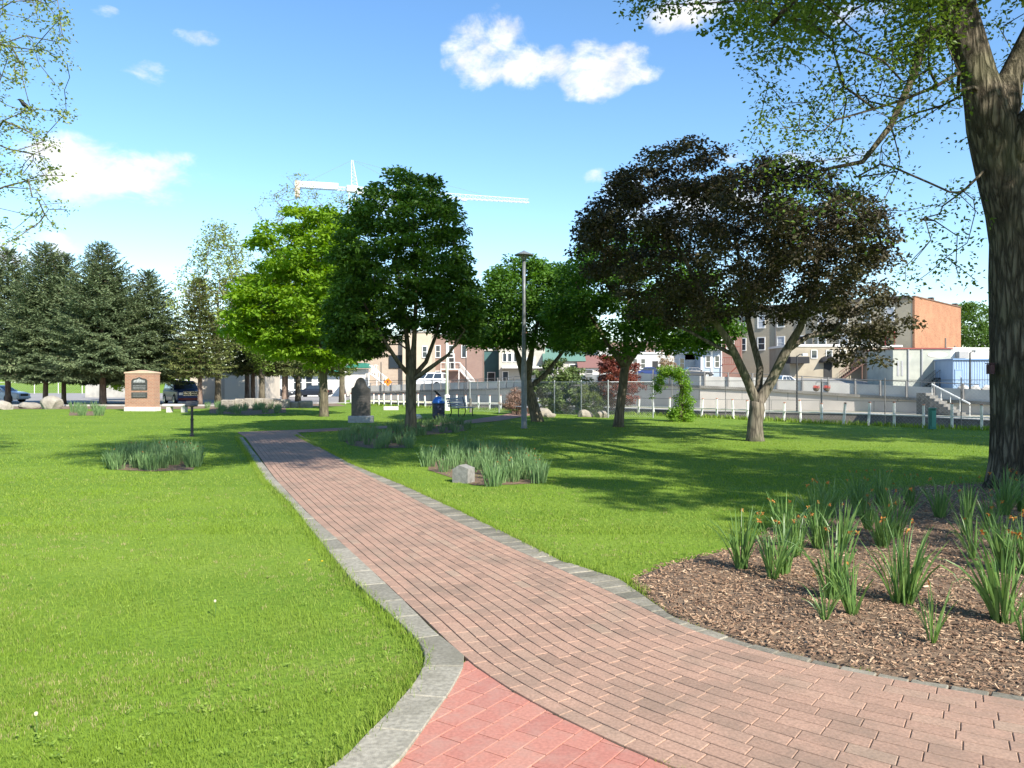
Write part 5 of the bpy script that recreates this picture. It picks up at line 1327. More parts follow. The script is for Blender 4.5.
# low stone wall
lw = thing('stone_wall', 'low wall of big pale rough stone blocks behind the long leafy bed', 'wall', (0, 0, 0))
rs = np.random.RandomState(401)
xx = G(222, 407)[0]; y = G(222, 408)[1]
i = 0
mbw = MB()
px = 222
while px < 300:
    wpx = rs.uniform(8, 15); x0, y0 = G(px, 408.5 - (px - 222) * .012); wm_ = wpx * y0 / F; hh = rs.uniform(.5, .72) * (1 if px < 285 else .8)
    mbw.cbox((x0 + wm_ / 2, y0 + rs.uniform(-.05, .05), hh / 2), (wm_ * .97, .6, hh), .06, rz=rs.normal(0, .03)); px += wpx
mbw.build('wall_blocks', m_bould, lw)
# rocks near creek
for (px, py, s_, sd, lab) in ((542, 416.5, .55, 21, 'pale rock at the foot of the shrub by the creek fence'), (585, 417, .45, 22, 'low pale rock slab under the mounded shrub'), (602, 417.5, .4, 23, 'pale rock just left of the slim maple trunk'), (495 + 55, 417.3, .3, 24, 'small rock right of the leaning maple base')):
    x, y = G(px, py); o = link('rock', rock(sd, s_, s_ * .7, s_ * .6), m_bould); o.location = (x, y, 0); tag(o, lab, 'rock')

# litter bin with blue lid and bird
x, y = G(438.5, 418.5); k = y / F
lb = thing('litter_bin', 'dark blue ribbed litter barrel with a bright blue domed lid', 'litter bin', (x, y, 0))
rr = 6.2 * k
mb = MB(); prof = [(rr * .96, 0), (rr, .04)]
for i in range(4):
    z0 = .1 + i * .19; prof += [(rr, z0), (rr * 1.035, z0 + .015), (rr * 1.035, z0 + .035), (rr, z0 + .05)]
prof += [(rr, 15.2 * k)]; mb.lathe(prof, 24); mb.build('barrel', mat('navy_metal', (.012, .018, .05), .45, (.02, .025, .06), 9, 3), lb, smooth=False)
mb = MB(); zz = 15.2 * k; mb.lathe([(rr * 1.05, zz), (rr * 1.05, zz + .05), (rr * .92, zz + .13), (rr * .66, zz + .24), (rr * .4, zz + .3), (rr * .1, zz + .31)], 24); ld = mb.build('lid', mat('bright_blue_plastic', (.035, .17, .60), .35), lb, smooth=True)
mb = MB(); mb.box((rr * .62, -rr * .52, zz + .17), (.2, .1, .12), rz=R(-40)); mb.build('lid_flap', mat('pale_blue_flap', (.45, .60, .75), .4), ld)
def bird(name, label, loc, rz, s_=1.0):
    t = thing(name, label, 'bird', loc, rz)
    import bmesh
    me = bpy.data.meshes.new('body'); bm = bmesh.new()
    spine = [(-.13, .0, .035, .010), (-.08, 0, .06, .028), (-.02, 0, .10, .050), (.04, 0, .145, .052), (.075, 0, .19, .036), (.10, 0, .225, .036), (.125, 0, .232, .022), (.15, 0, .228, .009), (.172, 0, .22, .003)]
    rings = []
    for i, (px_, py_, pz_, r_) in enumerate(spine):
        a = spine[max(0, i - 1)]; b_ = spine[min(len(spine) - 1, i + 1)]; d = Vector((b_[0] - a[0], 0, b_[2] - a[2])).normalized(); u = Vector((0, 1, 0)); w_ = d.cross(u)
        rings.append([bm.verts.new((Vector((px_, py_, pz_)) + (u * math.cos(t_) * .85 + w_ * math.sin(t_)) * r_) * s_) for t_ in np.linspace(0, 2 * math.pi, 11)[:-1]])
    for i in range(len(rings) - 1):
        for j in range(10): bm.faces.new((rings[i][j], rings[i][(j + 1) % 10], rings[i + 1][(j + 1) % 10], rings[i + 1][j]))
    bm.faces.new(rings[0][::-1]); bm.faces.new(rings[-1]); bmesh.ops.recalc_face_normals(bm, faces=bm.faces); bm.to_mesh(me); bm.free()
    link('body', me, mat('black_feathers', (.012, .012, .014), .5), t, smooth=True)
    mb = MB(); mb.add([Vector(q) * s_ for q in ((-.07, -.03, .05), (-.07, .03, .05), (-.24, .035, -.03), (-.24, -.035, -.03), (-.07, 0, .065), (-.24, 0, -.02))], [(0, 3, 5, 4), (4, 5, 2, 1), (0, 1, 2, 3)]); mb.build('tail', MATS['black_feathers'], t)
    for sg in (-1, 1):
        mb = MB(); mb.add([Vector(q) * s_ for q in ((.05, sg * .052, .17), (.03, sg * .06, .11), (-.15, sg * .028, .03), (-.03, sg * .052, .135), (.0, sg * .068, .12))], [(0, 4, 1), (0, 3, 4), (3, 2, 4), (4, 2, 1)]); mb.build('wing', MATS['black_feathers'], t)
        mb = MB(); mb.tube([(.0, sg * .025 * s_, .08 * s_), (.012 * s_, sg * .025 * s_, .03 * s_), (.01 * s_, sg * .025 * s_, 0), (.045 * s_, sg * .025 * s_, -.002)], .0045 * s_, 5); mb.build('leg', MATS['black_feathers'], t)
    return t
bird('bird', 'black bird perched on the blue lid of the litter bin', (x - .03, y, zz + .305), R(190), 1.15)
bird('bird', 'small black bird perched on a twig at the upper left', (bird_p.x, bird_p.y, bird_p.z - .12), R(200), .8)

# park benches
m_wood = mat('grey_bench_wood', (0.34, 0.34, 0.35), 0.7, (0.25, 0.25, 0.26), 5, 5, stretch=(.3, 6, 6))
m_iron = mat('black_iron', (0.02, 0.02, 0.022), 0.5)
def bench(label, loc, rz):
    t = thing('park_bench', label, 'bench', loc, rz)
    mb = MB()
    for i in range(4): mb.cbox((0, -.22 + i * .13, .44), (1.6, .11, .035), .006)
    mb.build('seat', m_wood, t)
    mb = MB()
    for i in range(4):
        z_ = .53 + i * .115; mb.box((0, .27 + (z_ - .5) * .3, z_), (1.6, .03, .09), tilt=Matrix.Rotation(R(-16), 3, 'X'))
    mb.build('backrest', m_wood, t)
    for sx in (-.62, .62):
        for sy, leg in ((-1, [(sx, -.24, 0), (sx, -.2, .2), (sx, -.22, .42)]), (1, [(sx, .3, 0), (sx, .2, .22), (sx, .22, .42)])):
            mb = MB(); mb.tube(leg, .025, 8); mb.build('leg', m_iron, t)
        mb = MB(); mb.tube([(sx, -.24, .415), (sx, .2, .415), (sx, .4, .95)], .02, 6); mb.build('seat_frame', m_iron, t)
    return t
x, y = G(462, 416.5); bench('grey slatted park bench beside the blue-lidded litter bin', (x, y, 0), R(60))
x, y = G(525.5, 416.0); bench('grey slatted park bench half hidden behind the lamp post', (x, y + .8, 0), R(-68))
x, y = G(470.5, 412.5); mb = MB(); mb.tube([(0, 0, 0), (0, 0, .74)], .07, 10); mb.lathe([(.08, .74), (.085, .78), (.03, .8)], 10); tag(mb.build('bollard', mat('grey_timber', (.14, .13, .12), .85), loc=(x, y, 0)), 'short dark grey bollard behind the park bench', 'bollard')
# tall white flagpole
x, y = G(447, 410.5); fl = thing('flagpole', 'tall white pole rising behind the litter bin', 'pole', (x, y, 0))
mb = MB(); mb.tube([(0, 0, 0), (0, 0, 7.2)], [.095, .06], 12); mb.build('pole', m_white, fl, smooth=True)
mb = MB(); mb.lathe([(.17, 0), (.17, .9), (.12, .95)], 14); mb.build('base', m_white, fl)
mb = MB(); mb.lathe([(.02, 7.2), (.1, 7.27), (.1, 7.35), (.02, 7.42)], 12); mb.build('finial', m_white, fl)
# lamp post
x, y = G(524, 428.5); k = y / F; zt_ = HC + (384 - 252) * k
lp = thing('lamp_post', 'tall grey lamp post with a flat disc lamp head in mid lawn', 'lamp post', (x, y, 0))
mb = MB(); mb.lathe([(.12, 0), (.12, .03), (.1, .06), (.098, 2.2), (.085, 2.4), (.062, 4.4), (.058, zt_ - .3)], 16); mb.build('pole', mat('grey_lamp_metal', (.19, .20, .20), .5, (.14, .15, .15), 6, 4, metal=.3), lp, smooth=True)
mb = MB(); mb.lathe([(.06, zt_ - .32), (.10, zt_ - .24), (.155, zt_ - .16), (.16, zt_ - .13)], 20); mb.build('lamp_glass', mat('milky_lens', (.45, .44, .40), .3), lp, smooth=True)
mb = MB(); mb.lathe([(.16, zt_ - .13), (.345, zt_ - .125), (.35, zt_ - .1), (.2, zt_ - .03), (.06, zt_ + .03), (.02, zt_ + .06)], 28); mb.build('lamp_head', mat('lamp_head_metal', (.22, .24, .24), .4, metal=.3), lp)
# electric box on old trunk
mb = MB(); mb.cbox((0, 0, 0), (.07, .12, .15), .01); mb.box((0, 0, .085), (.085, .14, .012)); o = mb.build('electric_box', mat('maroon_paint', (.05, .012, .02), .5)); o.location = P(990.5, 369, 11.95); tag(o, 'small dark maroon electric box fixed to the old trunk', 'electric box')
# green utility box
x, y = G(932, 429.5); gb = thing('utility_box', 'teal green utility cabinet standing in the creek fence', 'cabinet', (x, y, 0), R(-15))
mb = MB(); mb.cbox((0, 0, .37), (.22, .26, .70), .02); mb.box((0, 0, .745), (.25, .29, .035)); mb.build('cabinet', mat('teal_paint', (.02, .13, .11), .5, (.035, .2, .16), 3), gb)
mb = MB(); mb.box((.03, -.137, .38), (.13, .012, .56)); mb.build('door', mat('teal_door', (.06, .26, .22), .5), gb)

# white posts along the creek
wf = thing('post_and_rail_fence', 'row of white posts with a thin pale rail along the creek edge', 'fence', (0, 0, 0))
rs = np.random.RandomState(420); Al = np.array(A[2:]); dA = np.r_[0, np.cumsum(np.hypot(*(Al[1:] - Al[:-1]).T))]
pp = []
s_ = 1.2
def atA(s): return np.array([np.interp(s, dA, Al[:, 0]), np.interp(s, dA, Al[:, 1])])
m_tip = mat('rusty_red_cap', (.42, .22, .16), .7)
base_post = None
while s_ < dA[-1]:
    p = atA(s_) + rs.normal(0, .03, 2); ln = rs.choice([0, 0, 0, .05, -.05, .11, -.08]) * rs.uniform(.5, 1.2); h = rs.uniform(.78, .9)
    mb = MB(); mb.cbox((0, 0, h / 2 - .05), (.085, .085, h + .1), .01); o = mb.build('post', m_white, wf, loc=(*p, 0)); o.rotation_euler = (rs.normal(0, .02), ln, R(rs.uniform(-40, -30)))
    mb = MB(); mb.cbox((0, 0, h + .022), (.09, .09, .05), .01); q = mb.build('post_cap', m_tip, o)
    pp.append((p[0] + math.sin(ln) * .42, p[1] - .07, .43)); s_ += 1.0
mb = MB(); mb.tube(pp, .022, 6); mb.build('rail', m_white, wf)
# chain link fence
m_link = mat('chain_wire', (0.42, 0.43, 0.43), 0.5, metal=0.5)
def chainlink(label, line, h, step, cell, name='chain_link_fence', rad=.0035, postm=None, postr=.032, z0=0.0, top=True):
    t = thing(name, label, 'fence', (0, 0, 0)); p = np.array(line, float); d = np.r_[0, np.cumsum(np.hypot(*(p[1:] - p[:-1]).T))]
    f = lambda s: (float(np.interp(s, d, p[:, 0])), float(np.interp(s, d, p[:, 1])))
    n_ = int(round(d[-1] / step))
    for i in range(n_ + 1):
        mb = MB(); x, y = f(i * d[-1] / n_); mb.tube([(0, 0, -.05), (0, 0, h + .06)], postr, 8); mb.lathe([(postr * 1.2, h + .06), (postr * .6, h + .09)], 8); mb.build('post', postm or m_galv, t, loc=(x, y, z0))
    if top:
        mb = MB(); mb.tube([(*f(s), z0 + h) for s in np.linspace(0, d[-1], 20)], postr * .6, 6); mb.build('rail', postm or m_galv, t)
    V = []; Fc = []
    s0 = np.arange(-h, d[-1], cell); 
    for sg in (0, 1):
        for a in s0:
            q0, q1 = (a, a + h) if sg == 0 else (a + h, a)
            lo, hi = 0.0, h
            sa, sb = q0, q1
            za, zb_ = 0.03, h
            # clip to the run
            def clip(sa, za, sb, zb_):
                for lim, sgn in ((0, 1), (d[-1], -1)):
                    if (sa - lim) * sgn < 0:
                        if (sb - lim) * sgn <= 0: return None
                        u = (lim - sa) / (sb - sa); sa, za = lim, za + (zb_ - za) * u
                    elif (sb - lim) * sgn < 0:
                        u = (lim - sa) / (sb - sa); sb, zb_ = lim, za + (zb_ - za) * u
                return sa, za, sb, zb_
            c = clip(sa, za, sb, zb_)
            if c is None: continue
            a0 = np.array((*f(c[0]), z0 + c[1])); a1 = np.array((*f(c[2]), z0 + c[3])); dv = a1 - a0
            if np.linalg.norm(dv) < .02: continue
            dv /= np.linalg.norm(dv); u = np.cross(dv, (0.6, .8, .1)); u /= np.linalg.norm(u); w_ = np.cross(dv, u); b_ = len(V)
            for q in (a0, a1):
                for k in range(3): V.append(q + (u * math.cos(k * 2.094) + w_ * math.sin(k * 2.094)) * rad)
            for k in range(3): j = (k + 1) % 3; Fc.append((b_ + k, b_ + j, b_ + 3 + j, b_ + 3 + k))
    link('wire_mesh', npmesh('wire_mesh', V, Fc), m_link, t); return t
chainlink('chain link fence on grey posts in front of the shrubs by the creek', [G(470, 412), G(512, 413.2), G(566, 415.5), G(609, 418), G(653, 418)], 1.7, 2.3, .11)
chainlink('tall chain link fence on thin posts beyond the white creek posts', [(x + 1.0, y + .9) for x, y in [G(655, 417), G(700, 417.5), G(783, 422), G(860, 425.5), G(960, 429.5), G(1040, 432)]], 1.75, 2.6, .14, postr=.02, rad=.0028, postm=m_post)
chainlink('dark wire fence on the far side of the creek left of the lamp post', [(x + .6, y + 1.6) for x, y in [G(352, 402.5), G(425, 404.5), G(490, 405.5), G(560, 407)]], 1.9, 3.0, .25, postm=m_darkmetal, rad=.003)
chainlink('wire fence with white posts below the grassy bank at the far left', [(-92, 134), (-64, 134)], 1.9, 4, .35, rad=.006, postm=m_white, postr=.05)
# lamp and service poles on the far side
def pole(label, px, py_b, Y, h, arm=None, r=.06, name='street_lamp', cat='street lamp', m=m_darkmetal):
    p = P(px, py_b, Y); t = thing(name, label, cat, (p.x, Y, p.z))
    mb = MB(); mb.tube([(0, 0, -.1), (0, 0, h)], [r, r * .7], 8); mb.build('pole', m, t)
    if arm:
        mb = MB(); mb.tube([(0, 0, h - .05), (arm * .5, 0, h + .08), (arm, 0, h + .08)], r * .5, 6); mb.build('arm', m, t)
        mb = MB(); mb.cbox((arm * 1.25, 0, h + .05), (abs(arm) * .9, .22, .14), .03); mb.build('lamp_head', mat('pale_lamp_head', (.6, .6, .57), .5), t)
    return t
pole('dark street lamp seen right of the crabapple trunk', 797, 413, 46, 3.3, .35)
pole('dark street lamp in front of the blue ribbed shed', 970, 397, 52, 2.9, .35, r=.07)
pole('thin dark pole between the memorial stone and the orange sign', 381, 397, 78, 3.4, None, name='metal_pole', cat='pole')
pole('pale metal pole in front of the beige garage wall', 220.5, 401, 66, 2.3, None, r=.07, name='metal_pole', cat='pole', m=m_galv)
pole('thin dark pole seen just right of the flagpole', 466, 403, 72, 4.2, None, r=.05, name='metal_pole', cat='pole')
# hanging flower baskets
p = P(821.5, 412, 45.5); hb = thing('flower_basket_pole', 'dark pole with two hanging baskets of red flowers', 'flower baskets', (p.x, p.y, 0))
mb = MB(); mb.tube([(0, 0, 0), (0, 0, 1.72)], .05, 8); mb.build('pole', m_darkmetal, hb)
mb = MB(); mb.tube([(-.32, 0, 1.58), (-.3, 0, 1.72), (.3, 0, 1.72), (.32, 0, 1.58)], .02, 6); mb.build('arm', m_darkmetal, hb)
for sx in (-.3, .3):
    mb = MB(); mb.lathe([(.05, 1.18), (.15, 1.24), (.19, 1.36)], 12, (sx, 0, 0)); bk_ = mb.build('basket', mat('basket_liner', (.12, .09, .06), .9), hb)
    V, Fc, va = leaves(np.random.RandomState(9), np.array([(sx, 0, 1.42)] * 6), 40, .2, .06, flat=.6); link('flowers', npmesh('flowers', V, Fc, va), leafmat('red_petals', (.5, .04, .03), (.65, .15, .10), .2), bk_)
# orange road sign
p = P(388, 382, 76); os_ = thing('road_sign', 'orange diamond warning sign on a post beyond the creek', 'road sign', (p.x, p.y, .95))
mb = MB(); mb.tube([(0, .03, 0), (0, .03, p.z - .95 + .3)], .03, 6); mb.build('post', m_galv, os_)
q = .40; zc = p.z - .95; mb = MB(); mb.prism_y([(0, zc - q), (q, zc), (0, zc + q), (-q, zc)], -.015, .0); mb.build('panel', mat('sign_orange', (.85, .22, .01), .5), os_)
mb = MB(); mb.prism_y([(-.06, zc - .1), (.06, zc - .1), (.02, zc + .04), (.1, zc + .1), (-.1, zc + .12)], -.02, -.0155); mb.build('symbol', m_iron, os_)

# ================================================================== VEHICLES
m_tyre = mat('tyre_rubber', (.015, .015, .015), .85); m_rim = mat('alloy_rim', (.5, .5, .5), .3, metal=.8)
m_chrome = mat('chrome', (.7, .7, .7), .15, metal=1.0); m_blk = mat('black_plastic', (.02, .02, .02), .6)
m_hl = mat('headlight_lens', (.75, .76, .78), .1, spec=.8); m_tl = mat('tail_lens', (.35, .01, .01), .2)
def vehicle(name, label, loc, rz, L_, Wd, H_, hood, paint, cab, wheel_r=.33, cat='car', low=None, boxy=False, crosshair=False):
    """x forward. hood: height of bonnet; cab: (x0 bottom rear, x1 bottom front, x0 top, x1 top)"""
    t = thing(name, label, cat, loc, rz); hl = L_ / 2; clear = .22
    wb = L_ * .30
    mb = MB()
    st = [(-hl, .45, hood * .86, .40), (-hl + .06, .34, hood * .97, .46), (-hl + .3, clear, hood, .49), (-wb, clear, hood * 1.0, .5), (0, clear, hood * 1.0, .5), (wb * .9, clear, hood * .98, .5), (hl - .5, clear, hood * .93, .49), (hl - .12, .26, hood * .84, .465), (hl, .42, hood * .68, .41)]
    if boxy: st[-3:] = [(hl - .5, clear, hood * .97, .495), (hl - .1, .26, hood * .93, .48), (hl, .36, hood * .84, .455)]
    n = 12; vs = []
    for x_, z0, z1, hw in st:
        hw *= Wd; c = min(.12, (z1 - z0) * .25)
        vs += [(x_, -hw * .93, z0), (x_, -hw, z0 + c), (x_, -hw * 1.0, (z0 + z1) / 2 + .05), (x_, -hw * .985, z1 - c * 1.3), (x_, -hw * .94, z1 - c * .4), (x_, -hw * .8, z1), (x_, hw * .8, z1), (x_, hw * .94, z1 - c * .4), (x_, hw * .985, z1 - c * 1.3), (x_, hw * 1.0, (z0 + z1) / 2 + .05), (x_, hw, z0 + c), (x_, hw * .93, z0)]
    fs = []
    for i in range(len(st) - 1):
        for k_ in range(n): j = (k_ + 1) % n; fs.append((i * n + k_, i * n + j, (i + 1) * n + j, (i + 1) * n + k_))
    fs += [tuple(range(n)), tuple(range(len(st) * n - 1, (len(st) - 1) * n - 1, -1))]
    mb.add(vs, fs); body = mb.build('body', paint, t, smooth=False)
    a0, a1, b0_, b1_ = [v * L_ for v in cab]; zb_ = hood - .03; wbm, wtp = Wd * .475, Wd * .40
    C8 = [(a0, -wbm, zb_), (a1, -wbm, zb_), (a1, wbm, zb_), (a0, wbm, zb_), (b0_, -wtp, H_ - .05), (b1_, -wtp, H_ - .05), (b1_, wtp, H_ - .05), (b0_, wtp, H_ - .05)]
    C8 += [(b0_ + .1, -wtp * .85, H_), (b1_ - .12, -wtp * .85, H_), (b1_ - .12, wtp * .85, H_), (b0_ + .1, wtp * .85, H_)]
    mb = MB(); mb.add(C8, [(0, 1, 5, 4), (1, 2, 6, 5), (2, 3, 7, 6), (3, 0, 4, 7), (4, 5, 9, 8), (5, 6, 10, 9), (6, 7, 11, 10), (7, 4, 8, 11), (8, 9, 10, 11)]); mb.build('roof', paint, t)
    V8 = [Vector(v) for v in C8]
    def win(q, u0, u1, v0, v1, off=.012):
        A_, B_, C__, D_ = [V8[i] for i in q]; nrm = (B_ - A_).cross(D_ - A_).normalized() * off
        f = lambda u, v: (A_ * (1 - u) + B_ * u) * (1 - v) + (D_ * (1 - u) + C__ * u) * v + nrm
        mb = MB(); mb.add([f(u0, v0), f(u1, v0), f(u1, v1), f(u0, v1)], [(0, 1, 2, 3)]); mb.build('window', GL, t)
    for q in ((0, 1, 5, 4), (2, 3, 7, 6)):
        for (u0, u1) in ((.06, .34), (.37, .64), (.67, .93)): win(q, *(u0, u1) if q[0] == 0 else (1 - u1, 1 - u0), .18, .9)
    win((1, 2, 6, 5), .06, .94, .12, .92); win((3, 0, 4, 7), .08, .92, .2, .88)
    for sx in (-1, 1):
        for sy in (-1, 1):
            xw = sx * wb + (.05 if sx > 0 else 0); yw = sy * (Wd / 2 - .1)
            mb = MB(); mb.lathe([(wheel_r * 1.17, -.004), (wheel_r * 1.17, .004)], 20, (xw, sy * (Wd / 2 + .004), wheel_r + .02), 'Y'); mb.build('wheel_arch', m_blk, t)
            mb = MB(); mb.lathe([(wheel_r * .62, -.12), (wheel_r * .95, -.12), (wheel_r, -.08), (wheel_r, .09), (wheel_r * .95, .125), (wheel_r * .62, .125)], 20, (xw, yw, wheel_r), 'Y'); w_ = mb.build('wheel', m_tyre, t)
            mb = MB(); mb.lathe([(wheel_r * .64, .0), (wheel_r * .64, sy * .135), (wheel_r * .2, sy * .12), (wheel_r * .12, sy * .14)], 14, (xw, yw, wheel_r), 'Y'); mb.build('rim', m_rim, w_)
    fz = hood * .66 if not boxy else hood * .72
    for sy in (-1, 1):
        mb = MB(); mb.cbox((hl - .04, sy * Wd * .36, fz), (.12, Wd * .15, hood * .17), .02); mb.build('headlight', m_hl, t)
        mb = MB(); mb.cbox((-hl + .05, sy * Wd * .40, hood * .75), (.1, Wd * .08, hood * .2), .02); mb.build('taillight', m_tl, t)
        mb = MB(); mb.cbox((a1 - .25, sy * (Wd / 2 + .07), hood + .05), (.1, .16, .12), .02); mb.build('mirror', paint, t)
    mb = MB(); mb.cbox((hl + .0, 0, fz), (.06, Wd * .52, hood * .2), .02); g = mb.build('grille', m_blk, t)
    if crosshair:
        mb = MB(); mb.box((hl + .04, 0, fz), (.03, Wd * .54, .05)); mb.box((hl + .04, 0, fz), (.03, .07, hood * .26)); mb.box((hl + .035, 0, fz + hood * .115), (.03, Wd * .56, .04)); mb.box((hl + .035, 0, fz - hood * .115), (.03, Wd * .56, .04)); mb.build('grille_bars', m_chrome, g)
    mb = MB(); mb.cbox((hl - .02, 0, .42), (.16, Wd * .9, .18), .03); mb.build('bumper', low or paint, t)
    mb = MB(); mb.cbox((-hl + .02, 0, .45), (.12, Wd * .9, .18), .03); mb.build('bumper', low or paint, t)
    if low:
        mb = MB()
        for sy in (-1, 1): mb.box((0, sy * (Wd / 2 - .005), .42), (L_ * .36, .03, .3))
        mb.build('sill_panel', low, t)
    return t
m_navy = mat('dark_blue_paint', (.02, .04, .14), .4, coat=.1); m_maroon = mat('dark_red_paint', (.16, .012, .018), .3, coat=.5); m_wcar = mat('white_car_paint', (.75, .76, .78), .3, coat=.5)
m_silver = mat('silver_car_paint', (.4, .41, .43), .3, metal=.4, coat=.5); m_dk = mat('dark_car_paint', (.02, .025, .035), .3, coat=.5)
p = P(182, 404, 64); vehicle('parked_truck', 'dark blue and red pickup-style truck with chrome crossed grille behind the stone bench', (p.x - .4, 65, 0), R(-54), 5.2, 2.0, 1.86, 1.16, m_navy, (-.42, .26, -.38, .12), .38, 'truck', low=m_maroon, boxy=True, crosshair=True)
vehicle('parked_car', 'white car parked at the far left behind the spruce trunk', (P(2, 400, 70).x - .5, 70.5, 0), R(-4), 4.5, 1.78, 1.48, .98, m_wcar, (-.40, .24, -.26, .08), .34)
vehicle('parked_car', 'dark car in the shade right of the beige garage behind the stone wall', (P(273, 398, 92).x, 92, 0), R(8), 4.5, 1.8, 1.45, .95, m_dk, (-.36, .2, -.22, .05))
vehicle('parked_car', 'dark car in the shade further right, near the storefront', (P(315, 396, 100).x, 99, 0), R(172), 4.5, 1.8, 1.45, .95, m_dk, (-.36, .2, -.22, .05))
vehicle('parked_van', 'white van parked beside the brown brick building beyond the creek', (P(427, 388, 104).x, 104, terr(-11, 104)), R(170), 5.2, 1.95, 1.95, 1.1, m_wcar, (-.46, .30, -.45, .14), .36, 'van', boxy=True)
vehicle('parked_truck', 'white pickup seen behind the right stem of the crabapple', (P(784, 389, 100).x, 100, .95), R(2), 5.3, 1.95, 1.72, 1.05, m_wcar, (-.12, .24, -.08, .1), .37, 'truck', boxy=True)
vehicle('parked_car', 'dark car in front of the white house at the top of the slope', (P(695, 376, 108).x, 108, terr(P(695, 376, 108).x, 108) - .05), R(4), 4.5, 1.8, 1.45, .95, m_dk, (-.36, .2, -.22, .05))
vehicle('parked_car', 'navy car beyond the copper-leaved young tree', (P(652, 377, 108).x, 108, terr(P(652, 376, 108).x, 108) - .05), R(-8), 4.5, 1.8, 1.45, .95, m_navy, (-.36, .2, -.22, .05))

# ================================================================== BUILDINGS
def walls(name, label, origin, rz, w, d, h, m, cat='building', coping=None, roofm=None, cop_h=.25):
    t = thing(name, label, cat, origin, rz)
    mb = MB(); mb.box((w / 2, d / 2, h / 2 - .5), (w, d, h + 1)); mb.build('wall', m, t)
    mb = MB(); mb.box((w / 2, d / 2, h + cop_h / 2), (w + .3, d + .3, cop_h)); mb.build('roof', coping or m_conc, t)
    return t
m_wf = mat('white_window_frame', (.72, .71, .68), .6)
def window(t, x0, x1, z0, z1, glass=GL, frame=m_wf, fw=.1, side='front', depth=0, mull=1, name='window', sill=True):
    """window on the front (y=0) or the left/right end wall of a building empty"""
    w = x1 - x0; h = z1 - z0
    def tr(mb):
        if side == 'right': mb.v = [(depth - v[1], v[0], v[2]) for v in mb.v]
        if side == 'left': mb.v = [(v[1], depth - v[0], v[2]) for v in mb.v]
        return mb
    mb = MB()
    mb.box((x0 - fw / 2, -.04, (z0 + z1) / 2), (fw, .1, h + 2 * fw)); mb.box((x1 + fw / 2, -.04, (z0 + z1) / 2), (fw, .1, h + 2 * fw))
    mb.box(((x0 + x1) / 2, -.04, z1 + fw / 2), (w - .004, .1, fw)); mb.box(((x0 + x1) / 2, -.06, z0 - fw / 2), (w - .004, .14, fw))
    if mull: mb.box(((x0 + x1) / 2, -.035, (z0 + z1) / 2), (w - .01, .05, fw * .6))
    f = tr(mb).build(name, frame, t)
    mb = MB(); mb.box(((x0 + x1) / 2, -.012, (z0 + z1) / 2), (w - .01, .03, h - .01)); tr(mb).build('pane', glass, f)
    return f
def door(t, x0, x1, z0, z1, m, fm=m_wf, fw=.1):
    mb = MB(); mb.box(((x0 + x1) / 2, -.03, (z0 + z1) / 2), (x1 - x0, .07, z1 - z0)); o = mb.build('door', m, t)
    mb = MB(); mb.box((x0 - fw / 2, -.04, (z0 + z1) / 2), (fw, .1, z1 - z0)); mb.box((x1 + fw / 2, -.04, (z0 + z1) / 2), (fw, .1, z1 - z0)); mb.box(((x0 + x1) / 2, -.045, z1 + fw / 2), (x1 - x0 + 2 * fw, .11, fw)); mb.build('frame', fm, o)
    mb = MB(); mb.box((x1 - .15, -.09, z0 + 1.0), (.08, .06, .06)); mb.build('handle', m_chrome, o); return o
def stairs(t, x_top, x_bot, z_top, z_bot, y0, wid, m, railm, land=1.0):
    n_ = max(4, int(abs(z_top - z_bot) / .19)); mb = MB(); s_ = 1 if x_top > x_bot else -1
    for i in range(n_):
        u = (i + .5) / n_; mb.box((x_bot + (x_top - x_bot) * u, y0, z_bot + (z_top - z_bot) * (i + 1) / n_), (abs(x_top - x_bot) / n_ * 1.1, wid, .06))
    mb.box((x_top + s_ * land / 2, y0, z_top), (land, wid, .1)); a = math.atan2(z_top - z_bot, x_top - x_bot)
    for sy in (-1, 1): mb.tube([(x_bot, y0 + sy * wid / 2, z_bot), (x_top, y0 + sy * wid / 2, z_top - .05)], .08, 4)
    for xx_ in (x_top + s_ * .05, x_top + s_ * (land - .05)):
        mb.box((xx_, y0 - wid / 2 + .05, (z_top + z_bot) / 2), (.1, .1, z_top - z_bot))
    o = mb.build('stairs', m, t)
    mb = MB()
    for sy in (-1, 1):
        yy = y0 + sy * wid / 2; mb.tube([(x_bot, yy, z_bot + .95), (x_top, yy, z_top + .95), (x_top + s_ * land, yy, z_top + .95)], .035, 5)
        for i in range(n_ + 1): u = i / n_; mb.tube([(x_bot + (x_top - x_bot) * u, yy, z_bot + (z_top - z_bot) * u), (x_bot + (x_top - x_bot) * u, yy, z_bot + (z_top - z_bot) * u + .95)], .018, 4)
        for i in range(5): mb.tube([(x_top + s_ * land * i / 4, yy, z_top), (x_top + s_ * land * i / 4, yy, z_top + .95)], .018, 4)
    mb.build('handrail', railm, o); return o

m_khaki = brickmat('khaki_brick', (0.42, 0.36, 0.26), (0.37, 0.315, 0.23), (0.37, 0.33, 0.26), .24, .085, stain=(0.35, 0.30, 0.22))
m_orange = brickmat('orange_side_brick', (0.36, 0.165, 0.088), (0.25, 0.11, 0.06), (0.32, 0.22, 0.15), .35, .13, stain=(0.42, 0.22, 0.125))
m_curt = mat('window_curtain', (.45, .46, .48), .5)
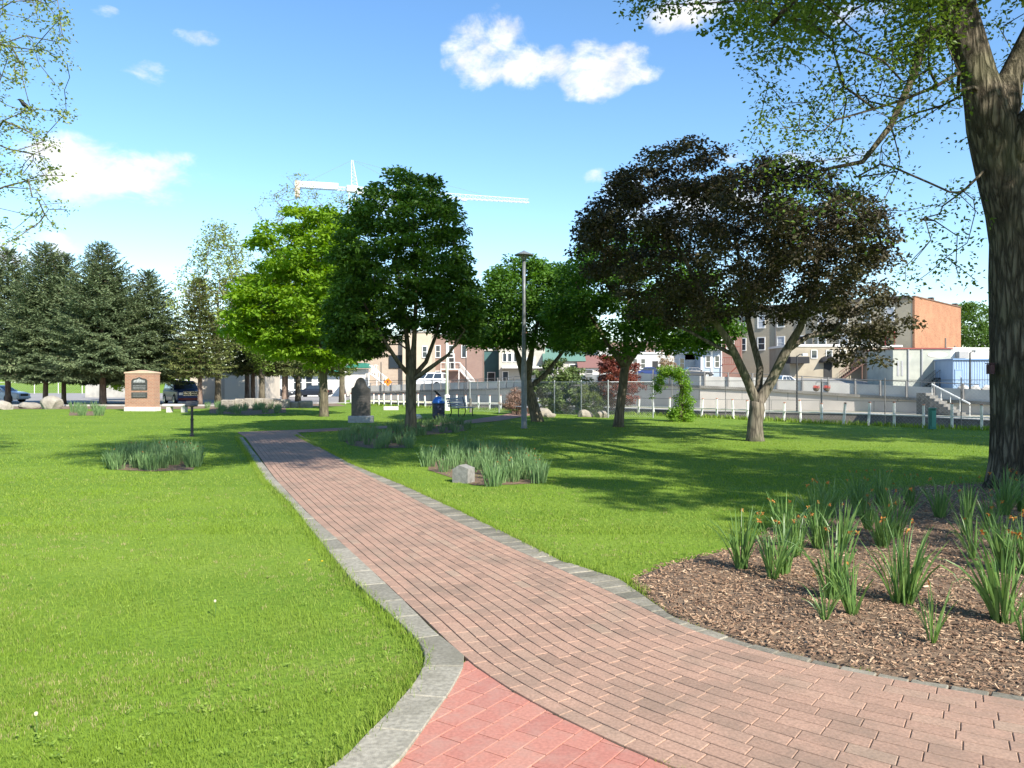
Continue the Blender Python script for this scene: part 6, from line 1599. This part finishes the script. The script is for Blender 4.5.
# three-storey brick building, khaki front, orange side
c0 = P(914, 384, 115); ang = math.atan2(-.69, .72)   # front faces left-front, side faces right-front
Lf = 38; zbase = 1.2
t = thing('brick_building', 'three-storey khaki brick building with a bright orange brick side wall', 'building', (c0.x - .72 * Lf, c0.y + .69 * Lf, zbase), ang)
hgt = 14.1 - zbase; dp = 23
mb = MB(); mb.box((Lf / 2 - .15, dp / 2, hgt / 2 - .5), (Lf - .3, dp, hgt + 1)); mb.build('wall', m_khaki, t)
mb = MB(); mb.box((Lf - .14, dp / 2, hgt / 2 - .45), (.3, dp + .08, hgt + 1.3)); mb.build('side_wall', m_orange, t)
mb = MB(); mb.box((Lf / 2 - .3, -.12, hgt + .05), (Lf - .8, .4, .5)); mb.build('cornice', mat('dark_cornice', (.10, .085, .07), .8), t)
for yy in (9.5, 22): mb = MB(); mb.box((Lf - .6, yy, hgt + .35), (.7, .8, .7)); mb.build('chimney', mat('chimney_brick', (.08, .06, .05), .9), t)
mb = MB(); mb.tube([(Lf + .14, dp * .62, 4.5), (Lf + .14, dp * .62, 7.6)], .09, 6); mb.box((Lf + .08, dp * .85, 6.2), (.1, .5, .7)); mb.build('wall_vent', m_post, t)
mb = MB(); mb.box((Lf - .12, dp / 2, hgt + .12), (.5, dp + .3, .16)); mb.build('side_coping', mat('dark_side_coping', (.16, .10, .07), .8), t)
for fl_, zc_ in enumerate((10.6, 7.0)):
    for i in range(10):
        xw = Lf - 3.4 - i * 3.35
        red = (fl_ == 1 and i == 0)
        window(t, xw - .55, xw + .55, zc_ - .95, zc_ + .95, GL if (i + fl_) % 3 else m_curt, mat('red_window_frame', (.3, .03, .03), .6) if red else m_wf, fw=.14)
for i in range(4): mb = MB(); mb.box((Lf - 15 - i * 6, -.1, 6.5), (.14, .14, 13)); mb.build('drainpipe', m_post, t)
door(t, Lf - 31.5, Lf - 30.3, .9, 3.2, mat('red_door', (.25, .03, .03), .5)); mb = MB(); mb.box((Lf - 31, -.8, 3.6), (4.5, 1.6, .15)); mb.build('porch_roof', m_wf, t)
# tavern
t = walls('tavern_building', 'low beige building with a white flat roof edge and a dark domed door awning', (P(790, 384, 112).x, 112, 2.3), 0, 60 * .14 * 1.37, 9, 4.55, mat('beige_render', (.36, .315, .24), .85, (.29, .25, .19), .7, 6), coping=m_white, cop_h=.3)
q = 112 / F
def X(px, px0): return (px - px0) * q
for px in (814, 829, 843): window(t, X(px - 2.6, 790), X(px + 2.6, 790), 2.95, 4.0, fw=.08, mull=0)
door(t, X(824.5, 790), X(831, 790), .1, 2.2, m_blk, m_blk)
mb = MB(); cx_ = X(827.5, 790)
for i in range(8):
    a0_, a1_ = math.pi * i / 8, math.pi * (i + 1) / 8; r_ = 1.25
    pts = [(cx_ + r_ * math.cos(a0_), -.05, 2.3 + .95 * math.sin(a0_)), (cx_ + r_ * math.cos(a1_), -.05, 2.3 + .95 * math.sin(a1_)), (cx_ + r_ * .9 * math.cos(a1_), -1.3, 2.25 + .35 * math.sin(a1_)), (cx_ + r_ * .9 * math.cos(a0_), -1.3, 2.25 + .35 * math.sin(a0_))]
    mb.add(pts, [(0, 1, 2, 3), (3, 2, 1, 0)])
mb.build('awning', mat('black_canvas', (.02, .02, .022), .8), t)
mb = MB(); mb.box((X(800, 790) * .5, -1.0, 2.6), (2.6, 2.0, .9)); mb.build('side_awning', MATS['black_canvas'], t)
stairs(t, X(857, 790), X(838, 790), 2.0, 0, -1.0, 1.1, mat('brown_steps', (.16, .09, .07), .8), mat('brown_rail', (.2, .1, .08), .7))
t = walls('rear_annex', 'tan rear annex with a dark doorway between the tavern and the pale block', (P(868, 384, 110).x, 110, 1.5), 0, 33 * .1375, 8, 5.2, mat('tan_render', (.40, .33, .26), .85, (.34, .28, .22), .8), coping=m_white)
door(t, 16.5 * .1375, 21.5 * .1375, .9, 2.9, m_blk, mat('grey_frame', (.3, .3, .3), .7))
# pale block
q = 97 / F
t = walls('pale_block_building', 'pale grey-green flat-roofed block with a red-brown coping and a raised side door', (P(893, 384, 97).x, 97, 1.2), 0, 58 * q, 7, 4.62, mat('pale_green_render', (.38, .39, .335), .85, (.31, .32, .28), .9, 6), coping=mat('red_brown_coping', (.22, .05, .04), .7), cop_h=.16)
door(t, 42 * q, 48.5 * q, 1.15, 3.2, mat('grey_door', (.22, .22, .25), .5), m_white)
mb = MB(); mb.prism_y([(44.5 * q + 1.25 * math.cos(a), 3.95 + .36 * math.sin(a)) for a in np.linspace(0, 2 * math.pi, 20)[:-1]], -.04, .0); mb.build('oval_sign', mat('faded_oval_sign', (.56, .50, .42), .8, (.50, .47, .42), 5), t)
for px in (15, 28.5): mb = MB(); mb.tube([(px * q, -.1, .1), (px * q, -.1, 4.6)], .09, 6); mb.build('drainpipe', m_greyst, t)
for px in (5, 9): mb = MB(); mb.box((px * q, -.03, 2.3), (.22, .06, 1.8)); mb.build('vent_slot', m_greyst, t)
stairs(t, 41 * q, 27 * q, 1.1, -.35, -.75, 1.1, m_darkmetal, m_post, land=1.0)
t = walls('white_rear_building', 'long white flat-roofed building behind the blue shed', (P(950, 384, 104).x, 104.5, 1.2), 0, 14, 9, 4.9, m_white, coping=m_white)
mb = MB(); mb.cbox((1.6, -.4, 4.2), (1.3, 1.0, .9), .05); mb.build('air_conditioner', m_greyst, t)
# blue shed
q = 93 / F
t = thing('blue_shed', 'pale blue ribbed metal shed at the right behind the street', 'shed', (P(953, 384, 93).x, 93, 1.15), 0)
w = 8.5; mb = MB(); mb.box((w / 2, 3, 1.6), (w, 6, 3.3)); mb.build('wall', mat('pale_blue_metal', (.25, .35, .48), .5, (.21, .30, .42), .8), t)
mb = MB()
for i in range(28): mb.box((.15 + i * .3, -.02, 1.65), (.06, .05, 3.1))
mb.build('ribs', mat('blue_rib', (.30, .40, .53), .5), t)
mb = MB(); mb.box((w / 2, 2.9, 3.33), (w + .3, 6.3, .16)); mb.build('roof', mat('blue_roof_trim', (.16, .26, .42), .5), t)
door(t, 2.3 * q, 8.6 * q, .35, 2.05, mat('blue_door', (.24, .33, .45), .5), mat('blue_frame', (.18, .28, .44), .5))
rs = np.random.RandomState(430)
for i, px in enumerate((963, 976, 987)):
    o = link('rubble_block', rock(440 + i, .6, .4, .4), m_lime); o.location = (P(px, 384, 90).x, 90, .95); tag(o, 'pale rubble block below the blue shed', 'rubble', group='rubble blocks below the blue shed')
# stair down from the street
t = thing('street_stairs', 'pale stair with a white handrail coming down the retaining wall', 'stairs', (0, 0, 0))
a, b_ = P(926, 391, 42.3), P(963, 413.5, 40.2)
mb = MB()
for i in range(9):
    u = i / 8; c = a.lerp(b_, u); mb.box((c.x, c.y + .1, c.z / 2 - .1), (.42, 1.1, max(.1, c.z)), rz=R(-50))
mb.build('steps', mat('worn_step_concrete', (.20, .19, .175), .95, (.15, .145, .13), 2), t)
mb = MB(); mb.tube([(a.x, a.y - .6, a.z + .35), (b_.x, b_.y - .6, b_.z + .5)], .045, 6)
for i in range(5): c = a.lerp(b_, i / 4); mb.tube([(c.x, c.y - .6, c.z - .2), (c.x, c.y - .6, c.z + .42)], .02, 5)
mb.build('handrail', m_white, t)

# row behind the crabapple: white house, blue-white house, fire escape
q = 122 / F
t = walls('white_house', 'white rendered house with a dark garage opening beyond the weeping tree', (P(628, 384, 122).x, 122, 2.4), 0, 74 * q, 10, 3.8, mat('white_render', (.50, .50, .48), .8, (.40, .40, .385), .8), coping=m_wf)
door(t, 24 * q, 30 * q, .3, 2.7, m_blk)
window(t, 5 * q, 9 * q, 1.6, 3.0); window(t, 13 * q, 17 * q, 1.6, 3.0); window(t, 52 * q, 56 * q, 1.6, 3.1)
mb = MB(); mb.box((66 * q, 4, 5.5), (18 * q, 8, 5.2)); mb.build('upper_storey', MATS['white_render'], t)
q = 118 / F
t = walls('blue_house', 'narrow light blue house with white corner trim and a balcony', (P(701, 384, 118).x, 118, 2.3), 0, 22 * q, 9, 8.8, mat('light_blue_siding', (.32, .38, .44), .7, (.27, .33, .39), 1), coping=m_wf)
for i, (px, z_) in enumerate(((5, 5.5), (14, 5.5), (5, 1.8), (14, 1.8))): window(t, px * q, (px + 4) * q, z_, z_ + 1.6)
for px in (0.6, 10.5, 20.5):
    mb = MB(); mb.box((px * q, -.06, 4.2), (.28, .14, 8.6)); mb.build('corner_trim', m_wf, t)
mb = MB(); mb.box((11 * q, -.6, 4.4), (20 * q, 1.2, .15)); mb.build('balcony', m_wf, t)
t = thing('fire_escape', 'rust-red iron fire escape on the wall right of the blue house', 'fire escape', (P(727, 384, 120).x, 118.2, 2.3))
mb = MB()
for z_ in (2.2, 4.8):
    mb.box((0, 0, z_), (2.6, 1.2, .08))
    for sx in np.linspace(-1.3, 1.3, 9): mb.tube([(sx, -.6, z_), (sx, -.6, z_ + 1)], .03, 4)
    mb.tube([(-1.3, -.6, z_ + 1), (1.3, -.6, z_ + 1)], .04, 4)
for sx in (-1.3, 1.3): mb.tube([(sx, -.6, 0), (sx, -.6, 5.8)], .06, 4)
mb.tube([(-1.2, -.6, 0), (1.2, -.6, 2.2)], .09, 4); mb.tube([(1.2, -.6, 2.2), (-1.2, -.6, 4.8)], .09, 4)
mb.build('ironwork', mat('rust_iron', (.22, .07, .05), .7), t)
t = walls('brick_house', 'red-brown brick house behind the rust-red fire escape', (P(721, 384, 121).x, 121, 2.3), 0, 3.2, 8, 8.2, brickmat('red_house_brick', (.23, .12, .10), (.19, .10, .08), (.25, .21, .18), .24, .085))
window(t, .9, 1.9, 4.6, 6.2)
# middle row
q = 125 / F
t = walls('cream_house', 'cream two-storey house with three dark windows left of the leaning maple trunk', (P(499, 384, 118).x, 118, 1.3), 0, 46 * .1475, 9, 6.1, mat('cream_render', (.44, .41, .35), .85, (.36, .335, .285), .8), coping=m_wf)
q = .1475
for px in (4, 9, 15): window(t, px * q, (px + 3.4) * q, 3.6, 4.8, fw=.08, mull=0)
door(t, 4 * q, 9 * q, .05, 2.1, m_dk); window(t, 26 * q, 36 * q, 2.6, 4.2, m_curt)
mb = MB(); mb.box((23 * q, -1.0, 2.75), (40 * q, 2.0, .3)); mb.build('porch_roof', m_wf, t)
def gable(name, label, origin, rz, w, d, h, rh, m, rm, cat='house'):
    t = thing(name, label, cat, origin, rz); mb = MB(); mb.box((w / 2, d / 2, h / 2 - .5), (w, d, h + 1)); mb.build('wall', m, t)
    mb = MB(); mb.add([(-.3, -.4, h), (w + .3, -.4, h), (w + .3, d + .4, h), (-.3, d + .4, h), (-.3, d / 2, h + rh), (w + .3, d / 2, h + rh)], [(0, 1, 5, 4), (2, 3, 4, 5), (0, 4, 3), (1, 2, 5), (3, 2, 1, 0)]); mb.build('roof', rm, t); return t
t = gable('cream_cottage', 'cream cottage with a green roof between the leaning maple and the pine bush', (P(545, 384, 116).x, 116, 1.5), 0, 5.6, 8, 3.4, 2.2, MATS['cream_render'], mat('green_roof', (.10, .19, .15), .8))
window(t, .8, 1.8, 1.6, 2.9); window(t, 3.6, 4.6, 1.6, 2.9)
t = gable('cream_cottage', 'pale cottage with a brown-red shingle roof behind the pine bush', (P(580, 384, 114).x, 114, 1.9), 0, 4.8, 8, 2.0, 1.9, mat('pale_render', (.62, .57, .50), .8), mat('brown_red_roof', (.20, .10, .085), .85))
window(t, 3.2, 4.2, .6, 1.7); window(t, .8, 1.8, .6, 1.7)
t = walls('white_shop', 'white building with two arched dark windows behind the copper-leaved tree', (P(598, 384, 119).x, 119, 2.2), 0, 4.6, 9, 4.6, MATS['white_render'], coping=m_wf)
window(t, .6, 1.5, 1.4, 3.0); window(t, 2.4, 3.3, 1.4, 3.0)
# teal, brown brick, tan, with stairs
t = walls('teal_building', 'teal green painted narrow building between the brick and cream houses', (P(482, 384, 121).x, 121, 1.2), 0, 2.75, 8, 5.4, mat('teal_wall', (.055, .13, .13), .8, (.045, .10, .105), 1))
door(t, .9, 1.9, 0, 2.1, m_blk)
m_brn = brickmat('brown_brick', (.27, .17, .135), (.23, .145, .12), (.25, .2, .17), .24, .085, stain=(.2, .13, .11))
q = 112 / F
t = walls('brick_building', 'brown brick building with a white outside staircase right of the flagpole', (P(432, 384, 112).x, 112, 1.15), 0, 50 * q, 10, 7.2, m_brn)
window(t, 17 * q, 21 * q, 4.2, 5.8); window(t, 30 * q, 34 * q, 4.2, 5.8, mull=0); window(t, 4 * q, 8 * q, 4.2, 5.8)
door(t, 17 * q, 22 * q, 2.55, 4.6, m_blk); door(t, 4 * q, 9 * q, .1, 2.2, m_blk)
stairs(t, 28 * q, 43 * q, 2.5, .0, -.9, 1.2, m_wf, m_wf, land=2.6)
t = walls('brick_building', 'taller orange-red brick building glimpsed through the leaning maple crown', (P(470, 384, 140).x, 140, 1.2), 0, 10, 10, 10.2, m_orange)
for i in range(4): window(t, .9 + i * 2.3, 2.0 + i * 2.3, 6.5, 8.4)
q = 108 / F
m_tan = brickmat('tan_block', (.42, .33, .25), (.37, .29, .22), (.38, .32, .26), .4, .2, stain=(.36, .28, .22))
t = walls('tan_building', 'tan block building with a dark upper window behind the round maple trunk', (P(356, 384, 108).x, 108, 1.1), 0, 48 * q, 12, 6.6, m_tan)
window(t, 33.5 * q, 46 * q, 1.1 + 1.6, 1.1 + 3.2, frame=m_blk, mull=0)
t = walls('cream_building', 'cream building front between the tan and the brown brick buildings', (P(402.5, 384, 107).x, 107, 1.1), 0, 29 * q, 11, 7.4, mat('cream_wall', (.48, .40, .30), .85, (.42, .35, .26), .8))
door(t, 13 * q, 17 * q, 0, 2.2, m_blk); window(t, 20 * q, 24 * q, 4.1, 5.5)
q = 100 / F
t = thing('entrance_porch', 'green-roofed porch with a white staircase left of the orange sign', 'porch', (P(350, 384, 100).x, 100, 1.0))
mb = MB(); mb.prism_y([(-.4, 2.6), (2.6, 2.6), (2.2, 3.2), (.3, 3.2)], -1.4, 1.4); mb.build('roof', mat('green_awning', (.03, .17, .12), .6), t)
mb = MB(); mb.box((.9, .4, 1.2), (2.4, 1.8, 2.6)); mb.build('wall', m_lime, t)
door(t, .4, 1.3, .2, 2.2, m_blk)
stairs(t, 2.6, 5.2, 2.0, 0, -.6, 1.1, m_wf, m_wf, land=-.9)
# left: storefront with green awning, beige garage
q = 96 / F
t = walls('storefront', 'white shopfront with large windows under a long dark green awning', (P(252, 384, 104).x, 104, 0.0), 0, 92 * 104 / F, 10, 4.1, m_white, coping=m_wf)
q = 104 / F
for i, (a, b_) in enumerate(((3, 7), (10, 15), (18, 24), (30, 36), (42, 50), (54, 60), (66, 74))): window(t, a * q, b_ * q, .9, 2.7, fw=.14)
mb = MB(); mb.prism_y([(0, 3.0), (92 * q, 3.0), (92 * q, 3.9), (0, 3.9)], -.9, -.05); mb.build('awning', MATS['green_awning'], t)
mb = MB(); mb.box((46 * q, -.5, 5.0), (92 * q, .3, 1.6)); mb.build('parapet', mat('dark_green_fascia', (.02, .07, .05), .7), t)
q = 80 / F
t = walls('beige_garage', 'beige garage wall with a dark green canopy behind the thin dull spruce', (P(190, 384, 80).x, 80, 0), 0, 6.4, 9, 3.0, mat('beige_panel', (.52, .45, .36), .85, (.45, .39, .31), .7), coping=MATS['green_awning'], cop_h=.5)
mb = MB(); mb.box((4.6, -.05, 1.2), (2.2, .12, 2.4)); mb.build('garage_door', mat('pale_garage_door', (.62, .56, .46), .7), t)
t = gable('white_house', 'small white house showing above the parked truck', (P(182, 384, 120).x - 1, 120, 0), 0, 5, 7, 3.6, 1.6, m_white, mat('grey_roof', (.25, .25, .25), .85)); window(t, 2, 3.4, 1.4, 2.7)
mb = MB(); mb.box((0, 0, 1.0), (7.5, .25, 2.0)); o = mb.build('concrete_wall', m_conc, loc=(P(117, 384, 96).x, 96, 0)); tag(o, 'grey concrete wall panel between the grassy bank and the brick monument', 'wall')
t = walls('dark_hall', 'long dark-roofed hall on the grassy bank beyond the white car', (-150, 212, 4.1), 0, 62, 12, 3.4, mat('dark_green_wall', (.02, .05, .045), .8), coping=mat('dark_roof', (.02, .03, .03), .8))
for i in range(6): window(t, 6 + i * 9, 9 + i * 9, 1.2, 2.6)
# town beyond (fills gaps at the horizon)
rs = np.random.RandomState(450)
for i, (px, Y, w, h, mm) in enumerate(((560, 170, 22, 8.5, m_khaki), (640, 165, 20, 9, m_brn), (380, 165, 26, 10, m_khaki), (760, 185, 16, 10, m_brn))):
    t = walls('far_building', ['distant khaki brick building behind the green-roofed cottage', 'distant brown brick building behind the white house', 'distant khaki building behind the tan block building', 'distant brown building behind the khaki brick front'][i], (P(px, 384, Y).x - w / 2, Y, 1.2), 0, w, 12, h, mm)
    for k_ in range(int(w / 3)): window(t, 1 + k_ * 3, 2.1 + k_ * 3, h - 3, h - 1.2)

# ================================================================== TOWER CRANE
m_cr = mat('crane_white', (.62, .66, .70), .5, (.55, .59, .63), .5)
e0, e1 = P(296, 181, 250), P(529, 196, 269); dirj = (e1 - e0); LJ = dirj.length; yaw = math.atan2(dirj.y, dirj.x)
base = P(352, 185, 250 + 19 * (352 - 296) / 233.0); bx = (Vector((base.x, base.y, 0)) - Vector((e0.x, e0.y, 0))).length
t = thing('tower_crane', 'white tower crane with a long lattice jib above the trees', 'crane', (base.x, base.y, 0), yaw)
zj = 63.5
def lattice(mb, p0, p1, w0, w1, n_, r_=.11, tri=False):
    p0, p1 = Vector(p0), Vector(p1); d = (p1 - p0).normalized(); u = d.cross(Vector((0, 1, 0)) if abs(d.y) < .9 else Vector((1, 0, 0))).normalized(); v = d.cross(u)
    cor = [(1, 1), (1, -1), (-1, -1), (-1, 1)] if not tri else [(-1, 1), (-1, -1), (1, 0)]
    def pt(i, k): c = p0.lerp(p1, i / n_); w_ = w0 + (w1 - w0) * i / n_; return c + (u * cor[k][0] + v * cor[k][1]) * w_ / 2
    m_ = len(cor)
    for k in range(m_): mb.tube([pt(0, k), pt(n_, k)], r_, 5)
    for i in range(n_):
        for k in range(m_): mb.tube([pt(i, k), pt(i + 1, (k + 1) % m_)], r_ * .55, 4, cap=False); mb.tube([pt(i, k), pt(i, (k + 1) % m_)], r_ * .5, 4, cap=False)
mb = MB(); lattice(mb, (0, 0, -1), (0, 0, zj - 1.2), 2.0, 2.0, 26, .14); mb.build('tower', m_cr, t)
jl = LJ - bx
mb = MB(); lattice(mb, (1.4, 0, zj), (jl, 0, zj - .3), 1.9, 1.2, 34, .10, tri=True); mb.build('jib', m_cr, t)
mb = MB(); lattice(mb, (-bx, 0, zj), (-1.4, 0, zj), 1.0, 1.0, 12, .09); mb.build('counter_jib', m_cr, t)
mb = MB(); mb.box((-bx + 6.8, -.75, zj + .6), (12.2, .12, 1.9)); ban = mb.build('banner_panel', m_cr, t)
for i, w_ in enumerate((1.4, 1.1, 1.2)): mb = MB(); mb.box((-bx + 5.2 + i * 1.8, -.83, zj + .75), (w_, .03, .75)); mb.build('banner_mark', mat('banner_blue_grey', (.35, .48, .52), .6), ban)
mb = MB(); mb.box((-bx + .4, 0, zj - .9), (1.5, 1.8, 5.0)); mb.build('counterweight', mat('counterweight_concrete', (.40, .34, .31), .8), t)
mb = MB(); lattice(mb, (.8, 0, zj + .5), (-.0, 0, zj + 9.3), 2.0, .5, 8, .09); mb.build('tower_head', m_cr, t)
mb = MB(); mb.cbox((0, 0, zj + .1), (3.4, 2.4, 1.9), .1); mb.build('slewing_platform', m_cr, t)
mb = MB(); mb.cbox((2.4, -1.6, zj - .9), (1.9, 1.5, 2.0), .15); cb = mb.build('cab', m_cr, t)
mb = MB(); mb.box((2.4, -2.38, zj - .7), (1.4, .06, .9)); mb.build('window', GL, cb)
mb = MB()
for q0, q1 in (((0, 0, zj + 9.3), (-bx + 2, 0, zj + .8)), ((0, 0, zj + 9.3), (jl * .33, 0, zj + 1)), ((0, 0, zj + 9.3), (jl * .72, 0, zj + 1))): mb.tube([q0, q1], .035, 4)
mb.build('stay_cable', m_galv, t)
mb = MB(); mb.box((jl * .62, 0, zj - 1.3), (1.6, 1.2, .4)); mb.tube([(jl * .62, 0, zj - 1.4), (jl * .62, 0, zj - 3)], .05, 4); mb.build('trolley', m_cr, t)

# ================================================================== SKY, SUN, CAMERA
sun_el, sun_dir = R(37), Vector((.60, -.80, 0)).normalized()
to_sun = Vector((sun_dir.x * math.cos(sun_el), sun_dir.y * math.cos(sun_el), math.sin(sun_el)))
L_ = bpy.data.lights.new('sun', 'SUN'); L_.energy = 5.0; L_.angle = R(.53); L_.color = (1.0, .945, .84)
so = bpy.data.objects.new('sun', L_); COL.objects.link(so); so.rotation_euler = (-to_sun).to_track_quat('-Z', 'Y').to_euler(); so.location = (20, -30, 40)
w = bpy.data.worlds.new('World'); scn.world = w; w.use_nodes = True; n = w.node_tree.nodes; l = w.node_tree.links
bg = n['Background']
sky = n.new('ShaderNodeTexSky'); sky.sky_type = 'NISHITA'; sky.sun_disc = False; sky.sun_elevation = sun_el; sky.sun_rotation = math.atan2(to_sun.x, to_sun.y)
sky.altitude = 150; sky.air_density = 1.0; sky.dust_density = .25; sky.ozone_density = 1.4
tc = n.new('ShaderNodeTexCoord'); sx = n.new('ShaderNodeSeparateXYZ'); l.new(tc.outputs['Generated'], sx.inputs[0])
def M(op, a, b=None, c=None, clamp=False):
    x = n.new('ShaderNodeMath'); x.operation = op; x.use_clamp = clamp
    for i, v in enumerate((a, b, c)):
        if v is None: continue
        if isinstance(v, (int, float)): x.inputs[i].default_value = v
        else: l.new(v, x.inputs[i])
    return x.outputs[0]
az = M('ARCTAN2', sx.outputs[0], sx.outputs[1]); el = M('ARCSINE', sx.outputs[2])
# cloud puffs: (azimuth, elevation, half widths) of each bank of cloud round the whole sky
def ae(px, py): v = Vector(((px - 512) / F, 1, (384 - py) / F)).normalized(); return math.atan2(v.x, v.y), math.asin(v.z)
puffs = [(485, 50, 46, 46, 1.0, .55), (520, 66, 40, 26, 1.1, .8), (603, 69, 60, 25, 1.25, 1.0), (550, 64, 40, 17, 1.1, .8), (590, 84, 40, 16, 1.0, .8), (478, 22, 30, 16, .8, .5), (672, 18, 44, 18, 1.0, .7), (705, 2, 40, 16, .9, .6), (120, 172, 84, 32, 1.15, .8), (70, 165, 60, 38, 1.1, .9), (190, 40, 30, 13, .55, .4), (145, 72, 28, 12, .6, .45), (100, 13, 16, 8, .5, .5), (590, 177, 24, 11, .9, .8), (625, 190, 40, 16, .8, .7), (720, 155, 22, 10, .8, .7), (690, 205, 110, 26, .9, .7), (800, 165, 70, 18, .7, .6), (10, 250, 80, 24, .9, .7), (192, 290, 26, 14, .8, .7), (400, 205, 60, 16, .6, .5), (850, 10, 60, 14, .8, .5)]
puffs = [(*ae(px, py), a / F, b / F, s_, 0) for px, py, a, b, s_, _ in puffs]
rs = np.random.RandomState(77)
for _ in range(6):
    a_ = rs.uniform(.9, 5.3); puffs.append((a_ if a_ < math.pi else a_ - 2 * math.pi, rs.uniform(.12, .75), rs.uniform(.06, .16), rs.uniform(.02, .06), 1.0, 0))
cx = n.new('ShaderNodeCombineXYZ'); l.new(az, cx.inputs[0]); l.new(M('MULTIPLY', el, 1.5), cx.inputs[1])
def N(scale, detail, rough=.55, dist=0.0):
    x = n.new('ShaderNodeTexNoise'); x.inputs['Scale'].default_value = scale; x.inputs['Detail'].default_value = detail; x.inputs['Roughness'].default_value = rough; x.inputs['Distortion'].default_value = dist
    l.new(cx.outputs[0], x.inputs['Vector']); return x
nz = N(17, 8, .62, .25); nw = N(9, 3)
wv = n.new('ShaderNodeVectorMath'); wv.operation = 'SUBTRACT'; l.new(nw.outputs['Color'], wv.inputs[0]); wv.inputs[1].default_value = (.5, .5, .5)
wx = n.new('ShaderNodeSeparateXYZ'); l.new(wv.outputs[0], wx.inputs[0])
azw = M('MULTIPLY_ADD', wx.outputs[0], .06, az); elw = M('MULTIPLY_ADD', wx.outputs[1], .035, el)
tot = None
for a_, e_, ra, re_, s_, _ in puffs:
    u = M('DIVIDE', M('SUBTRACT', azw, a_), ra); v = M('DIVIDE', M('SUBTRACT', elw, e_), re_)
    d2 = M('ADD', M('MULTIPLY', u, u), M('MULTIPLY', v, v)); g = M('MULTIPLY', M('SUBTRACT', 1.0, d2, clamp=True), s_)
    tot = g if tot is None else M('MAXIMUM', tot, g)
dens = M('MULTIPLY', M('SUBTRACT', M('ADD', M('MULTIPLY', tot, 1.05), M('MULTIPLY', M('SUBTRACT', nz.outputs[0], .5), 3.0)), .26), .85, clamp=True)
dens = M('MULTIPLY', dens, M('MULTIPLY', tot, 6.0, clamp=True), clamp=True)
dens = M('MULTIPLY', M('MULTIPLY', dens, dens), M('SUBTRACT', 3.0, M('MULTIPLY', dens, 2.0)), clamp=True)
ns = N(26, 4)
shade = n.new('ShaderNodeMapRange'); shade.inputs[1].default_value = .35; shade.inputs[2].default_value = .65; shade.inputs[3].default_value = .80; shade.inputs[4].default_value = 1.06; l.new(ns.outputs[0], shade.inputs[0])
CLOUD = 5.1
cc = n.new('ShaderNodeVectorMath'); cc.operation = 'SCALE'; cc.inputs[0].default_value = (CLOUD, CLOUD * .985, CLOUD * .975); l.new(shade.outputs[0], cc.inputs['Scale'])
hs = n.new('ShaderNodeHueSaturation'); hs.inputs['Hue'].default_value = .500; hs.inputs['Saturation'].default_value = 1.2; hs.inputs['Value'].default_value = 1.0; l.new(sky.outputs[0], hs.inputs['Color'])
mx = n.new('ShaderNodeMix'); mx.data_type = 'RGBA'; l.new(dens, mx.inputs[0]); l.new(hs.outputs[0], mx.inputs[6]); l.new(cc.outputs[0], mx.inputs[7])
l.new(mx.outputs[2], bg.inputs[0]); bg.inputs[1].default_value = .135
cam = bpy.data.cameras.new('camera'); cam.sensor_width = 36; cam.lens = F / 1024 * 36; cam.clip_end = 6000; cam.clip_start = .05
co = bpy.data.objects.new('camera', cam); COL.objects.link(co); co.location = (0, 0, HC); co.rotation_euler = (math.pi / 2, 0, 0); scn.camera = co
scn.view_settings.view_transform = 'Standard'; scn.view_settings.look = 'None'; scn.view_settings.gamma = 1.0; scn.view_settings.use_curve_mapping = False
scn.view_settings.exposure = 0.95
scn.render.engine = 'CYCLES'
try:
    scn.cycles.use_denoising = True; scn.cycles.max_bounces = 4; scn.cycles.transparent_max_bounces = 4; scn.cycles.diffuse_bounces = 2; scn.cycles.glossy_bounces = 2; scn.cycles.transmission_bounces = 2
except Exception: pass
